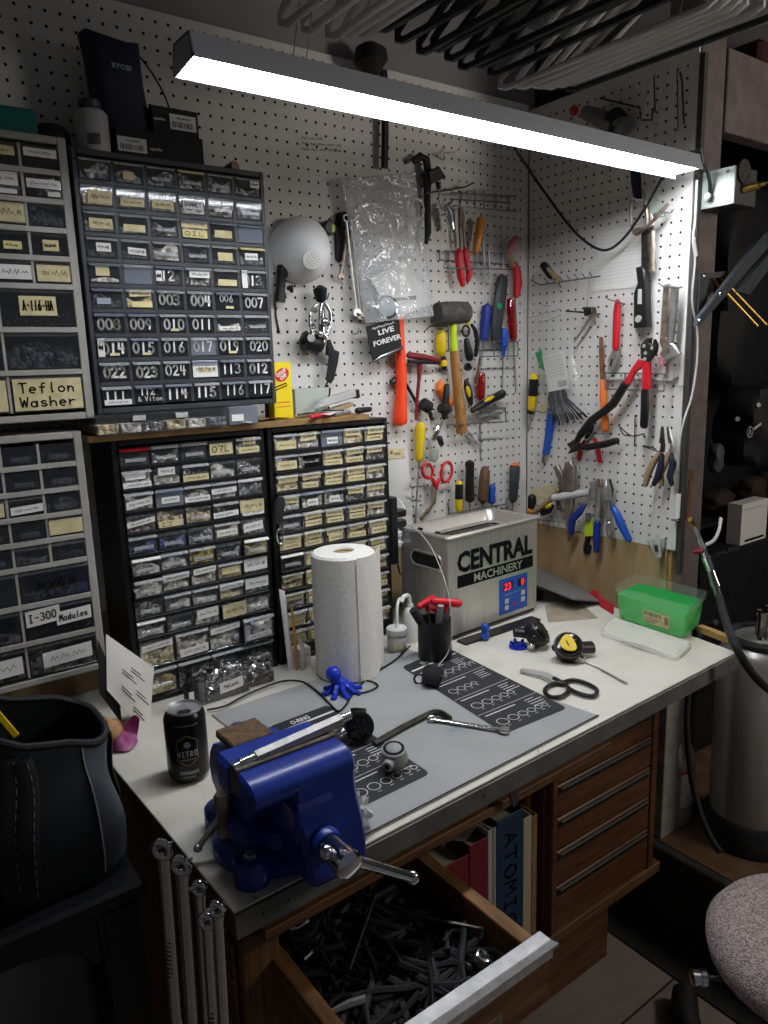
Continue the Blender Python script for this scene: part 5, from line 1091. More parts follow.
# small white jar, bottle
c = V((-.694, -.250, .9038)); g = thing('jar', 'small white jar with lid at the foot of the black cabinet', 'jar', c)
mb = MB('lgrey'); mb.lathe([(.021, 0), (.0225, .002), (.0225, .036), (.021, .038)], c, UP, 28); bd = part('body', mb, g); part('lid', MB('white_plastic').lathe([(.0235, .0382), (.024, .040), (.024, .052), (.022, .054), (.018, .0525)], c, UP, 28), g)
m = MB('label_cream'); m.box(c+V((-.012, -.0196, .016)), (.022, .0008, .014), 0, (V((.85, -.52, 0)), V((.52, .85, 0)), UP)); part('label', m, bd)
c = V((-.632, -.222, .9005)); g = thing('squeeze_bottle', 'white squeeze bottle with bent spout behind the small white jar', 'bottle', c)
part('body', MB('white_plastic').lathe([(.017, 0), (.018, .002), (.018, .07), (.014, .08), (.008, .085), (.008, .092)], c, UP, 24), g); part('spout', MB('white_plastic').tube(spl([c+UP*.092, c+UP*.112+V((-.004, 0, 0)), c+UP*.116+V((-.022, -.006, 0)), c+UP*.106+V((-.032, -.010, 0))], 4), .005, n=10), g)
cable('tube', 'white plastic tube bent down into the small white jar', [V((-.648, -.215, 1.003)), V((-.665, -.225, 1.012)), V((-.682, -.238, 1.0)), V((-.690, -.247, .975)), V((-.693, -.25, .956))], .0035, 'white_plastic', 'tube')
# blue figure
c = T(485, 640, .0005); mb = MB('blue'); mb.tube([c, c+UP*.012, c+UP*.02, c+UP*.03], [.010, .0105, .008, .010], n=14, rnd=True); mb.ball(c+UP*.034+V((-.002, -.002, 0)), .0095, 12, 8); mb.tube([c+V((-.01, 0, .015)), c+V((-.013, -.008, .012))], .004, n=8, rnd=True); mb.tube([c+V((.01, 0, .02)), c+V((.016, .004, .03))], .004, n=8, rnd=True)
one('small_figure', mb, 'small blue plastic figure in front of the steel cleaner panel', 'figure')
# grey tray, paper, red cloth behind the cleaner
g = thing('plastic_tray', 'dark grey curved plastic tray behind the steel cleaner right side', 'tray', (-.12, -.2, .9005))
mb = MB('grey_plastic'); mb.grid(lambda u, v: V((-.20+.16*u, -.045-.30*v, .905+.052*math.cos((u*.55+v*.6)*1.35)-.012*u*v)), 16, 16, .004, V((0, 0, 1))); part('shell', mb, g)
mb = MB('black_plastic'); mb.span((-.205, -.22, .9005), (-.165, -.05, .925), .004); part('base', mb, g)
mb = MB('grey_paper'); mb.prism([T(545, 606, .0012), T(575, 598, .0012), T(598, 618, .0012), T(548, 622, .0012)], UP, .0009); one('kraft_paper', mb, 'brown paper sheet on the bench beside the grey tray', 'paper')
mb = MB('cloth_red'); a, b_, c_, d = T(582, 594, .004), T(596, 590, .02), T(614, 607, .012), T(613, 614, .0025)
mb.grid(lambda u, v: (a*(1-u)+b_*u)*(1-v)+(d*(1-u)+c_*u)*v+UP*(.003*math.sin(9*u+5*v)), 10, 10, .002, UP); one('red_cloth', mb, 'red cloth on the bench behind the green box', 'cloth')
# green tub, its lid, wooden stick
g = thing('plastic_box', 'clear plastic box half full of green liquid at the bench right end', 'box', T(660, 625, 0))
b0 = [T(617, 618, .0008), T(684, 640, .0008), T(701, 625, .0008), T(640, 607, .0008)]
tp = [T(610, 581.5, .082), T(694, 602.5, .082), T(704.5, 591, .082), T(633, 576.5, .082)]
# keep it a true box: wall planes from the base, flared to the rim
cb = sum(b0, V((0, 0, 0)))/4
def lev(f, s, rr=.16, n=4):
    P = [cb+(p-cb)*s+UP*(f*.086) for p in b0]; out = []
    for i in range(4):
        a, b_, c_ = P[i-1], P[i], P[(i+1) % 4]; e0 = b_+(a-b_)*rr*.7; e1 = b_+(c_-b_)*rr*.7 if (c_-b_).length < 1 else b_
        e0 = b_+(a-b_).normalized()*.014; e1 = b_+(c_-b_).normalized()*.014
        for k in range(n+1):
            t_ = k/n; out.append(e0*(1-t_)**2+b_*2*t_*(1-t_)+e1*t_*t_)
    return out
def loft(mb, Ls, capb=True, capt=False):
    n = len(Ls[0]); mb.add([p for q in Ls for p in q], [(k*n+i, k*n+(i+1) % n, (k+1)*n+(i+1) % n, (k+1)*n+i) for k in range(len(Ls)-1) for i in range(n)]+([tuple(range(n-1, -1, -1))] if capb else [])+([tuple((len(Ls)-1)*n+i for i in range(n))] if capt else [])); return mb
bx = part('box', loft(MB('box_clear'), [lev(0, .98), lev(.5, 1.04), lev(.82, 1.07), lev(.82, 1.12), lev(1, 1.13), lev(1, 1.10), lev(.83, 1.065), lev(.5, 1.03), lev(.03, .97)], True, True), g)
part('liquid', loft(MB('green_liquid'), [lev(.04, .96), lev(.5, 1.018), lev(.74, 1.045)], True, True), g)
fd = (b0[1]-b0[0]).normalized(); fo = V((fd.y, -fd.x, 0)); lw = (b0[1]-b0[0]).length
lp = lambda u, zz: b0[0]+fd*lw*u+fo*(.0015+zz*.06)+UP*zz
m = MB('label_cream'); m.prism([lp(.42, .014), lp(.80, .014), lp(.80, .046), lp(.42, .046)], fo, .0005); m.mat('ink')
for k in range(14): m.line([lp(.44+.018*k, .034), lp(.44+.018*k, .043)], random.uniform(.0008, .002), fo)
for k in range(6): m.line([lp(.735, .040-.003*k), lp(.78, .040-.003*k)], .0016, fo)
for k in range(3): m.line([lp(.44, .028-.005*k), lp(.68-.05*k, .028-.005*k)], .0012, fo)
part('label', m, bx)
g = thing('storage_cover', 'milky clear box lid lying flat in front of the green box', 'lid', T(645, 643, 0))
L0 = [T(600, 635, .001), T(676, 661.5, .001), T(692, 647, .001), T(612, 621, .001)]; cb = sum(L0, V((0, 0, 0)))/4; b0s = b0; b0 = L0
part('lid', loft(MB('lid_clear'), [lev(0, 1.0), lev(.10, 1.0), lev(.13, .97), lev(.10, .93), lev(.07, .91)], True, True), g)
m = MB('can_grey'); q0, q1 = T(622, 641, .009), T(662, 652, .009); m.line([q0, q1], .006, UP); m.mat('ink'); m.line([q0+(q1-q0)*k/16+V((0, .001*(k % 2), 0)) for k in range(17)], .0012, UP, .0007); part('marking', m, g)
mb = MB('light_wood'); p0, p1 = T(699, 628, .009), T(731, 640, .009); dd = (p1-p0).normalized(); mb.box((p0+p1)/2, ((p1-p0).length, .018, .016), .001, (dd, UP.cross(dd), UP)); mb.mat('hole_dark'); mb.box(p1+dd*.0006, (.0008, .015, .013), 0, (dd, UP.cross(dd), UP))
one('wood_stick', mb, 'short square wooden stick on the bench edge behind the green box', 'stick')
# crumpled white bag behind the vise
c = T(352, 832, .03); mb = MB('paper'); rng = random.Random(5)
def crum(u, v):
    w = 2*math.pi*u; p = math.pi*v; q = 1+.18*math.sin(5*w+7*p)+.14*math.sin(9*w-5*p)
    return T(357, 826, .012)+V((.022*q*math.sin(p)*math.cos(w)+.004, .026*q*math.sin(p)*math.sin(w)+.012, -.026*q*math.cos(p)+.012))
mb.mats = ['bag_thin_white']; mb.grid(crum, 24, 14)
clear('bag_thin_white', haze=.6, gloss=.1, hazecol='e8e8e6')
one('plastic_wrap', mb, 'crumpled white plastic wrap tucked behind the vise', 'wrap')
# ================================================================ on the shelf board and the cabinet tops
g = thing('shelf_board', 'brown board laid across the tops of the two black bench cabinets', 'shelf', (-1., -.08, 1.4245))
mb = MB('kraft'); mb.span((-1.300, -.166, 1.4248), (-.690, -.004, 1.4365), .001); part('board', mb, g)
g = thing('organizer_case', 'clear compartment case on the board under the numbered cabinet', 'organizer', (-1.16, -.1, 1.437), 'clear cases under the numbered cabinet')
m = MB('clear'); x0, x1, y0, y1, z0, z1 = -1.290, -1.040, -.186, -.03, 1.4370, 1.4735
m.span((x0, y0, z0), (x1, y0+.002, z1), .0006); m.span((x0, y1-.002, z0), (x1, y1, z1)); m.span((x0, y0+.002, z0), (x0+.002, y1-.002, z1)); m.span((x1-.002, y0+.002, z0), (x1, y1-.002, z1)); m.span((x0+.002, y0+.002, z0), (x1-.002, y1-.002, z0+.0015))
for k in range(1, 6): m.span((x0+(x1-x0)*k/6-.0008, y0+.002, z0+.002), (x0+(x1-x0)*k/6+.0008, y1-.002, z1-.003))
bx = part('tray', m, g); m = MB('clear'); m.span((x0, y0+.002, z1-.002), (x1, y1-.002, z1-.0001)); part('lid', m, g)
for u in (.3, .62): part('latch', MB('lgrey').span((x0+(x1-x0)*u-.012, y0-.004, z1-.014), (x0+(x1-x0)*u+.012, y0-.0005, z1-.004), .001), bx)
for k, c_ in enumerate(('beige_bits', 'white_bits', 'metal_bits', 'beige_bits', 'white_bits', 'grey_bits')):
    m = MB(c_); m.span((x0+(x1-x0)*k/6+.003, y0+.004, z0+.002), (x0+(x1-x0)*(k+1)/6-.003, y1-.004, z0+.018), .001); part('small_parts', m, bx, kind='stuff')
m = MB('clear_blue'); m.span((-1.036, -.180, 1.4370), (-.972, -.05, 1.4735), .002); m.mat('label_white'); m.span((-1.03, -.1806, 1.445), (-1.005, -.1802, 1.458))
one('small_case', m, 'bluish clear small case beside the compartment case', 'organizer', 'clear cases under the numbered cabinet')
# yellow carton
g = thing('carton', 'yellow GOOF OFF carton with red oval standing on the shelf board', 'carton', (-.905, -.11, 1.437)); a = B(274, 415, .13); b = B(294, 415, .13)
bx0, bx1 = a.x+.002, b.x-.001; zt1 = B(284, 362, .13).z
c = part('box', MB('goof').span((bx0, -.13, 1.4369), (bx1, -.105, zt1), .0008), g)
m = MB('red'); cx, hh = (bx0+bx1)/2, zt1-1.437; cc = V((cx, -.1303, zt1-hh*.22)); tl = V((.85, 0, .5)).normalized(); tv = V((-.5, 0, .85)).normalized()
m.prism([cc+tl*(.0175*math.cos(t))+tv*(.0130*math.sin(t)) for t in [2*math.pi*k/20 for k in range(20)]], NB, .0003)
m.mat('paint_white'); m.text('GOOF', cc-tl*.0125+tv*.0006, tl, tv, .0085, .025, .04, .0004); m.text('OFF', cc-tl*.009-tv*.0092, tl, tv, .0085, .018, .04, .0004)
m.mat('ink'); o = V((bx0+.002, -.1304, zt1-hh*.50)); dl = V((1, 0, .3)).normalized(); dv = V((-.3, 0, 1)).normalized(); m.prism([o, o+dl*.033, o+dl*.033+dv*.008, o+dv*.008], NB, .0003)
m.mat('goof'); 
for k in range(8): m.line([o+dl*(.004+.0035*k)+dv*.004, o+dl*(.0055+.0035*k)+dv*.004], .003, NB, .0005)
m.mat('orange'); m.line([V((bx0+.008, -.1304, zt1-hh*.70)), V((bx1-.008, -.1304, zt1-hh*.69))], .002, NB); m.line([V((bx0+.006, -.1304, zt1-hh*.78)), V((bx1-.006, -.1304, zt1-hh*.77))], .002, NB)
part('print', m, c)
c = V((cx+.002, -.075, 1.4369)); g = thing('bottle', 'black-capped bottle behind the yellow carton', 'bottle', c); part('body', MB('grey_plastic').lathe([(.016, 0), (.017, .003), (.017, .095), (.008, .105)], c, UP, 20), g); part('cap', MB('black_plastic').lathe([(.011, .1055), (.012, .107), (.012, .120), (.009, .124)], c, UP, 20), g)
m = MB('galv'); m.span((B(295, 400, .07).x, -.07, 1.4369), (B(328, 400, .07).x, -.03, 1.497), .0015); one('grey_box', m, 'plain grey metal box on the board right of the yellow carton', 'box')
g = thing('stapler', 'grey stapler-like hand tool lying on the board against the pegboard', 'stapler', (-.78, -.1, 1.437))
P0, P1 = B(318, 408, .105), B(357, 396, .075); dd = (P1-P0).normalized(); yy = UP.cross(dd).normalized(); zz = dd.cross(yy)
part('arm', MB('lgrey').prism([P0+zz*.0, P0+dd*.03+zz*.014, P1+zz*.016, P1-zz*.002, P0+dd*.04-zz*.002], -yy, .018, .002), g); part('foot', MB('card').box((P0+P1)/2+dd*.012-zz*.016+yy*.008, (.075, .022, .008), .001, (dd, yy, zz)), g); part('cap', MB('black_plastic').box(P1+dd*.004+zz*.004+yy*.008, (.012, .020, .020), .002, (dd, yy, zz)), g)
junk = [((250, 424), (282, 414), 'paper2', 'white paper scrap on the shelf board under the numbered cabinet'), ((262, 421), (296, 417), 'kraft', 'brown cardboard scrap on the shelf board by the yellow carton'), ((330, 416), (352, 410), 'paper', 'white card under the grey stapler on the shelf board')]
for k, (p, q, m_, lab) in enumerate(junk):
    a, b = un(p[0], p[1], 2, 1.4382+.0012*k), un(q[0], q[1], 2, 1.4382+.0012*k); d = (b-a); d.z = 0; n = V((-d.y, d.x, 0)).normalized()
    c0_ = a; q4 = [a, b, b+n*.03, a+n*.03]; mb = MB(m_); mb.grid(lambda u, v: ((q4[0]*(1-u)+q4[1]*u)*(1-v)+(q4[3]*(1-u)+q4[2]*u)*v)+UP*(.002*math.sin(5*u+3*v)+.0024), 8, 4, .0008, UP); one('paper_scrap', mb, lab, 'paper', 'scraps on the shelf board')
def lying(name, lab, cat, P, r, m, z, **k):
    return one(name, MB(m).tube([un(a, b, 2, z) for a, b in P], r, n=8, **k), lab, cat)
lying('red_marker', 'red marker lying on the shelf board edge', 'marker', [(310, 417), (332, 414)], .0045, 'red', 1.4415, rnd=True)
lying('pliers', 'chrome pliers lying on the shelf board in front of the grey box', 'pliers', [(296, 416), (320, 412), (345, 411)], [.004, .006, .004], 'chrome', 1.4435, rnd=True)
lying('clip', 'black clamp end lying at the right end of the shelf board', 'clamp', [(356, 411), (371, 409)], [.007, .006], 'black_plastic', 1.4395+.006, rnd=True)
lying('bolt', 'steel bolt lying on the top of the right black cabinet', 'bolt', [(374, 411), (384, 408)], .004, 'steel', 1.4285)
lying('clip', 'silver clip lying beside the red marker on the board', 'clip', [(335, 415), (350, 412)], .0035, 'steel', 1.4405)
# top of the numbered cabinet
TZ = 1.9172
def label_on(m, o, ux_, uy_, w, h):
    m.mat('label_white'); n = V(ux_).cross(V(uy_)); o = V(o); m.prism([o, o+V(ux_)*w, o+V(ux_)*w+V(uy_)*h, o+V(uy_)*h], n, .0004); m.mat('barcode')
    for k in range(16): m.line([o+V(ux_)*(w*(.08+.052*k))+V(uy_)*h*.15, o+V(ux_)*(w*(.08+.052*k))+V(uy_)*h*.5], w*random.choice((.015, .03)), n, .0003)
    scribble(m, o+V(ux_)*w*.25+V(uy_)*h*.75, V(ux_)*w*.5, V(uy_)*h*.08, .0008)
xa, xb = B(118, 150, .14).x, B(203, 160, .13).x
g = thing('carton', 'lower black carton with white barcode label on the numbered cabinet', 'carton', ((xa+xb)/2, -.09, TZ), 'black cartons on the numbered cabinet')
c = part('box', MB('black_soft').span((xa, -.135, TZ), (xb, -.03, TZ+.052), .001), g); m = MB('label_white'); label_on(m, (xa+.002, -.1355, TZ+.012), X, UP, .052, .024); part('label', m, c)
m = MB('paint_white'); m.text('apeks', V((xa+.06, -.1355, TZ+.018)), X, UP, .007, .022, .01, .0003); part('lettering', m, c)
g = thing('carton', 'upper black carton with white barcode label, stacked beside the bag', 'carton', ((xa+xb)/2+.02, -.08, TZ+.0525), 'black cartons on the numbered cabinet')
c = part('box', MB('black_soft').span((xb-.090, -.125, TZ+.0524), (xb-.002, -.03, TZ+.100), .001), g); m = MB('label_white'); label_on(m, (xb-.057, -.1255, TZ+.064), X, UP, .050, .026); part('label', m, c)
m = MB('paint_white'); m.text('apeks', V((xb-.088, -.1255, TZ+.074)), X, UP, .007, .022, .01, .0003); part('lettering', m, c)
g = thing('tool_bag', 'dark cloth RYOBI bag standing tall on the numbered cabinet', 'bag', (xa+.03, -.08, TZ+.053))
def bagf(u, v):
    w = 2*math.pi*u; hx = .052-.006*math.sin(3*v)+.003*math.sin(5*w); hy = .038-.012*v
    px_ = xa+.034-.010*v; ss = lambda t: math.copysign(abs(t)**.6, t)
    return V((px_+hx*ss(math.cos(w)), -.080+hy*ss(math.sin(w)), TZ+.0528+.155*v+.006*math.sin(2*w+1)*v))
mb = MB('navy'); mb.grid(bagf, 28, 10); mb.add([bagf(k/28, 1) for k in range(28)], [tuple(range(28))]); bb = part('body', mb, g)
mb = MB('navy'); o = bagf(0, 1); mb.tube(spl([V((xa+.075, -.085, TZ+.19)), V((xa+.09, -.10, TZ+.16)), V((xa+.105, -.105, TZ+.13)), V((xa+.112, -.11, TZ+.105))], 5), .0018, n=6); part('cord', mb, g)
mb = MB('can_grey'); mb.text('RYOBI', V((xa+.010, -.1195, TZ+.150)), X, UP, .009, .034, .03, .0005); part('lettering', mb, bb)
c = V((B(93, 140, .12).x, -.120, TZ)); g = thing('bottle', 'white bottle with dark cap and barcode beside the RYOBI bag', 'bottle', c)
b_ = part('body', MB('lgrey').lathe([(.026, 0), (.028, .003), (.028, .066), (.024, .072), (.016, .075)], c, UP, 28), g); part('cap', MB('charcoal').lathe([(.0175, .0752), (.019, .077), (.019, .088), (.017, .090)], c, UP, 22), g)
m = MB('barcode'); dv = V((CAM.x-c.x, CAM.y-c.y, 0)).normalized(); sv = UP.cross(dv)
for k in range(10): m.box(c+dv*.0277+sv*(-.008+.0022*k)+UP*.022-dv*(.0277-math.sqrt(.0277**2-(-.008+.0022*k)**2))+dv*.0006, (.0012, .0004, .018), 0, (sv, dv, UP))
part('barcode', m, b_)
c = V((B(225, 157, .1).x, -.14, TZ+.0105)); mb = MB('black_plastic'); mb.lathe([(.010, -.045), (.010, 0)], c, (.1, -.98, .1), 20); mb.mat('tan_grip'); mb.lathe([(.0095, .0002), (.0085, .002)], c, (.1, -.98, .1), 20); one('round_plug', mb, 'round tan-ended black plug on the right top of the numbered cabinet', 'plug')
GZ = 1.9302
mb = MB('teal'); a = B(36, 138, .12); mb.span((-1.50, -.14, GZ), (a.x, -.02, B(0, 104, .14).z), .003); one('teal_box', mb, 'teal box on top of the upper grey cabinet', 'box')
c = V((B(53, 140, .1).x, -.09, GZ)); mb = MB('black_soft'); mb.lathe([(.022, 0), (.030, .008), (.030, .024), (.022, .034), (.006, .037)], c, UP, 24); one('black_pouch', mb, 'round black pouch between the teal box and the white bottle', 'pouch')

# ================================================================ hanging on the back pegboard
def T_(name, label, cat, parts, grp=None): return group_of(name, label, cat, parts, grp)
def driver(label, h, hr, hm, end, br=.9, d=.018, acc=None, grp='screwdrivers on the back pegboard', f=bt, bm='steel', name='screwdriver'):
    """h: handle points from butt to ferrule, hr their radii; end: blade tip"""
    nn = len(h); P = [('handle', f(hm, h, hr, d, 12, rnd=True), acc)]
    if end: P.append(('blade', f(bm, [h[-1], (end[0], end[1], .0012)], [br, br*.8], d, 8)))
    return T_(name, label, 'screwdriver', P, grp)
def hook(label, p, d=.05, f=B, n=NB):
    a = f(p[0], p[1], 0); return one('peg_hook', MB('steel').tube([a-n*.003, a+n*d*.8, a+n*d+UP*.012], .0018, n=6), label, 'hook', 'pegboard hooks')
def rack(label, rails, loops, d0=.004, d1=.045, f=B, n=NB, K=.002):
    """wire tool rack: rails [(p,q,depth)], loops = cross wires [(p, depth a, depth b)]"""
    mb = MB('rack_steel')
    for p, q, d in rails: mb.tube([f(p[0], p[1], d), f(q[0], q[1], d)], K, n=6)
    for p, q, d in loops:
        a, b = f(p[0], p[1], .002), f(q[0], q[1], d); mb.tube([a, f(p[0], p[1], d*.9), b], K*.9, n=6)
    return one('tool_rack', mb, label, 'rack', 'wire tool racks')
# racks
rack('wire tool rack at the top of the back pegboard below the black plug', [((450, 193), (517, 196.5), .030), ((451, 199), (511, 203), .004), ((453, 206), (517, 211.5), .045)], [((475, 190), (475, 208), .045), ((484, 190.5), (484, 209), .045), ((496, 193), (496, 210), .045), ((509, 196), (509, 211), .045), ((462, 192), (460, 206), .045)])
rack('wire tool rack holding the red long-nose pliers', [((445, 250.6), (507, 254), .022), ((440, 260), (515, 265), .004), ((444, 268), (512, 269.5), .046)], [((439, 250), (440, 260), .006), ((446, 251), (444, 268), .046), ((477, 253), (476, 268), .046), ((488, 253), (489, 269), .046), ((503, 254), (503, 269), .046)])
rack('wire tool rack holding the red clear screwdriver and blue screwdriver', [((478, 341), (518, 342), .03), ((478, 350), (502, 349.5), .004), ((480, 356.5), (518, 356), .045)], [((480, 341), (480, 356.5), .045), ((494, 341), (494, 356), .045), ((508, 342), (508, 356), .045), ((518, 342), (518, 356), .045)])
rack('wire tool rack at the end of the wooden mallet handle', [((470, 408), (506, 408), .03), ((447, 425), (508, 421.5), .046)], [((475, 408), (474, 424), .045), ((490, 408), (489, 422), .045), ((505, 408), (506, 421), .045)])
mb = MB('lgrey'); mb.tube([B(470, 417.5, .012), B(500, 412.5, .012)], .0052, n=10, rnd=True); one('magnet_bar', mb, 'grey round bar on the pegboard right of the mallet handle', 'bar')
rack('wire tool rack behind the steel cleaner holding driver handles', [((448, 514), (506, 504), .03), ((450, 517), (508, 508), .006)], [((448, 503), (449, 514), .008), ((462, 512), (463, 514), .03), ((478, 509), (478, 511), .03), ((497, 506), (497, 508), .03), ((506, 500), (506, 505), .02)])
rack('small wire hook rack left of the bent grey snip blades', [((410, 487), (425, 486), .03), ((411, 500), (421, 501), .03)], [((410, 484), (410, 487), .03), ((411, 498), (411, 500), .03), ((424, 484), (424, 487), .03)])
mb = MB('dark_steel'); mb.tube([B(425, 193.5, .035), B(448, 190, .035), B(465, 187, .035), B(473, 183, .035)], .0022, n=6); mb.tube([B(440, 191, .003), B(440, 191, .035)], .002, n=6); mb.tube([B(462, 187, .003), B(462, 187, .035)], .002, n=6); one('peg_rail', mb, 'dark wire rail under the black plug on the back pegboard', 'rail')
mb = MB('steel'); mb.tube([B(444, 160, .002), B(444, 153, .03), B(455, 152, .04), B(461, 146, .04)], .0018, n=6); one('peg_hook', mb, 'empty bent wire hook high on the back pegboard beside the strap', 'hook', 'pegboard hooks')
# funnel
c = B(299, 251, .006); ax = (B(312, 259, .085)-c); h_ = ax.length; g = thing('funnel', 'white translucent funnel with perforated end on the pegboard', 'funnel', (c.x, c.y, c.z-.07))
part('bowl', MB('funnel_white').lathe([(.074, 0), (.0745, .004), (.071, .012), (.062, h_*.45), (.044, h_*.75), (.025, h_*.93), (.022, h_)], c, ax, 40), g)
st = part('strainer', MB('paint_white').lathe([(.0218, h_+.0003), (.0218, h_+.003), (.020, h_+.0038)], c, ax, 26), g)
a1 = ax.orthogonal().normalized(); b1 = ax.normalized().cross(a1); m = MB('hole_dark')
for rr, nn in ((.005, 5), (.010, 9), (.015, 13)):
    for k in range(nn): w = 2*math.pi*k/nn; m.lathe([(.0011, h_+.0039), (.0011, h_+.0042)], c+a1*rr*math.cos(w)+b1*rr*math.sin(w), ax, 6)
part('holes', m, st)
T_('flashlight', 'brown-black flashlight hanging under the white funnel', 'flashlight', [('body', bt('black_plastic', [(283, 266), (282, 276), (281, 277), (280, 292), (280, 293), (279.5, 302)], [6.2, 6, 5, 5, 6, 6], .02, 16)), ('clip', bt('black_plastic', [(287, 289), (291, 287), (292, 293)], [2.5, 3, 2], .02, 8, rnd=True))])
one('strip', bt('dark_steel', [(275, 302), (276, 318), (279, 333)], [1, 1.1, 1.4], .002, 6), 'thin dark strip hanging beside the numbered cabinet', 'strip')
c = B(328, 229, .016); mb = MB('charcoal'); mb.prism([c+V((.018*math.cos(t), -.012, .019*math.sin(t)+(.004 if math.sin(t) < -.5 else 0))) for t in [2*math.pi*k/20 for k in range(20)]], NB, .022, .004); mb.mat('lime'); mb.box(c+V((.006, -.0127, .0)), (.007, .001, .016), 0)
one('tape_measure', mb, 'dark tape measure with lime mark at the funnel rim', 'tape measure')
# hanging regulator set
g = thing('first_stage', 'chrome and black diving first stage hanging below the funnel', 'regulator', B(320, 395, .03))
part('hand_wheel', bt('black_plastic', [(319, 285), (320, 289), (321, 303)], [4.5, 7.5, 6], .035, 16, rnd=True), g)
mb = MB('chrome'); q = [B(317, 304, .045), B(311, 312, .045), B(310, 325, .045), B(313, 336, .045)]; mb.tube(spl(q, 4), .0035, n=10); q = [B(325, 303, .045), B(330, 312, .045), B(330, 325, .045), B(327, 336, .045)]; mb.tube(spl(q, 4), .0045, n=10); part('yoke', mb, g)
mb = bt('chrome', [(322, 303), (321, 320), (322, 345)], [3, 5, 5], .03, 16); mb.ball(B(324, 322, .04), .012, 14, 8); mb.tube([B(314, 326, .05), B(308, 328, .055)], .006, n=10); mb.tube([B(330, 316, .04), B(334, 314, .045)], .005, n=10); mb.tube([B(316, 311, .05), B(313, 309, .052)], .006, n=10); mb.ball(B(320, 334, .052), .009, 10, 6); mb.tube([B(326, 338, .045), B(323, 334, .045)], .007, n=12); part('body', mb, g)
mb = bt('black_plastic', [(300, 343), (304, 341), (315, 344), (323, 348)], [4, 10, 10, 8], .03, 18, rnd=True); c2 = part('second_stage', mb, g); part('cover', MB('steel').lathe([(.009, 0), (.009, .002)], B(311, 338, .056), (-.2, -.9, .1), 18), c2)
part('strap', bt('black_soft', [(328, 340), (330, 352), (334, 354), (333, 362), (330, 378), (328, 381)], [3, 6, 7, 6, 5, 4.5], .028, 12, sn=.5), g)
mb = MB('black_plastic'); q = [B(328, 381, .02), B(325, 388, .02), B(325, 396, .02), B(329, 396, .02), B(330, 388, .02)]; mb.tube(spl(q, 4), .0022, n=8); part('clip', mb, g)
hook('wire hook holding the hanging first stage', (320, 300), .04)
# wrenches and pouch
one('pouch', bp('black_soft', [(338, 213), (345, 211), (350, 214), (350, 240), (345, 260), (340, 262), (337, 258), (336, 230)], .0098, .010, .002), 'slim black pouch hanging behind the wrenches', 'pouch')
WR = [((348, 233), (341, 277), 'old_steel', .0085, .0090, 'short dull combination wrench in front of the black pouch', .020), ((346, 218), (357, 313), 'steel', .0095, .0115, 'long chrome combination wrench beside the clear bag, left one', .026), ((351, 218), (361, 316), 'steel', .0095, .0115, 'long steel combination wrench at the clear bag edge', .018)]
for p, q, m_, r0, r1, lab, d in WR: one('combination_wrench', wrench(m_, B(*p, d), B(*q, d), NB, r0, r1, .009, .005), lab, 'wrench', 'wrenches left of the clear bag')
hook('wire hook under the wrenches left of the card', (352, 334), .03)
hook('wire hook holding the wrenches', (348, 214), .04)
# clear bag
g = thing('plastic_bag', 'large clear zip bag of paper and rings hanging on the back pegboard', 'bag', B(390, 325, .03))
q = [B(341.5, 178, .03), B(415, 172, .03), B(434, 316, .035), B(365.5, 323, .035)]
def bagq(u, v, dd): return (q[0]*(1-u)+q[1]*u)*(1-v)+(q[3]*(1-u)+q[2]*u)*v+NB*dd
rng = random.Random(11); ph = [(rng.uniform(3, 16), rng.uniform(3, 16), rng.uniform(0, 6)) for _ in range(7)]
def puff(u, v):
    e = (4*u*(1-u))**.5*min(1, v*2.2)
    return e*(.016+.012*v)+sum(.0022*math.sin(a*u+b*v+c_) for a, b, c_ in ph)*min(1, v*3)*e
mb = MB('bag_clear'); mb.grid(lambda u, v: bagq(u, v, puff(u, v)), 34, 44); mb.grid(lambda u, v: bagq(1-u, v, -.4*puff(u, v)), 12, 14); bg = part('pouch', mb, g)
mb = MB('clear_milky'); mb.tube([bagq(0, .012, .0015), bagq(1, .012, .0015)], .0022, n=6); mb.tube([bagq(0, .035, .0015), bagq(1, .035, .0015)], .0012, n=6); part('zip', mb, bg)
one('paper_sheet', bp('paper', [(370, 278), (404, 261), (433, 303), (400, 317), (390, 313)], .038, .0015, .0003), 'white folded paper inside the clear zip bag', 'paper')
mb = MB('chrome'); c = B(386, 308, .048); mb.lathe([(.026, -.004), (.028, 0), (.028, .010), (.024, .012)], c, (-.35, -.9, .15), 30); mb.mat('can_grey'); mb.lathe([(.0225, .0123), (.0215, .013), (.002, .0128)], c, (-.35, -.9, .15), 28); one('gauge', mb, 'round silver gauge at the bottom of the clear zip bag', 'gauge')
c = B(417, 209, .052); mb = MB('white_plastic'); mb.tube([c+V((.021*math.cos(t*math.pi/14), 0, .024*math.sin(t*math.pi/14))) for t in range(28)], .0024, n=8, closed=True); one('plastic_ring', mb, 'clear plastic ring at the right edge of the zip bag', 'ring')
g = thing('printed_card', 'black LIVE FOREVER card sticking out under the clear zip bag', 'card', B(385, 352, .045))
cd_ = [(366, 326.5), (399, 317), (402, 348), (373, 361)]
cp = part('card', bp('black_soft', cd_, .046, .002, .0003), g); a, b, c_, d_ = pts(B, cd_, .0465)
xd_ = (b-a).normalized(); yd_ = (a-d_).normalized(); yd_ = (yd_-xd_*yd_.dot(xd_)).normalized(); m = MB('paint_white'); w_ = (b-a).length
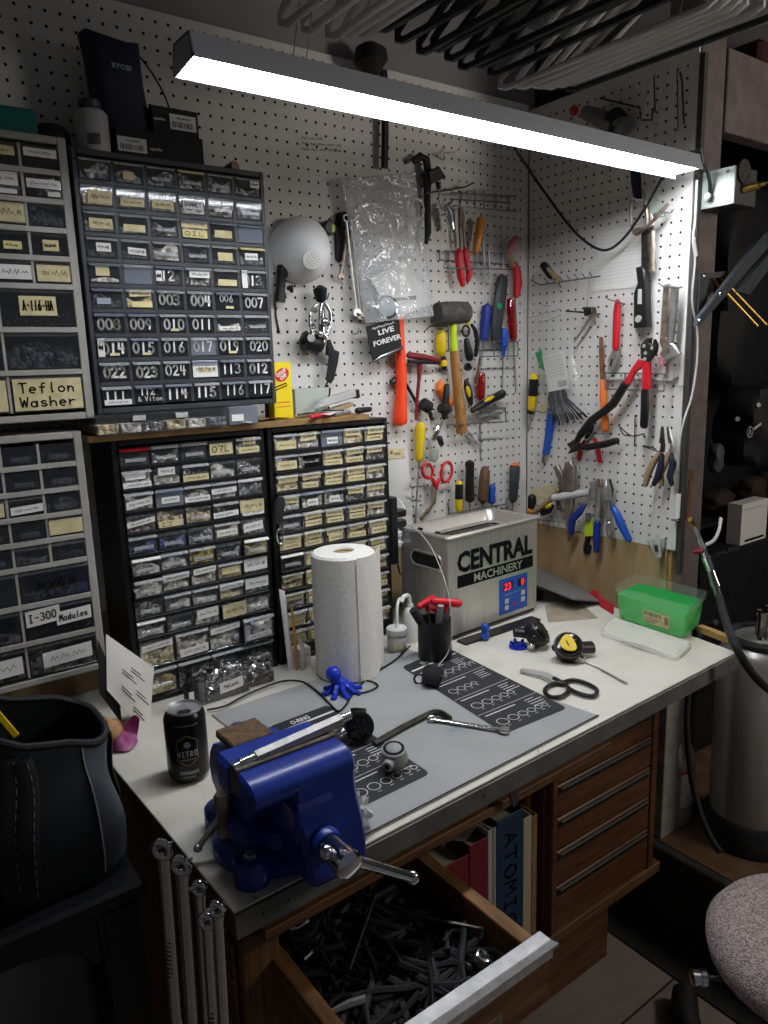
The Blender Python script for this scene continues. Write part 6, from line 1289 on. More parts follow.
o = a+xd_*w_*.30-yd_*w_*.28; m.text('LIVE', o, xd_, yd_, .0125, w_*.48, .03, .0006); m.text('FOREVER', a+xd_*w_*.10-yd_*w_*.50, xd_, yd_, .0125, w_*.84, .03, .0006); m.line([a+xd_*w_*(.16+.66*k/18)-yd_*(w_*.09+.0016*(-1)**k*(1+k % 3)*.6) for k in range(19)], .0014, NB, .0006)
part('lettering', m, cp)
mb = bt('black_gloss', [(373, 362, .05), (380, 357, .05), (402, 348, .05), (404, 345, .001)], [1.5, 2.2, 1.5, 1], .05, 8); one('tether', mb, 'black clip along the bottom of the black card', 'clip')
# orange handle
T_('hammer', 'hammer with bright orange handle hanging behind the zip bag', 'hammer', [('handle', bt('neon_orange', [(400, 312), (400, 330), (400.5, 350), (401, 372), (401, 395), (400.5, 412), (400, 422), (400, 426)], [3.6, 4.2, 5.0, 6.0, 6.0, 7.0, 7.8, 6.5], .024, 16, rnd=True)), ('head', bt('dark_steel', [(388, 300), (412, 298)], [7, 7], .022, 14))], 'hammers on the back pegboard')
one('bent_handle', bt('black_soft', [(413, 161), (420, 156.5), (426, 159), (428.5, 175), (427, 195), (427.5, 215), (428, 232), (426, 244)], [3, 4, 4.5, 4.5, 4, 3.8, 4, 2], .022, 10, sn=.7), 'black curved handle hanging just right of the clear zip bag', 'handle')
g = T_('brush', 'black round-headed brush hanging behind the shop light', 'brush', [('head', bt('black_soft', [(372, 42), (371, 50), (371, 62), (375, 76)], [8, 15, 16.5, 11], .05, 20, rnd=True)), ('handle', bt('black_plastic', [(383, 70), (385, 100), (385, 130), (384.5, 168)], [5, 4.2, 4, 4], .02, 10, sn=.6))])
g = thing('plug', 'black square plug hanging at the start of the wire rail', 'plug', B(437, 185, .03)); part('body', bp('black_plastic', [(428.5, 171), (440, 166), (447, 177), (430.5, 185)], .05, .03, .003), g); part('neck', bt('black_plastic', [(438, 182), (439, 189)], [3, 2], .035, 10), g)
g = thing('valve', 'chrome valve with bent arm hanging from the wire rail', 'valve', B(450, 230, .03)); part('arm', MB('chrome').tube(spl(pts(B, [(439, 192), (439, 203), (443, 210), (448, 213)], .035), 4), [.0022]*13, n=8), g); mb = bt('chrome', [(446, 204), (449, 213), (452, 229)], [2.5, 4.5, 3.5], .033, 12); mb.tube(pts(B, [(441, 216), (454, 211)], .036), .004, n=10); mb.tube(pts(B, [(446, 206), (451, 203)], .036), .005, n=10); part('body', mb, g)
# pliers in rack B
T_('pliers', 'red-handled long-nose pliers hanging in the wire rack', 'pliers', [('jaw', bt('old_steel', [(459.5, 206), (460.5, 214), (459.8, 230), (461, 248)], [1.2, 2.6, 1.5, 1.7], .026, 8)), ('jaw', bt('old_steel', [(461, 206), (462, 214), (463.5, 230), (465, 248)], [1.2, 2.6, 1.5, 1.7], .024, 8)), ('handle', bt('red', [(459, 248), (459, 262), (461, 277), (463, 287)], [3.2, 3.8, 4, 2.8], .03, 10, rnd=True)), ('handle', bt('red', [(465, 248), (467, 262), (469.5, 274), (467.5, 282)], [3, 3.4, 3.6, 2.5], .026, 10, rnd=True))], 'pliers on the back pegboard')
driver('screwdriver with amber-orange handle in the wire rack', [(481, 217), (480.5, 220), (478.5, 236), (476.3, 250), (475, 254)], [4, 4.6, 4.4, 3.8, 2.6], 'amber', (473, 271), .8, .028)
T_('tweezers', 'thin steel tweezers in the wire rack beside the amber screwdriver', 'tweezers', [('arm', bt('steel', [(483, 238), (484.5, 262), (486, 288)], [.9, 1.6, .7], .026, 6)), ('arm', bt('steel', [(489, 243), (489, 262), (488.5, 280)], [.8, 1.5, .7], .026, 6))])
T_('pliers', 'red-handled pliers with worn pink grip in the wire rack right end', 'pliers', [('jaw', bt('old_steel', [(502, 242), (505, 248), (508, 258)], [2, 2.6, 3], .026, 8)), ('handle', bt('pink', [(508, 254), (512, 245), (517, 237)], [3.5, 5, 4], .03, 10, rnd=True)), ('pivot', bt('tan_grip', [(508, 252), (511, 260), (513, 266)], [3, 3.5, 3], .027, 10)), ('handle', bt('red', [(513.5, 261), (517, 272), (518, 283), (516, 298)], [3.6, 4.4, 4.8, 3.6], .028, 12, rnd=True))], 'pliers on the back pegboard')
g = T_('utility_light', 'dark grey slim case with a green dot hanging at the right', 'case', [('body', bt('charcoal', [(504, 276), (503, 279), (500, 300), (497, 322), (496, 341), (495.8, 343)], [5, 7, 8, 7.6, 6.4, 5], .022, 14, sn=.5)), ('dot', MB('green_dot').lathe([(.0085, 0), (.008, .0012)], B(499.5, 306, .0345), (-.1, -1, .1), 20))])
driver('blue and black screwdriver behind the dark grey case', [(487, 304), (487, 307), (485, 325), (484, 340), (483.5, 342)], [4, 5.4, 5.2, 4.8, 3.6], 'deep_blue', (481, 366), .9, .014)
g = driver('red clear-handled screwdriver standing in the lower right wire rack', [(511, 298), (511, 300), (512.5, 325), (513.5, 341)], [4.4, 4.9, 4.9, 4.4], 'red_clear', (516, 393), 1.0, .024, [('core', bt('red', [(511, 303), (512.5, 325), (513, 336)], [2.6, 2.6, 2], .025, 8))])
driver('screwdriver with blue handle in the lower right wire rack', [(505, 328), (504.5, 331), (504.3, 346), (504, 347), (503, 358)], [4.4, 4.8, 4.6, 2.6, 2], 'blue', (502.3, 390), .8, .026)
# mallet
mb = MB('mallet_rubber'); a, b = B(436.5, 313.5, .036), B(466.5, 312.5, .036); ax = b-a; L0_ = ax.length; R0 = .0285
T_('mallet', 'black rubber mallet with wooden handle and lime-taped neck', 'mallet', [('head', mb.lathe([(R0*.86, 0), (R0*.97, .004), (R0*1.02, L0_*.3), (R0*1.02, L0_*.7), (R0*.97, L0_-.004), (R0*.86, L0_)], a, ax, 28)), ('neck_tape', bt('lime', [(453.5, 322), (453.5, 336), (454, 351)], [3.4, 3.7, 4.2], .034, 12)), ('handle', bt('handle_wood', [(454, 351), (456, 372), (459, 400), (461, 420), (461.6, 432), (461.7, 433)], [4.3, 5.0, 5.6, 6.0, 6.2, 5.6], .032, 14))], 'hammers on the back pegboard')
mb = MB('dark_steel'); mb.tube(pts(B, [(426, 330), (430, 326), (448, 326), (449, 352)], .05), .0018, n=6); mb.tube(pts(B, [(448, 326), (448, 326, .002)], .05), .0018, n=6); one('peg_hook', mb, 'long dark wire hook carrying the rubber mallet', 'hook', 'pegboard hooks')
T_('putty_knife', 'yellow-handled tool behind the lime tape of the mallet', 'tool', [('handle', bt('yellow', [(441, 330), (441, 340), (441, 352), (443, 356)], [5.5, 6, 5.6, 4], .018, 12, rnd=True)), ('collar', bt('black_plastic', [(443, 357), (444, 362), (444.5, 371)], [3.6, 4, 3], .018, 12, rnd=True), [('band', bt('yellow', [(443.5, 360), (444, 366)], [4.1, 4.2], .018, 12))])])
g = thing('snips', 'black-handled snips with yellow stripe right of the mallet handle', 'snips', B(470, 362, .02))
mb = MB('black_plastic'); c = B(466, 331, .03); mb.tube([c+V((.0125*math.cos(t*math.pi/10), 0, .014*math.sin(t*math.pi/10))) for t in range(20)], .003, n=8, closed=True); part('loop', mb, g)
part('handle', bt('black_plastic', [(471, 324), (475, 330), (477.5, 342), (475.5, 357)], [1.8, 2.2, 2.4, 2], .026, 8, rnd=True), g, ); part('body', bt('black_plastic', [(466, 338), (468, 350), (470.5, 361)], [3, 4.4, 4.6], .026, 12, rnd=True), g); part('knob', bt('black_gloss', [(467.5, 363), (468, 371)], [4.2, 4.8], .026, 14, rnd=True), g); part('stripe', bt('yellow', [(470, 322.5), (466, 325)], [1.6, 1.4], .027, 8, rnd=True), g)
driver('awl with brown wooden-look shank right of the snips', [(480, 357), (478, 372), (476, 384)], [1.2, 1.6, 2.2], 'brown_handle', (475, 392), .8, .02, name='awl', grp=None)
T_('orange_grip', 'orange-gripped clamp half hidden by the mallet handle', 'clamp', [('grip', bt('orange', [(441, 380), (440, 388), (445, 398), (452, 405)], [4, 5.6, 5.5, 5], .012, 12, rnd=True))])
g = thing('clamp', 'black screw clamp with ribbed knob and chrome spindle', 'clamp', B(442, 445, .03)); part('bar', bt('black_plastic', [(447, 384), (446, 395), (445, 410), (444, 420)], [3.2, 3.8, 4.5, 3], .03, 12, rnd=True), g); part('knob', bt('black_soft', [(440, 407.5), (441, 408), (447, 409.5), (448, 410)], [4.4, 5.8, 5.8, 4.4], .03, 12), g)
part('spindle', bt('chrome', [(438, 424), (436.5, 432), (433, 441)], [3, 3.6, 2.8], .032, 12, rnd=True), g); part('jaw', bt('black_plastic', [(439, 436), (442, 446)], [3.4, 3], .03, 10, rnd=True), g); part('screw', bt('steel', [(443, 418), (441, 426), (439, 430)], [1.6, 1.5, 1.4], .028, 8), g)
T_('float_valve', 'black round ribbed knob on dark shafts right of the orange handle', 'knob', [('knob', bt('rubber', [(422, 403), (423, 403.6), (429, 407.5), (430, 408)], [5, 6.6, 6.6, 5], .026, 18)), ('stem', bt('dark_steel', [(430, 412), (432, 420)], [2.5, 2], .03, 8))])
one('steel_coupling', bt('galv', [(434, 449), (433, 458), (432, 461)], [5, 5.4, 4], .028, 14), 'dull grey coupling below the chrome spindle', 'coupling')
T_('squeegee', 'dark red and black squeegee hanging beside the orange handle', 'squeegee', [('bar', bt('dark_red', [(407, 355), (424, 357), (441, 361)], [3.4, 3.2, 2.4], .034, 10, rnd=True)), ('rubber', bt('black_plastic', [(408, 361), (424, 362), (440, 363)], [2, 2.4, 1.6], .032, 8)), ('handle', bt('dark_red', [(420, 362), (419, 380), (417, 400), (416, 420)], [3.4, 2, 1.8, 1.5], .026, 10))])
one('dark_rod', bt('black_plastic', [(391, 383), (396, 379), (404, 381), (411, 393), (419, 408)], [3.2, 3.4, 2, 1.8, 1.8], .016, 8), 'dark bent rod crossing behind the orange handle', 'rod')
driver('screwdriver with yellow handle hanging below the black round knob', [(420.8, 422), (420.5, 428), (420, 440), (419.4, 449), (419, 462)], [4.8, 5.4, 5.3, 4.8, 4.4], 'yellow', (415, 527), 1.1, .022)
g = thing('snips', 'bent grey snips with red loop handles above the cleaner', 'snips', B(430, 520, .02))
for (cx_, cy_, ra, rb) in ((427.5, 471, .0175, .0195), (446.5, 472, .0195, .027)):
    c = B(cx_, cy_, .024); mb = MB('red'); mb.tube([c+V((ra*math.cos(t*math.pi/12)+.004*math.sin(t*math.pi/12)*(1 if cx_ > 440 else -1), 0, rb*math.sin(t*math.pi/12))) for t in range(24)], .0042, n=10, closed=True); mb.tube(pts(B, [(432 if cx_ < 440 else 440, 478), (435 if cx_ < 440 else 437, 484), (437, 490)], .024), [.0055, .006, .003], n=10, rnd=True); part('handle', mb, g)
part('blade', bt('old_steel', [(434, 484), (434, 500), (428, 509), (420, 518)], [3.4, 3.6, 3.8, 3], .02, 8, sn=.5), g); part('blade', bt('steel', [(431, 486), (431, 500), (424, 510), (421, 521)], [2, 2.4, 3, 2], .016, 8, sn=.5), g)
driver('screwdriver with black-over-yellow handle, leftmost above the cleaner', [(459.4, 480.5), (459.3, 485), (458.8, 499), (459, 508), (459.2, 513)], [3.4, 4.3, 4.3, 4.2, 3], 'yellow', (459.5, 522), .8, .028, [('grip', bt('black_plastic', [(459.3, 484), (458.8, 499)], [4.45, 4.45], .028, 12))], 'driver handles above the cleaner')
driver('long black ribbed handle above the cleaner beside the yellow one', [(469.7, 460), (469.7, 464), (469.9, 470), (469.6, 486), (469.8, 500), (469.8, 503)], [4.8, 5.4, 4.6, 5, 5.4, 3.4], 'black_plastic', (470, 522), .9, .028, None, 'driver handles above the cleaner')
driver('brown mottled handle above the cleaner beside the black ribbed one', [(485, 466), (485, 471), (484, 486), (482.8, 500), (482.6, 504)], [3.4, 5.4, 6, 5.4, 3], 'brown_handle', (482, 520), .9, .028, None, 'driver handles above the cleaner')
driver('short blue handle above the cleaner beside the brown one', [(492, 484), (492, 488), (491.8, 494), (492, 500), (492, 504)], [3.4, 4.4, 3.6, 4.4, 4], 'blue', (492, 518), .8, .026, None, 'driver handles above the cleaner')
driver('orange and dark grey handle, rightmost above the cleaner', [(515, 463), (514.8, 468), (514, 484), (513, 499), (512.8, 503)], [4.6, 6, 5.2, 4.8, 3.4], 'charcoal', (512, 514), .9, .026, [('cap', bt('orange', [(515.2, 462.5), (515, 467)], [5, 6.3], .026, 12, rnd=True)), ('side', bt('orange', [(518, 467), (517.5, 476), (516.5, 488)], [2.6, 2.8, 2], .030, 8, rnd=True))], 'driver handles above the cleaner')
T_('box_cutter', 'black and yellow box cutter hanging right of the mallet handle', 'knife', [('body', bt('black_plastic', [(465.5, 379), (467, 386), (469.5, 396), (471, 406)], [3, 4.4, 4.5, 3], .026, 12, rnd=True, sn=.7), [('inset', bt('yellow', [(467, 386), (468.2, 391), (469.5, 397)], [1.8, 2.6, 1.6], .032, 8, rnd=True))])])
driver('red clear-handled screwdriver pointing down behind the box cutter', [(481, 372), (481, 375), (480.5, 396), (480, 400)], [4.4, 5, 5, 4.4], 'red_clear', (480.5, 461), 1.0, .016, [('core', bt('red', [(480.8, 378), (480.4, 396)], [3, 2.6], .017, 8))])
driver('black and yellow screwdriver hanging slanted across the wire rack', [(505, 392), (502, 394), (490, 400), (480, 406), (471, 411.5)], [3.4, 4.8, 4.3, 3.8, 2.8], 'black_plastic', None, 1, .036, [('inset', bt('yellow', [(494, 396.5), (489, 399), (484, 402)], [1.8, 2.6, 1.6], .0415, 8, rnd=True)), ('inset', bt('yellow', [(503, 392.5), (499.5, 394.5)], [2.6, 2.6], .0405, 8, rnd=True))])
one('angle_bracket', bt('lgrey', [(467, 430), (472, 436), (479, 444.5)], [1.2, 2.2, 1.4], .014, 8), 'thin grey slanted blade below the mallet handle', 'blade')
# receipts taped by the right cabinet, power strip
leaning('receipt', 'crumpled white receipts hanging between the right black cabinet and snips', 'receipt', [B(390, 526, .0005), B(413, 530, .0005), B(408, 450, .010), B(388, 452, .010)], 'paper', .0012, NB)
mb = bp('label_cream', [(389, 449), (404, 448), (405, 458), (389, 459)], .012, .0006, 0); mb.mat('red'); mb.lathe([(.004, .0002), (.004, .0006)], B(391.5, 452.5, .012), NB, 12); scribble(mb, B(394.5, 454, .0125), X*.02, UP*.003, .0008); one('tag', mb, 'cream tag with red dot at the top of the receipts', 'tag')
g = thing('power_strip', 'black power strip with white plugs at the right cabinet side', 'power strip', (-.617, -.14, 1.06))
x0 = -.6265; mb = MB('black_plastic'); mb.span((x0, -.150, 1.07), (x0+.022, -.105, 1.235), .003); part('body', mb, g)
for k, zz in enumerate((1.19, 1.165)): part('plug', MB('black_plastic').span((x0+.0225, -.142, zz-.009), (x0+.055, -.116, zz+.009), .003), g)
for k, zz in enumerate((1.14, 1.115)): part('plug', MB('white_plastic').span((x0+.0225, -.142, zz-.008), (x0+.040, -.120, zz+.008), .003), g)
cable('cable', 'white cable curling from the power strip plug', [V((x0+.041, -.131, 1.14)), V((x0+.065, -.14, 1.15)), V((x0+.082, -.15, 1.135)), V((x0+.070, -.15, 1.118)), V((x0+.041, -.131, 1.115))], .0022, 'white_plastic')
cable('cable', 'white cable rising from the power strip toward the receipts', [V((x0+.045, -.128, 1.165)), V((x0+.066, -.12, 1.19)), V((x0+.062, -.10, 1.215)), V((x0+.050, -.09, 1.2)), V((x0+.048, -.08, 1.15))], .002, 'white_plastic')
cable('cable', 'black cable drooping from the power strip beside the cleaner', [V((x0+.03, -.13, 1.07)), V((x0+.045, -.12, 1.035)), V((x0+.072, -.10, 1.03)), V((x0+.082, -.09, 1.07))], .0025, 'black_plastic')
cable('cable', 'thin white wire hanging down past the black cup', [V((x0+.056, -.129, 1.165)), V((x0+.03, -.25, 1.14)), V((x0-.005, -.355, 1.06)), V((x0-.02, -.385, .97)), V((x0-.028, -.38, .925)), V((x0-.06, -.385, .906))], .0011, 'lgrey')

# black-handled key hook hanging on the side of the right black cabinet
g = thing('key_hook', 'black-handled knife with steel ring hanging between the two black cabinets', 'knife', V((-.938, -.160, 1.20)))
P0, P1 = un(281, 497, 1, -.168), un(277, 524, 1, -.168); part('handle', MB('black_soft').tube([P0, P0.lerp(P1, .2), P0.lerp(P1, .8), P1], [.008, .0125, .0115, .009], n=12, nrm=NB, sn=.4), g)
c = un(280, 536, 1, -.168); part('ring', MB('chrome').tube([c+V((.008*math.cos(t*math.pi/10), 0, .017*math.sin(t*math.pi/10))) for t in range(20)], .0017, n=8, closed=True), g)
# ================================================================ hanging on the right pegboard
GW = 'tools on the right pegboard'
def whook(label, p, d=.045): return hook(label, p, d, W, NW)
# cord looping down from the lamp
one('cord', MB('black_plastic').tube(spl([V((-.46, -.478, 1.995)), V((-.40, -.44, 1.96)), B(513, 140, .25), B(528, 168, .10), W(548, 197, .05), W(564, 219, .045), W(580, 237, .045), W(597, 248.5, .045), W(610, 249, .045), W(624, 238, .045), W(636, 222, .045), W(650, 200, .05), W(662, 178, .06)], 6), .0034, n=8), 'black lamp cord looping down across the right pegboard', 'cord')
mb = wp('paper', [(597, 233), (646, 224), (648, 272), (598, 268)], .0016, .0006, 0); mb.mat('lgrey')
for k in range(9): mb.line([W(600+k*.3, 237+k*3.7, .0017), W(644, 229+k*3.9, .0017)], .0008, NW)
one('paper_sheet', mb, 'printed chart sheet pinned high on the right pegboard', 'paper')
mb = wp('paper', [(584, 264), (643, 253), (646, 286), (577, 293)], .0028, .0006, 0); mb.mat('lgrey')
for k in range(6): mb.line([W(588, 268+k*3.6, .0029), W(642, 259+k*3.8, .0029)], .0008, NW)
one('paper_sheet', mb, 'printed sheet overlapping the lower edge of the chart sheet', 'paper')
# bar clamp on a strap, adjustable wrench behind
g = thing('bar_clamp', 'black bar clamp with pistol body hanging on a dark strap', 'clamp', W(640, 328, .03))
part('strap', wt('navy', [(634, 158), (636, 180), (638, 200)], [5, 5.5, 4.5], .03, 8, sn=.4), g); part('strap_edge', wt('paint_white', [(631.5, 197), (636, 200), (642, 200)], [.9, 1.1, .9], .036, 6), g)
mb = MB('old_steel'); q = pts(W, [(632, 200), (631, 215), (634, 233), (641, 232), (647, 222), (646, 205), (643, 190)], .04); mb.tube(spl(q, 4), .0042, n=8); part('loop', mb, g)
part('bar', wp('dark_steel', [(641, 230), (648, 228), (649, 262), (644, 276), (641, 270)], .030, .006, .001), g)
part('body', wp('black_plastic', [(635, 268), (640, 266), (644, 270), (645, 282), (646, 327), (633, 328), (633, 293), (637, 283)], .042, .026, .003), g)
part('window', wp('lgrey', [(638, 289), (641.5, 289), (641.5, 304), (637.5, 304)], .0435, .001, 0), g); part('button', MB('galv').lathe([(.009, 0), (.008, .003)], W(638.5, 319, .0423), NW, 18), g); part('bolt', wt('steel', [(638, 328), (638, 333)], [2.2, 1.8], .028, 8), g)
T_('hose_wrench', 'old steel spanner with a big hook hanging behind the bar clamp', 'wrench', [('shank', wt('old_steel', [(647, 205), (650, 222), (652, 250), (652, 272)], [3, 4.2, 4, 4.5], .022, 8, sn=.4)), ('disc', MB('galv').lathe([(.020, 0), (.020, .004)], W(654, 205, .02), NW, 22)), ('hook', MB('old_steel').tube(spl(pts(W, [(636, 230), (645, 228), (655, 219), (662, 211), (668, 204)], .046), 4), .0045, n=8))], GW)
mb = MB('rack_steel'); mb.tube(pts(W, [(660, 212), (670, 213), (674, 209)], .03), .0015, n=6); mb.tube(pts(W, [(664, 210), (665, 216), (660, 217)], .03), .0015, n=6); mb.tube(pts(W, [(667, 212, .002), (667, 212)], .03), .0015, n=6); one('peg_hook', mb, 'bent double wire hook beside the old steel spanner', 'hook', 'pegboard hooks')
# comb rail with a small screwdriver
mb = MB('rack_steel'); mb.tube(pts(W, [(531, 280), (540, 285), (560, 282), (600, 276)], .03), .0022, n=6); mb.tube(pts(W, [(532, 280), (534, 275)], .03), .0018, n=6)
for k in range(7): x_ = 548+7.5*k; mb.tube(pts(W, [(x_, 283-1.05*k*.9, .03), (x_-4, 278-1.0*k, .034)], .03), .0016, n=6)
mb.tube(pts(W, [(545, 284, .002), (545, 284)], .03), .002, n=6); mb.tube(pts(W, [(590, 278, .002), (590, 278)], .03), .002, n=6); one('peg_rail', mb, 'comb-shaped wire rail on the upper left of the right pegboard', 'rail')
driver('stubby black and tan screwdriver resting on the comb rail', [(542, 263), (544.5, 266), (551, 275), (556, 279)], [3.2, 4.4, 4.4, 3.2], 'black_plastic', (561, 287), .9, .038, [('side', wt('tan_grip', [(547, 268), (554, 276)], [2.6, 2.6], .042, 8, rnd=True)), ('ferrule', wt('tan_grip', [(554.5, 277), (558, 280)], [3.6, 3.4], .038, 10))], GW, wt)
# try square / surface gauge
g = thing('surface_gauge', 'steel surface gauge with thin rods on the right pegboard', 'gauge', W(580, 330, .03)); part('rod', wt('steel', [(590, 272), (587, 310)], [.7, .7], .03, 6), g); part('rod', wt('dark_steel', [(566, 311), (585, 312.5), (592, 312)], [1, 1, 1], .034, 6), g); part('block', wp('dark_steel', [(583, 307), (591, 307), (592, 313), (584, 316)], .042, .02, .001), g); part('arm', wt('steel', [(592, 314), (584, 328), (574, 342)], [1.8, 1.3, .9], .03, 8), g); part('wing', wt('old_steel', [(590, 316), (600, 314)], [1.6, 1.0], .036, 8), g); part('wing', wt('old_steel', [(594, 316), (595, 325)], [1.6, 1.0], .036, 8), g)
# clear bag with cable ties
g = thing('plastic_bag', 'thin clear zip bag hanging on the left of the right pegboard', 'bag', W(560, 420, .02))
qq = pts(W, [(525, 309), (562, 307), (590, 412), (551, 414)], .014)
bq = lambda u, v, dd: (qq[0]*(1-u)+qq[1]*u)*(1-v)+(qq[3]*(1-u)+qq[2]*u)*v+NW*dd
mb = MB('bag_thin'); mb.grid(lambda u, v: bq(u, v, .010+.014*(4*u*(1-u))**.5*min(1, v*2)+.002*math.sin(9*u+7*v)), 18, 24); pc = part('pouch', mb, g)
mb = MB('clear_milky'); mb.tube(pts(W, [(540, 322), (549, 320), (561, 315)], .032), .0018, n=6); mb.tube(pts(W, [(527, 318), (540, 315), (560, 309)], .030), .0012, n=6); part('zip', mb, pc)
g = thing('cable_ties', 'bundle of black cable ties under a white label and green header', 'cable ties', W(565, 425, .02))
part('label', wp('paper', [(542, 356), (564, 350), (569, 388), (549, 392)], .034, .001, 0), g)
lb = MB('lgrey')
for k in range(7): lb.line([W(545+k*.6, 359+k*3, .0345), W(563+k*.6, 355+k*3, .0345)], .0016, NW)
part('print', lb, [o for o in bpy.data.objects if o.name.startswith('label') and o.parent == g][0]); lb = MB('barcode')
for k in range(6): lb.line([W(558.5+1.5*k, 381.5-.3*k, .0345), W(559+1.5*k, 387-.3*k, .0345)], .0022, NW)
part('barcode', lb, [o for o in bpy.data.objects if o.name.startswith('label') and o.parent == g][0])
part('header', wp('green_pack', [(535, 353), (541, 350), (545, 372), (540, 368)], .030, .004, .0005), g)
tm = MB('black_plastic'); rng = random.Random(9)
for k in range(46):
    u = k/45; x0_, x1_ = 548+19*u, 551+36*u+rng.uniform(-2, 2)
    tm.mat('hole_dark' if rng.random() < .8 else ('label_blue' if u < .25 else 'grey_plastic')); dd = rng.uniform(.012, .03)
    tm.tube(pts(W, [(x0_*.7+557*.3, 386), (x0_, 398), (x1_, 424-10*abs(u-.3)+rng.uniform(-3, 2))], dd), .0015, n=4, nrm=NW, sn=.4)
part('ties', tm, g, kind='stuff')
whook('wire hook holding the thin clear zip bag', (550, 306), .04)
driver('yellow and black screwdriver beside the corner of the pegboards', [(534, 373), (534, 377), (533, 395), (531.5, 408), (530.5, 413)], [3.6, 5, 5, 4.6, 3.4], 'yellow', (528.5, 431), 1.1, .022, [('grip', wt('black_plastic', [(533.8, 379), (532.8, 396)], [5.3, 5.3], .022, 12)), ('ferrule', wt('black_plastic', [(531.2, 410), (530.5, 413.5)], [4.7, 4], .022, 12))], GW, wt)
mb = MB('label_cream'); mb.quad(W(540, 404, .0008), W(549, 401, .0008), W(549, 412, .0008), W(540, 414, .0008)); mb.quad(W(530, 489, .0008), W(556, 484, .0008), W(556, 497, .0008), W(530, 500, .0008)); struct('trim_old_tape', mb)
T_('file', 'bright blue file handle hanging below the cable ties', 'file', [('handle', wp('blue', [(546.5, 408), (552, 410), (552, 425), (547, 455), (541.5, 454.5), (545, 428)], .024, .012, .003)), ('tip', wt('old_steel', [(543.5, 455), (542.5, 463)], [1.6, 1.2], .018, 6))], GW)
mb = MB('rack_steel'); mb.tube(pts(W, [(528, 411), (552, 413)], .028), .0016, n=6); mb.tube(pts(W, [(541, 412, .002), (541, 412)], .028), .0016, n=6); one('peg_rail', mb, 'short wire rail behind the blue file handle', 'rail')
T_('chisel', 'rusty chisel with orange handle pointing up', 'chisel', [('blade', wt('rust', [(601, 337), (601.5, 350), (602, 368), (603, 380)], [1.7, 2.4, 2.4, 2.6], .022, 8)), ('handle', wt('orange', [(603, 379), (603.5, 400), (605, 420), (605.5, 432)], [3, 3.6, 4, 4.2], .024, 10, rnd=True))], GW)
T_('adjustable_wrench', 'red-handled steel tool hanging head down right of the chisel', 'wrench', [('handle', wt('red', [(618, 299), (617, 312), (616.3, 330), (615.5, 351)], [3.2, 4, 3.8, 3.6], .026, 10, rnd=True, sn=.6)), ('head', wp('steel', [(611.5, 351), (619.5, 351.5), (619, 357), (612.5, 368), (608, 371), (607.5, 360)], .028, .008, .0015), [('slot', wp('hole_dark', [(611, 359), (613, 359), (611, 366), (609.5, 366)], .0286, .0008, 0)), ('hole', MB('hole_dark').lathe([(.0028, 0), (.0028, .0005)], W(618, 302, .0355), NW, 10))])], GW)
mb = MB('rack_steel'); mb.tube(pts(W, [(605, 297), (610, 300), (618, 302), (625, 304, .02)], .044), .0018, n=6); mb.tube(pts(W, [(621, 306, .002), (621, 306, .03), (625, 304, .034)], .03), .0018, n=6); one('peg_hook', mb, 'wire hook through the red-handled steel tool', 'hook', 'pegboard hooks')
# bolt cutters
g = thing('bolt_cutter', 'red and black bolt cutters hung open across the right pegboard', 'bolt cutter', W(600, 450, .04))
part('head', wp('dark_steel', [(640, 345), (646, 338), (650, 338), (649, 343), (652, 345), (653, 339), (656, 345), (655, 352), (648, 362), (640, 358)], .052, .014, .002), g)
hb_ = MB('galv'); [hb_.lathe([(.0045, 0), (.004, .002)], W(x_, y_, .0522), NW, 12) for x_, y_ in ((644, 346), (652, 348), (645.5, 353), (645, 359))]; part('bolts', hb_, g)
part('arm', wp('red', [(637.5, 359), (643, 361), (642, 368), (636, 371), (628, 386), (623, 382), (631, 368)], .048, .012, .003), g); part('arm', wp('red', [(642, 360), (649, 361), (649, 390), (641, 390), (641.5, 370)], .050, .012, .003), g)
part('grip', wt('black_plastic', [(625.5, 384), (613, 404), (602, 413)], [4, 4.4, 4.2], .044, 12), g); part('grip', wt('black_plastic', [(645, 390), (645, 408), (644, 426), (643.5, 428)], [3.6, 4, 3.8, 2.4], .046, 12), g)
g2 = thing('pliers', 'long black-handled cutters hanging under the bolt cutters', 'pliers', W(585, 455, .04), GW)
part('handle', wt('black_plastic', [(604, 411), (592, 420), (581, 434), (575, 443)], [3.8, 4.2, 4, 2.6], .034, 12, rnd=True), g2); part('handle', wt('black_plastic', [(578, 447), (590, 447), (606, 444), (619, 440)], [3, 3.4, 3.6, 3.4], .034, 12, rnd=True), g2); part('jaw', wp('dark_steel', [(566, 444), (572, 441), (580, 443), (581, 449), (574, 452), (567, 454), (570, 449)], .038, .010, .002), g2)
T_('pliers', 'small red-handled pliers behind the long black cutters', 'pliers', [('jaw', wt('black_plastic', [(594, 420), (591, 430), (586, 438)], [1.4, 2.4, 2], .016, 8)), ('handle', wt('red', [(585, 440), (580, 450), (578.5, 461)], [2, 2.2, 2.2], .0055, 8, rnd=True)), ('handle', wt('red', [(594, 438), (598, 448), (600, 463)], [2, 2.4, 2.6], .006, 8, rnd=True))], GW)
mb = MB('rack_steel'); mb.tube(pts(W, [(570, 433), (603, 434)], .026), .0013, n=6); mb.tube(pts(W, [(586, 433, .002), (586, 433)], .026), .0013, n=6); one('peg_rail', mb, 'thin wire rail behind the long black cutters', 'rail')
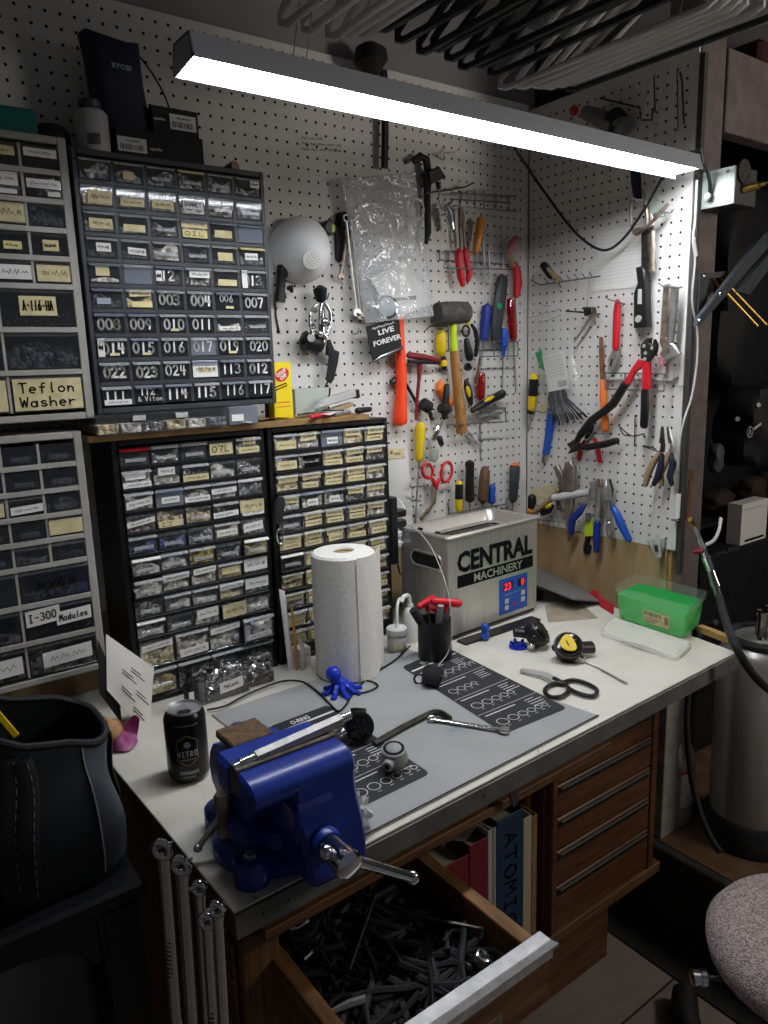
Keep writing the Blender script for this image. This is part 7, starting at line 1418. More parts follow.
# locking wrench bundle
g = thing('adjustable_wrench', 'two large steel wrenches hanging head down at the pegboard edge', 'wrench', W(668, 370, .03))
part('shank', wp('old_steel', [(663, 285), (668, 284), (667, 310), (665.5, 338), (659.5, 339), (661, 312)], .030, .010, .002), g); part('shank', wp('steel', [(670, 285), (677, 287), (675, 318), (672, 345), (668, 345), (669, 318)], .040, .010, .002), g)
part('jaw', wp('old_steel', [(659.5, 338), (666, 337), (670, 345), (668, 352), (663, 357), (659, 355), (662, 349), (659, 344)], .036, .014, .002), g); part('jaw', wp('steel', [(668, 343), (673, 344), (680, 354), (672, 358), (664, 361), (662, 358), (669, 353)], .044, .012, .002), g); part('jaw_tip', wt('pink', [(660, 357), (662, 366)], [2, 1.6], .034, 8), g)
mb = MB('rack_steel'); mb.tube(pts(W, [(658, 283), (664, 287), (679, 288), (682, 287)], .05), .0018, n=6); mb.tube(pts(W, [(674, 290, .002), (674, 288)], .05), .0018, n=6); one('peg_hook', mb, 'wire hook holding the two large steel wrenches', 'hook', 'pegboard hooks')
rack('wire rack behind the bolt cutters on the right pegboard', [((605, 373), (666, 374), .03), ((606, 379), (676, 379), .006), ((605, 389), (664, 391), .046)], [((605, 373), (605, 389), .046), ((625, 373), (625, 390), .046), ((664, 374), (664, 391), .046)], f=W, n=NW)
mb = MB('lgrey'); mb.tube(pts(W, [(606, 379), (672, 380), (675, 377), (675, 372)], .014), .0036, n=8); one('grip_bar', mb, 'grey padded bar behind the bolt cutter arms', 'bar')
mb = MB('dark_steel'); mb.tube(spl(pts(W, [(643, 434), (632, 436), (620, 427), (619, 425), (623, 434), (630, 436)], .045), 4), .0018, n=6); mb.tube(pts(W, [(643, 434), (644, 434, .002)], .03), .0018, n=6); mb.tube(pts(W, [(635, 415), (634.5, 446)], .012), .0016, n=6); one('peg_hook', mb, 'long curled wire hook under the bolt cutter grip', 'hook', 'pegboard hooks')
# needle-nose pliers pair
for k, (x_, lab, d) in enumerate(((0, 'tan-handled needle-nose pliers, left of the pair at the edge', .050), (12, 'tan-handled needle-nose pliers, right of the pair at the edge', .036))):
    T_('pliers', lab, 'pliers', [('jaw', wt('dark_steel', [(661.5+x_*.5, 427), (661.5+x_*.6, 436), (661+x_*.8, 443)], [.7, 1.4, 2], d, 8)), ('jaw', wt('steel' if k else 'dark_steel', [(663+x_*.5, 427), (663+x_*.6, 436), (663+x_*.8, 446), (662+x_*.8, 452)], [.7, 1.4, 2.2, 2.6], d-.003, 8)),
      ('handle', wt('tan_grip', [(660+x_*.7, 452), (654+x_, 461), (648+x_, 474), (645+x_*1.4, 487)], [2.4, 3.2, 3.4, 2.6], d, 10, rnd=True)), ('handle', wt('navy', [(662+x_*.7, 453), (661+x_, 464), (658+x_, 476), (653+x_*1.6, 486)], [2.4, 3.2, 3.2, 2.4], d-.004, 10, rnd=True))], GW)
mb = MB('dark_steel'); mb.tube(spl(pts(W, [(660, 452), (648, 448), (643, 446), (650, 447), (656, 449)], .05), 4), .0018, n=6); mb.tube(pts(W, [(643, 446), (643, 446, .002)], .05), .0018, n=6); one('peg_hook', mb, 'curled wire hook holding the needle-nose pliers', 'hook', 'pegboard hooks')
# locking pliers, channel locks, pipe
g = thing('locking_pliers', 'old steel locking pliers hanging open above the tank', 'pliers', W(560, 540, .03), GW)
part('body', wp('old_steel', [(564, 462), (570, 461), (574, 468), (573, 490), (571, 510), (568, 540), (566, 542), (564, 515), (562, 490), (562, 472)], .044, .016, .004), g); part('jaw', wp('old_steel', [(552, 467), (557, 465), (562, 474), (562, 490), (557, 494), (558, 482)], .038, .014, .003), g); part('lever', wt('tan_grip', [(559, 489), (550, 500), (538, 510), (526, 515)], [2.2, 3, 3, 2.4], .036, 10, rnd=True), g); part('link', wt('old_steel', [(557, 494), (558, 505), (562, 512)], [1.6, 2.4, 1.8], .034, 8), g)
mb = MB('lgrey'); mb.tube([W(553, 498, .055), W(590, 492, .022)], .0105, n=20); mb.mat('hole_dark'); mb.lathe([(.0075, .0004), (.0075, .0007)], W(553, 498, .055), W(553, 498, .055)-W(590, 492, .022), 16); one('pipe', mb, 'short white pipe sticking out behind the locking pliers', 'pipe')
for (P, lab) in (([(595, 481), (593, 489), (584, 505), (572, 520), (571, 535), (600, 487), (599, 505), (597, 520), (596.5, 553)], 'slip-joint pliers with dark blue grips, left one'), ([(606, 481), (607, 489), (612, 506), (620, 522), (630, 542), (603, 488), (606, 505), (609, 520), (610, 538)], 'slip-joint pliers with bright blue grips, right one')):
    left = P[0][0] < 600; bm = 'deep_blue' if left else 'blue'
    T_('pliers', lab, 'pliers', [('head', wt('steel', [(P[0][0]-4, 484), P[0], (P[1][0], 491), (P[1][0], 500)], [3, 3.4, 5, 4.2], .036, 10)), ('jaw', wt('rust' if left else 'dark_steel', [(P[0][0]+3, 479), (P[0][0]+4, 490), (P[0][0]+1, 500)], [2, 4, 3.6], .028, 10)),
      ('handle', wt(bm, [P[2], ((P[2][0]+P[3][0])/2+1, (P[2][1]+P[3][1])/2), P[3], P[4]], [3, 3.8, 4.2, 3.4], .038, 12, rnd=True)), ('shank', wt('steel', [P[5], P[6], P[7]], [3, 3.4, 3.2], .030, 10)), ('handle', wt('deep_blue' if left else 'steel', [P[7], ((P[7][0]+P[8][0])/2, (P[7][1]+P[8][1])/2), P[8]], [3.6, 4, 3], .030, 12, rnd=True))], GW)
T_('tagged_key', 'lime-yellow tag tool hanging between the blue-handled pliers', 'tool', [('tag', wp('lime', [(585, 521), (592, 520), (593, 536), (584, 537)], .0078, .008, .001)), ('loop', wt('black_plastic', [(588, 537), (585, 547), (585, 553), (588, 553), (590, 545)], [2.6, 2, 1.8, 1.8, 1.8], .006, 8)), ('stem', wt('grey_plastic', [(589, 513), (588.5, 521)], [2.4, 3], .007, 8))], GW)
whook('wire hook carrying the blue-handled pliers', (604, 486), .05)
driver('black and amber stubby driver above the right corner of the tank', [(532, 494), (532, 497), (532, 503), (531, 508), (530, 514)], [3.6, 4.8, 4.8, 4, 3.4], 'black_plastic', None, 1, .036, [('ferrule', wt('amber', [(531.2, 506), (530, 514.5)], [4.6, 3.8], .036, 12, rnd=True))], GW, wt)
T_('box_cutter', 'black and yellow cutter at the tank corner below the locking pliers', 'knife', [('body', wt('black_plastic', [(553, 505), (548, 510), (541, 514)], [3, 4.6, 3.4], .03, 12, rnd=True), [('inset', wt('yellow', [(551, 504.5), (546, 508)], [2.2, 2.4], .038, 8, rnd=True))])], GW)
mb = MB('rack_steel'); mb.tube(pts(W, [(530, 519), (562, 522)], .034), .0016, n=6)
for k in range(6): mb.tube(pts(W, [(533+5*k, 519.4+.5*k, .034), (534+5*k, 524+.4*k, .05)], .03), .0014, n=6)
mb.tube(pts(W, [(546, 520, .002), (546, 520)], .034), .0016, n=6); one('peg_rail', mb, 'wire comb rail at the lower left of the right pegboard', 'rail')
g = T_('hinge_clasp', 'small galvanised metal clasp at the lower right of the pegboard', 'clasp', [('plate', wp('lgrey', [(646, 540), (656, 537), (664, 538), (664, 547), (660, 555), (652, 552), (650, 546)], .0118, .012, .002)), ('tube', wt('galv', [(656, 540), (658, 557)], [3.4, 3.4], .030, 12)), ('pin', wt('dark_steel', [(656, 545), (657, 552)], [1.6, 1.6], .038, 8))])
g = T_('clip_light', 'white tubular clip at the lower edge of the right pegboard', 'clip', [('tube', MB('white_plastic').tube([W(678, 494, .006), W(676.5, 518, .006)], .0075, n=14)), ('end', MB('chrome').tube([W(671, 519.5, .012), W(678, 521, .012)], .003, n=8, rnd=True))])
hook_ = MB('steel'); hook_.tube(pts(W, [(684, 386, .001), (676, 386, .012)], .01), .0018, n=6); one('peg_hook', hook_, 'small plain hook at the open edge of the right pegboard', 'hook', 'pegboard hooks')
# upper right board: cylinder and wires near the top
g = T_('air_tool', 'dark cylindrical tool with a red end on the right board above the light', 'tool', [('body', wt('grey_plastic', [(585, 112), (608, 122), (625, 128)], [6, 9, 9], .035, 16)), ('end', wt('red', [(570, 110), (577, 111)], [3, 5], .034, 12, rnd=True)), ('cap', wt('black_soft', [(612, 118), (622, 130)], [11, 11], .03, 16))])
mb = MB('dark_steel'); mb.tube(pts(W, [(600, 98), (640, 108), (641, 120), (652, 120), (653, 108)], .05), .0026, n=6); mb.tube(pts(W, [(652, 110, .002), (652, 110)], .05), .0026, n=6); one('peg_hook', mb, 'long dark double hook high on the right board', 'hook', 'pegboard hooks')
mb = MB('dark_steel'); mb.tube(pts(W, [(654, 75), (655, 112)], .012), .0018, n=6); mb.tube(pts(W, [(680, 72), (682, 80), (684, 124)], .012), .0022, n=6); mb.tube(pts(W, [(677, 70), (678, 130)], .008), .0012, n=6); one('wire', mb, 'dark wires hanging down at the top of the right board', 'wire')
# ================================================================ right of the post
G = lambda px, py, y: un(px, py, 1, y)
# galvanised box on the post with fittings
g = thing('switch_box', 'pale grey-green metal box on the post at the right end of the light', 'box', (.06, -.55, 1.872))
mb = MB('galv'); mb.span((.020, -.592, 1.872), (.024, -.5065, 1.952), .001); mb.mat('galv_dark'); mb.span((.0242, -.590, 1.872), (.118, -.5065, 1.952), .002); bx = part('body', mb, g)  # lit side pale; the darker colour paints in the shade on the front
c = V((.0195, -.535, 1.895)); part('knob', MB('galv').lathe([(.005, .0002), (.005, .010), (.008, .011), (.008, .018), (.005, .020)], c, (-1, -.2, 0), 12), bx)
part('screw', MB('chrome').lathe([(.003, .0002), (.003, .002)], V((.0195, -.575, 1.942)), NW, 10), bx)
q = V((.058, -.590, 1.905)); part('brass_fitting', MB('brass').tube([q, q+V((.01, -.03, .004)), q+V((.011, -.031, .004)), q+V((.014, -.045, .006))], [.009, .009, .006, .005], n=10), bx); part('rod', MB('chrome').tube([q+V((.014, -.045, .006)), q+V((.10, -.09, .03))], .0022, n=8), bx)
mb = MB('dark_steel'); mb.lathe([(.026, 0), (.026, .004)], V((.055, -.591, 1.942)), NB, 18); part('dial', mb, bx)
one('cord', MB('black_plastic').tube(spl([V((-.063, -.535, 1.966)), V((-.045, -.54, 1.968)), V((-.015, -.542, 1.955)), V((.002, -.542, 1.93)), V((.010, -.54, 1.908)), V((.0185, -.535, 1.897))], 5), .0042, n=8), 'black lamp cord running into the knob of the metal box', 'cord')
one('cable', MB('lgrey').tube(spl([G(697, 180, -.525), G(695, 220, -.525), G(693, 240, -.527), G(695, 262, -.527), G(692, 300, -.525), G(697, 330, -.525), G(697, 360, -.525), G(692, 395, -.525), G(684, 420, -.525), G(679, 445, -.522), G(678, 470, -.518)], 5), .0025, n=8), 'white cable running down the post edge of the right pegboard', 'cable')
mb = MB('white_plastic'); a = G(695, 247, -.53); mb.box(a, (.010, .006, .045), .003, (V((.9, 0, .4)), Y, V((-.4, 0, .9)))); one('cable_tag', mb, 'white flag tag on the white cable beside the pegboard edge', 'tag')
# folding arm bracket with brass rods
g = thing('swing_arm', 'black metal swing arm folded on the post', 'arm', G(702, 320, -.53))
pl = MB('charcoal'); a, b, c, d = G(700, 275, -.520), G(708, 275, -.520), G(707, 318, -.520), G(698, 322, -.520); pl.prism([a, b, c, d], NB, .018, .002); part('plate', pl, g)
pl = MB('galv_dark'); pl.prism([G(708, 273, -.52), G(726, 271, -.52), G(726, 277, -.52), G(708, 279, -.52)], NB, .012, .001); part('lug', pl, g)
for k, (P, yy) in enumerate((([(699, 318), (697, 326), (701, 325), (768, 248), (768, 231), (764, 234)], -.545), ([(738, 292), (750, 295), (775, 262), (775, 246)], -.530))):
    part('arm', MB('charcoal').prism([G(x, y, yy) for x, y in P], NB, .012, .0015), g)
part('rivet', MB('chrome').lathe([(.005, 0), (.004, .003)], G(720, 294, -.5452), NB, 12), g); part('rivet', MB('chrome').lathe([(.004, 0), (.003, .003)], G(704, 276.5, -.5202), NB, 12), g); part('rivet', MB('chrome').lathe([(.004, 0), (.003, .003)], G(699, 320.5, -.5452), NB, 12), g)
for k, (p, q, lab) in enumerate((((713, 279), (757, 326), 'brass rod through the black swing arm, lower left of two'), ((721, 278), (766, 325), 'brass rod through the black swing arm, upper right of two'))):
    one('brass_rod', MB('brass').tube([G(p[0], p[1], -.502), G(q[0], q[1], -.56)], .0042, n=10), lab, 'rod')
# air hose with quick connector
g = thing('air_hose', 'black air hose with chrome quick connector hanging past the bench corner', 'hose', G(720, 600, -.62))
part('hose', MB('rubber').tube(spl([G(719, 596, -.64), G(724, 615, -.70), G(733, 640, -.775), G(745, 663, -.80), G(760, 682, -.81), G(778, 696, -.80)], 6), .0088, n=12), g)
part('coupler', MB('chrome').tube([G(703, 548, -.60), G(706, 556, -.605), G(706.2, 556.5, -.605), G(711, 570, -.615), G(711.2, 571, -.615), G(716, 586, -.63), G(716.2, 587, -.63), G(719, 597, -.64)], [.008, .009, .012, .011, .009, .012, .009, .009], n=14), g)
part('stem', MB('steel').tube([G(692, 522, -.585), G(698, 535, -.59), G(703, 549, -.60)], [.004, .0055, .007], n=10), g); part('nipple', MB('brass').tube([G(690, 519, -.585), G(694, 527, -.585)], .0058, n=10), g)
part('handle', MB('dark_red').tube([G(693, 552, -.59), G(704, 550, -.60)], [.004, .009], n=10, rnd=True), g)
one('hose_tail', MB('lgrey').tube(spl([G(706, 545, -.60), G(714, 540, -.60), G(719, 530, -.59), G(721, 518, -.58)], 5), .004, n=8), 'pale short hose end curling up from the chrome quick connector', 'hose')
one('slot', MB('rust').prism([G(690, 469, -.5016), G(694, 469, -.5016), G(689.5, 520, -.5016), G(686, 520, -.5016)], NB, .001), 'rusty slotted strip screwed to the post', 'strip')
# keg
K0 = V((.205, -.640, .2455)); R_ = .108
g = thing('keg', 'tall stainless steel keg with black rubber base standing on the concrete step', 'keg', K0)
mb = MB('rubber'); mb.lathe([(R_+.004, 0), (R_+.010, .004), (R_+.010, .075), (R_+.004, .085), (R_-.002, .085)], K0, UP, 40); part('base', mb, g)
mb = MB('brushed'); mb.lathe([(R_, .0855), (R_, .50), (R_-.004, .535), (R_-.018, .562), (R_-.045, .580), (.03, .588)], K0, UP, 48); bd = part('body', mb, g)
mb = MB('rubber'); mb.tube([K0+V((.085*math.cos(t*math.pi/10), .085*math.sin(t*math.pi/10), .574)) for t in range(20)], .012, n=8, closed=True); part('top_ring', mb, g)
for k, (dx, dy, h) in enumerate(((-.045, -.012, .075), (-.018, -.045, .065), (.05, .01, .06))):
    q = K0+V((dx, dy, .583)); mb = MB('chrome'); mb.lathe([(.009, 0), (.009, .012), (.013, .013), (.013, .030), (.015, .031), (.015, h-.012), (.016, h-.010), (.016, h), (.012, h+.002)], q, UP, 18); ft = part('post_fitting', mb, g); part('handle', MB('steel').tube([q+UP*.02, q+V((.02, -.03, .022))], .004, n=8, rnd=True), ft)
one('hose', MB('rubber').tube(spl([G(716, 622, -.55), G(704, 628, -.50), G(695, 650, -.5295), G(689, 690, -.56), G(687, 730, -.58), G(691, 775, -.60), G(699, 808, -.635), G(708, 832, -.68), G(720, 852, -.72)], 6), .0075, n=10), 'black hose hanging down beside the keg from behind the bench', 'hose')
# jug
c = V((.118, -.44, .2455)); g = thing('jug', 'white translucent plastic jug on the step behind the keg', 'jug', c)
mb = MB('clear_milky'); mb.mats = ['jug_skin']; clear('jug_skin', haze=.75, gloss=.06, hazecol='cfcdc6'); mb.lathe([(.066, 0), (.070, .006), (.070, .19), (.064, .215), (.040, .26), (.021, .285), (.020, .30)], c, UP, 28); b_ = part('body', mb, g)
part('cap', MB('galv_dark').lathe([(.022, .2995), (.023, .302), (.023, .322), (.020, .325)], c, UP, 20), g); part('grip', MB('jug_skin').tube(spl([c+V((-.03, -.045, .262)), c+V((-.05, -.062, .24)), c+V((-.052, -.066, .205)), c+V((-.045, -.055, .185))], 5), .009, n=10), g)
mb = MB('label_white'); mb.lathe([(.0704, .06), (.0706, .061), (.0706, .159), (.0704, .16)], c, UP, 28); mb.mat('red'); mb.lathe([(.0708, .163), (.0711, .164), (.0711, .168), (.0708, .169)], c, UP, 28); part('label', mb, b_)
# dark gear in the corner behind the keg
def blob(name, label, cat, c, ax, r, m, sq=.7, grp=None, parts=()):
    mb = MB(m); sg = lambda t: math.copysign(abs(t)**sq, t)
    def f(u, v):
        w = 2*math.pi*u; p = math.pi*v; q = 1+.08*math.sin(3*w+5*p)+.04*math.sin(7*w-3*p)
        return V(c)+V((r[0]*q*sg(math.cos(w))*math.sin(p)**.35, r[1]*q*sg(math.sin(w))*math.sin(p)**.35, -r[2]*math.cos(p)))
    mb.grid(f, 24, 14)
    if not parts: return one(name, mb, label, cat, grp)
    g = thing(name, label, cat, (c[0], c[1], c[2]-r[2]), grp); b = part('body', mb, g)
    for n_, m_ in parts: part(n_, m_, b)
    return g
pc = G(752, 425, -.30); pr = []
for (x, y) in ((737, 419), (758, 405)): m = MB('chrome'); m.lathe([(.009, 0), (.007, .004)], G(x, y, -.392), (-.5, -.8, .1), 12); pr.append(('stud', m))
m = MB('lgrey'); lc = G(750, 432, -.396); m.line([lc+V((.016*math.cos(t), -.0, .016*math.sin(t))) for t in [2*math.pi*k/16 for k in range(17)]], .003, NB); m.line([lc+V((-.007, 0, -.009)), lc+V((0, 0, .01)), lc+V((.007, 0, -.009))], .003, NB); m.line([lc+V((.024, 0, .008)), lc+V((.06, 0, .02))], .008, NB); pr.append(('emblem', m))
blob('dive_pack', 'black dive pack with two chrome studs hanging beyond the post', 'dive pack', pc, None, (.12, .09, .13), 'dark_gear_and_shade', .6, 'dark gear beyond the post', pr)
blob('gear_bag', 'tall black bag hanging behind the swing arm', 'bag', G(745, 290, -.14), None, (.22, .08, .34), 'dark_gear_and_shade', .6, 'dark gear beyond the post')
blob('fin_pocket', 'dull grey flap hanging at the lower left of the dive pack', 'flap', G(716, 458, -.30), None, (.022, .02, .045), 'bag_light', .7)
BT1 = G(716, 496, -.17); BT2 = G(752, 490, -.17); bz = min(BT1.z-.042, BT2.z-.05); BT1.z = bz+.0425; BT2.z = bz+.0505
one('dark_shelf', MB('dark_gear_and_shade').span((.14, -.25, bz-.012), (1.25, -.02, bz), .001), 'dark shelf carrying the brown dive boots beyond the post', 'shelf')
blob('boot', 'brown dive boot on the dark shelf beyond the post, left one', 'boot', BT1, None, (.060, .05, .042), 'skin_gear', .7, 'boots beyond the post'); blob('boot', 'brown dive boot with black strap above the white carton', 'boot', BT2, None, (.050, .04, .05), 'skin_gear', .7, 'boots beyond the post')
blob('boot', 'pale boot at the right edge of the picture above the carton', 'boot', V((G(770, 478, -.17).x, -.17, bz+.0505)), None, (.035, .04, .05), 'skin_gear', .7, 'boots beyond the post')
g = thing('carton', 'white carton standing on the black case beyond the post', 'carton', G(751, 545, -.30))
a, b = G(740, 546, -.31), G(765, 546, -.31); top = G(738, 506, -.31).z; c = part('box', MB('paper').span((a.x, -.31, a.z), (b.x, -.26, top), .001), g); m = MB('ink'); m.line([V((a.x+.03, -.3105, a.z+.012)), V((b.x-.02, -.3105, a.z+.012))], .008, NB); part('print', m, c); m = MB('lgrey'); m.line([V((a.x+.01, -.3105, top-.02)), V((b.x-.03, -.3105, top-.02))], .004, NB); part('stripe', m, c)
zc = a.z-.0008
g = thing('case', 'tall black case under the white carton beyond the post', 'case', (.62, -.2, .246)); a2 = G(700, 550, -.315); c = part('body', MB('dark_gear_and_shade').span((a2.x+.02, -.315, .246), (1.25, -.05, zc), .008), g)
m = MB('grey_plastic'); m.pen('U-LANG', G(716, 556, -.3158), X, UP, .014, .024, .14); part('lettering', m, c)
mb = MB('maroon'); mb.span((.45, -.40, 2.26), (1.2, -.10, 2.36), .01); one('storage_bin', mb, 'dark red bin stored above the header beam at the top right', 'bin')
mb = MB('dark_gear_and_shade'); mb.span((.12, -.42, 2.237), (1.29, -.05, 2.258), .002); one('loft_shelf', mb, 'dark loft shelf behind the header beam', 'shelf')
# stool
S0 = V((-.372, -1.062, .455)); SR = .193
g = thing('stool', 'stool with tweed round seat and chrome lever at the lower right', 'stool', (S0.x, S0.y, 0))
part('seat', MB('tweed').lathe([(.165, 0), (.188, .008), (SR, .028), (SR, .042), (SR-.014, .062), (SR-.05, .072), (.05, .076), (.001, .076)], S0, UP, 64), g)
part('seat_plate', MB('black_plastic').lathe([(.12, -.015), (.16, -.0005)], S0, UP, 32), g); part('column', MB('dark_steel').lathe([(.028, -.36), (.028, -.2), (.018, -.2), (.018, -.0155)], S0, UP, 20), g)
lv = MB('dark_steel'); a = S0+V((-.10, .06, -.006)); b = S0+V((-.170, .118, -.004)); lv.tube([a, b], .005, n=8); l_ = part('lever', lv, g); d = (b-a).normalized(); part('knob', MB('chrome').tube([b, b+d*.003, b+d*.012, b+d*.013, b+d*.026, b+d*.028], [.012, .015, .015, .013, .015, .012], n=16), l_)
for k in range(5):
    w = 2*math.pi*k/5+.9; e = V((S0.x+.24*math.cos(w), S0.y+.24*math.sin(w), .06)); lg = part('leg', MB('black_plastic').tube([V((S0.x, S0.y, .095)), V((S0.x, S0.y, .095)).lerp(e, .6)+UP*.008, e], [.022, .017, .013], n=10), g); part('caster', MB('black_plastic').lathe([(.02, -.012), (.026, -.010), (.026, .010), (.02, .012)], e-UP*.032, (math.sin(w), -math.cos(w), 0), 18), lg)
# black boot-shaped thing and straw disc on the floor
mb = MB('black_soft'); a = un(684, 1016, 2, .03); mb.tube([a+V((-.03, -.04, 0)), a, a+V((.05, .03, .015)), a+V((.06, .035, .02))], [.03, .034, .028, .02], n=12, rnd=True); one('shoe', mb, 'black shoe toe at the bottom edge of the picture', 'shoe')
# ================================================================ hangers over the light
g = thing('hanging_rod', 'dark rod under the ceiling carrying the hangers', 'rod', (-.7, -.76, 2.2)); part('rod', MB('dark_steel').tube([V((-1.5, -.70, 2.225)), V((.25, -.70, 2.225))], .012, n=14), g)
for x in (-1.3, .15): part('bracket', MB('steel').tube([V((x, -.70, 2.238)), V((x, -.70, 2.419))], .006, n=8), g)
def hanger(x, zb, m, lab, grp, tw=0.0, yc=-.725, r=.0056, L_=.205):
    mb = MB(m); cx = lambda s: x+tw*s
    P = [V((cx(-L_+.012), yc-L_+.012, zb)), V((cx(L_-.012), yc+L_-.012, zb)), V((cx(L_), yc+L_+.004, zb+.006)), V((cx(L_), yc+L_+.004, zb+.018)), V((cx(L_*.9), yc+L_*.9, zb+.032)), V((cx(.03), yc+.03, zb+.105)), V((cx(0), yc, zb+.112)), V((cx(-.03), yc-.03, zb+.105)), V((cx(-L_*.9), yc-L_*.9, zb+.032)), V((cx(-L_), yc-L_-.004, zb+.018)), V((cx(-L_), yc-L_-.004, zb+.006))]
    mb.tube(P, r, n=8, closed=True)
    top = 2.238; h = [V((x, yc, zb+.112)), V((x, yc, zb+.15)), V((x, -.684, top-.03)), V((x, -.682, top-.012)), V((x, -.69, top+.004)), V((x, -.703, top+.003)), V((x, -.718, top-.008))]
    mb.tube(spl(h, 3), .0028, n=6)
    return one('clothes_hanger', mb, lab, 'hanger', grp)
wl = [(-1.065, 2.020, 'leftmost'), (-1.030, 2.020, 'second from the left'), (-.990, 2.020, 'third from the left'), (-.955, 2.030, 'fourth from the left'), (-.935, 2.034, 'last of the left bundle, beside the black ones')]
for x, z, p in wl: hanger(x, z, 'hanger_white', 'white plastic hanger over the light, '+p, 'white hangers, left bundle', random.uniform(-.02, .02))
for k, p in enumerate(('first beside the left white bundle', 'second from the left white bundle', 'third from the left white bundle', 'fourth from the left white bundle', 'in the middle of the black bundle', 'third from the right white bundle', 'second from the right white bundle', 'nearest the right white bundle')):
    hanger(-.885+.033*k, 2.050-.006*(k % 3)-.002*k, 'hanger_black', 'black plastic hanger over the light, '+p, 'black hangers', random.uniform(-.05, .03), r=.0062)
for k, p in enumerate(('first beside the black hangers', 'second beside the black hangers', 'third beside the black hangers', 'fourth, in the middle of the right bundle', 'fifth, third from the right end', 'sixth, second from the right end', 'rightmost over the right pegboard')):
    hanger(-.60+.034*k, 2.024+.006*k, 'hanger_white', 'white plastic hanger over the light, '+p, 'white hangers, right bundle', random.uniform(-.05, .02), yc=-.692-.004*(k % 3), L_=.196-.002*k)
hanger(-.447, 2.040, 'hanger_black', 'black hanger among the right white hangers', 'black hangers', -.03)
# ================================================================ left of the bench
Z0 = .835
g = thing('black_stand', 'black plastic folding stand under the tool bag', 'stand', (-1.60, -.44, 0))
part('top', MB('cab_black').span((-1.86, -.565, Z0-.03), (-1.392, -.32, Z0-.0005), .006), g)
for (x, y) in ((-1.43, -.54), (-1.43, -.345), (-1.82, -.54), (-1.82, -.345)):
    part('leg', MB('black_plastic').tube([V((x+(.03 if x > -1.6 else -.03), y-(.03 if y < -.4 else -.03)*1, .001)), V((x, y, Z0-.031))], [.026, .034], n=4), g)
for (y) in (-.548, -.33):
    mb = MB('black_plastic'); P = [V((-1.79, y, Z0-.0305)), V((-1.46, y, Z0-.0305)), V((-1.46, y, Z0-.12)), V((-1.50, y, Z0-.075)), V((-1.56, y, Z0-.06)), V((-1.69, y, Z0-.06)), V((-1.75, y, Z0-.075)), V((-1.79, y, Z0-.12))]; mb.prism(P, NB, .016, .002)
    part('arch_brace', mb, g)
# bag
g = thing('tool_bag', 'open black and grey soft tool bag on the black stand', 'bag', (-1.47, -.42, Z0))
bx0, bx1, by0, by1 = -1.572, -1.398, -.530, -.400; Hb = .236
cxb, cyb = (bx0+bx1)/2, (by0+by1)/2
def bagsurf(u, v, s=1.0, inn=0):
    w = 2*math.pi*u; sg = lambda t: math.copysign(abs(t)**.55, t)
    hx = ((bx1-bx0)/2+.006*math.sin(2*v*math.pi)-.008*v)*s; hy = ((by1-by0)/2+.008*math.sin(v*3)-.010*v)*s
    z = Z0+.0005+Hb*v+(.030*math.cos(w-2.6)*v*v)+(.006*math.sin(3*w+1)*v*v)
    return V((cxb+hx*sg(math.cos(w))+.004*math.sin(9*v+3*w)*v, cyb+hy*sg(math.sin(w))+.003*math.sin(7*v-2*w), z))
mb = MB('bag_grey'); mb.grid(lambda u, v: bagsurf(u, v), 40, 16); mb.grid(lambda u, v: bagsurf(1-u, .06+.94*v, .94), 40, 12); mb.add([bagsurf(k/40, 0) for k in range(40)], [tuple(range(39, -1, -1))]); mb.mat('bag_black'); mb.add([bagsurf(k/40, .10, .93) for k in range(40)], [tuple(range(40))]); bd = part('body', mb, g)
part('rim', MB('bag_black').tube([bagsurf(k/40, 1.0, .975) for k in range(40)], .0055, n=8, closed=True), bd)
mb = MB('bag_light'); mb.grid(lambda u, v: bagsurf(.80+.165*u, .06+.90*v, 1.022), 10, 12, .001, V((.5, -.8, 0))); part('side_panel', mb, bd); mb = MB('stitch'); mb.tube([bagsurf(.80, .05+.92*k/12, 1.028) for k in range(13)], .0012, n=5); part('seam', mb, bd)
for k, (u0, lab) in enumerate(((.655, 'w'), (.70, 'w'))):
    mb = MB('bag_black'); P = [bagsurf(u0+.012*math.sin(3*v), .08+.84*v, 1.05+.06*math.sin(v*3.1)) for v in [i/12 for i in range(13)]]; mb.tube(P, .014, n=8, nrm=NB, sn=.2); st_ = part('strap', mb, g)
    m2 = MB('stitch'); dvx = V((.010, -.0032, 0))
    for i in range(0, 12):
        m2.tube([P[i].lerp(P[i+1], .15)+dvx*.6+V((0, -.001, 0)), P[i].lerp(P[i+1], .75)+dvx*.6+V((0, -.001, 0))], .0007, n=4)
    part('stitching', m2, st_)
mb = MB('bag_black'); q = [bagsurf(.04, .78, 1.03), bagsurf(.03, .70, 1.12)+V((.01, 0, .02)), bagsurf(.02, .55, 1.16), bagsurf(.02, .35, 1.12), bagsurf(.02, .22, 1.03)]; mb.tube(spl(q, 5), .013, n=8, nrm=X, sn=.25); part('strap', mb, g)
mb = MB('bag_black'); mb.grid(lambda u, v: V((bx0+.02+.14*u, by1-.03-.03*math.sin(3*u)*v, Z0+.05+.13*v)), 8, 6, .003, NB); part('divider', mb, g)
mb = MB('yellow'); a = V((cxb-.040, cyb+.030, Z0+.235)); mb.box(a, (.009, .004, .055), .001, (V((.9, 0, .43)), Y, V((-.43, 0, .9)))); part('tag', mb, g)
blob('purple_pouch', 'small purple and black pouch behind the tool bag at the left edge', 'pouch', V((-1.61, -.47, Z0+.0805)), None, (.035, .045, .08), 'bag_black', .7)
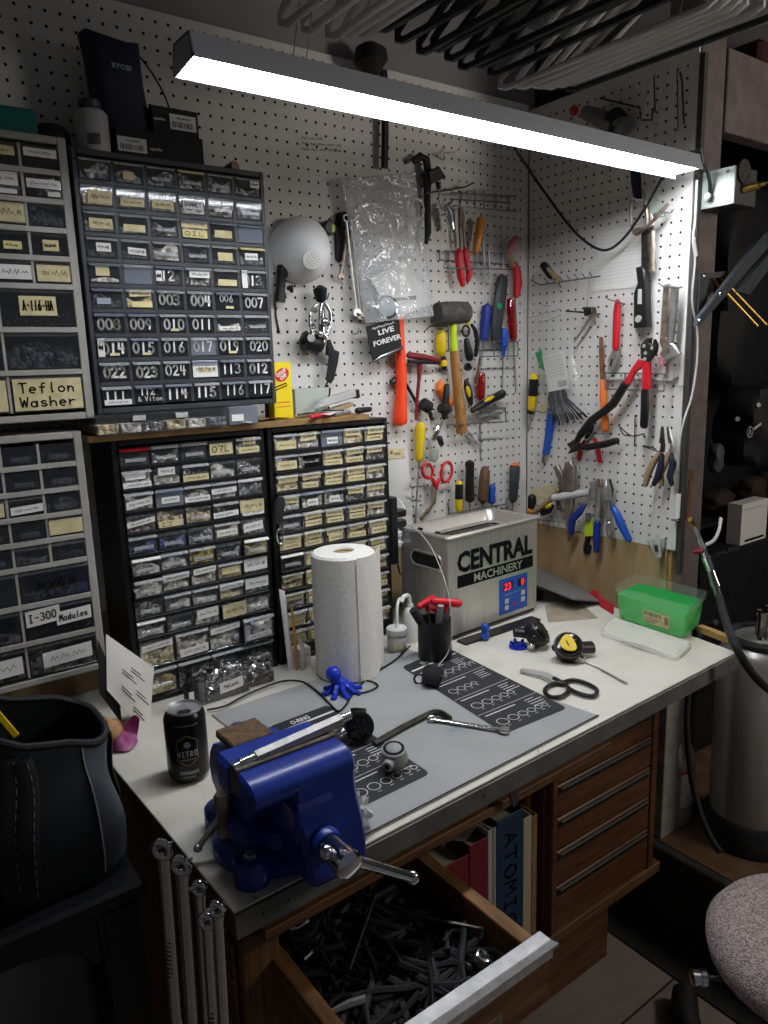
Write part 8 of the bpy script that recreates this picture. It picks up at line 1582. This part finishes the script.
# crumpled snack package behind the bag
c = G(100, 722, -.30); mb = MB('magenta')
def pack(u, v): return V((c.x-.035+.075*u+.01*v, c.y+.03*v+.012*math.sin(7*u+4*v), .9042+.055*v*(1-.5*u)+.010*math.sin(9*u+6*v)*v+.006*math.sin(15*u)*v))
c.x = -1.345; mb.grid(lambda u, v: pack(u, v), 16, 12, .006, V((0, -1, .3))); g = thing('snack_bag', 'crumpled magenta and tan package behind the tool bag', 'package', (c.x, c.y, .904)); b_ = part('body', mb, g)
mb = MB('tanpack'); mb.grid(lambda u, v: pack(.12+.5*u, .45+.5*v)+V((0, -.010, .008)), 10, 8, .002, V((0, -1, .3))); part('picture', mb, b_)
# wrenches hanging on the side of the bench
sx = -1.374
for k, (px_, py_, y_, ln, rr, lab) in enumerate(((162, 850, -.632, .36, .0175, 'leftmost and largest of five'), (181, 866, -.660, .33, .0155, 'second from the left of five'), (199, 888, -.700, .30, .0115, 'middle of five, behind the front pair'), (207, 921, -.745, .32, .0125, 'fourth of five, in front'), (217, 909, -.752, .30, .0115, 'rightmost of five, nearest the bench corner'))):
    xk = sx+(.0 if k < 2 else (.004 if k in (2, 4) else -.004)); t = un(px_, py_, 0, xk); b = V((xk-.006, t.y+.004, t.z-ln))
    g = thing('combination_wrench', 'chrome combination wrench hanging on the bench side, '+lab, 'wrench', b, 'wrenches on the bench side')
    w = wrench('chrome', t, b, V((-.75, -.66, 0)), rr*.84, rr*.9, rr*1.25, .008, .42); part('body', w, g)
    if k in (0, 3):
        m = MB('dark_steel'); n_ = V((-.75, -.66, 0)).normalized(); s_ = n_.cross((b-t).normalized())
        for j in range(8): q = t.lerp(b, .42+.02*j)+n_*.0062; m.line([q-s_*.003, q+s_*.003], .0022, n_)
        part('size_marks', m, g)
    nm = MB('steel'); nm.tube([V((-1.358, t.y, t.z+rr*.3)), V((sx-.008, t.y, t.z+rr*.3)), V((sx-.010, t.y, t.z+rr*.3+.003))], .0022, n=6); one('nail', nm, 'nail in the bench side holding the wrench '+lab.split(',')[0], 'nail', 'nails in the bench side')
# ================================================================ LED shop light, light and camera
A0, A1 = V((-1.229, -.535, 1.937)), V((-.069, -.535, 1.950))
g = thing('shop_light', 'long white LED shop light hanging over the bench', 'light', (-.65, -.535, 1.93))
L_ = A1-A0; xd = L_.normalized(); yd = V((0, 1, 0)); hw = .034
sec = [(-hw, .0), (-hw, .004), (-.026, .032), (.026, .032), (hw, .004), (hw, -.006), (hw-.002, -.006), (hw-.002, .003), (.024, .029), (-.024, .029), (-hw+.003, .003), (-hw+.003, 0)]
mb = MB('lamp_body'); mb.prism([A0+yd*a+UP*b for a, b in sec], -X, L_.length, 0)
for p, sg in ((A0, -1), (A1, 1)): mb.prism([p+X*(.002 if sg > 0 else 0)+yd*a+UP*b for a, b in ((-hw, 0), (-hw, .004), (-.026, .032), (.026, .032), (hw, .004), (hw, -.006))], X*sg, .0025 if sg > 0 else .0025)
part('housing', mb, g)
mb = MB('led'); mb.prism([A0+X*.003+yd*a+UP*b for a, b in ((-hw+.004, .006), (-hw+.004, .003), (hw-.003, .003), (hw-.003, .006))], -X, L_.length-.006, 0); part('diffuser', mb, g)
for x in (-1.02, -.16):
    mb = MB('steel'); t = A0+(A1-A0)*((x+1.205)/1.218)
    mb.tube([t+yd*-.02+UP*.0325, V((x+.06, -.535-.02, 2.419))], .0009, n=5); mb.tube([t+yd*.02+UP*.0325, V((x+.06, -.535+.03, 2.419))], .0009, n=5); part('hanging_wire', mb, g)
# unseen fill light, added to brighten hangers, stool and keg, and a dim world
ld = bpy.data.lights.new('fill_light', 'POINT'); ld.energy = 25; ld.shadow_soft_size = .2; ld.color = (1, .93, .85)
lo = bpy.data.objects.new('fill_light', ld); lo.location = (.55, -1.85, 1.9); COL.objects.link(lo)
w = bpy.data.worlds.new('world'); w.use_nodes = True; SC.world = w
w.node_tree.nodes['Background'].inputs[0].default_value = (.75, .85, 1, 1); w.node_tree.nodes['Background'].inputs[1].default_value = .06
cd = bpy.data.cameras.new('camera'); cd.sensor_fit = 'HORIZONTAL'; cd.sensor_width = 36; cd.lens = 36*FPX/768; cd.clip_start = .02; cd.clip_end = 30
co = bpy.data.objects.new('camera', cd); m = Matrix((( _r.x, _u.x, -_f.x), (_r.y, _u.y, -_f.y), (_r.z, _u.z, -_f.z))).to_4x4(); m.translation = CAM
co.matrix_world = m; COL.objects.link(co); SC.camera = co
SC.view_settings.view_transform = 'Standard'; SC.view_settings.look = 'None'; SC.view_settings.gamma = 1; SC.view_settings.use_curve_mapping = False; SC.view_settings.exposure = .45
SC.cycles.transparent_max_bounces = 24; SC.cycles.max_bounces = 8; SC.cycles.use_denoising = True; SC.cycles.sample_clamp_indirect = 4; SC.cycles.caustics_reflective = False; SC.cycles.caustics_refractive = False
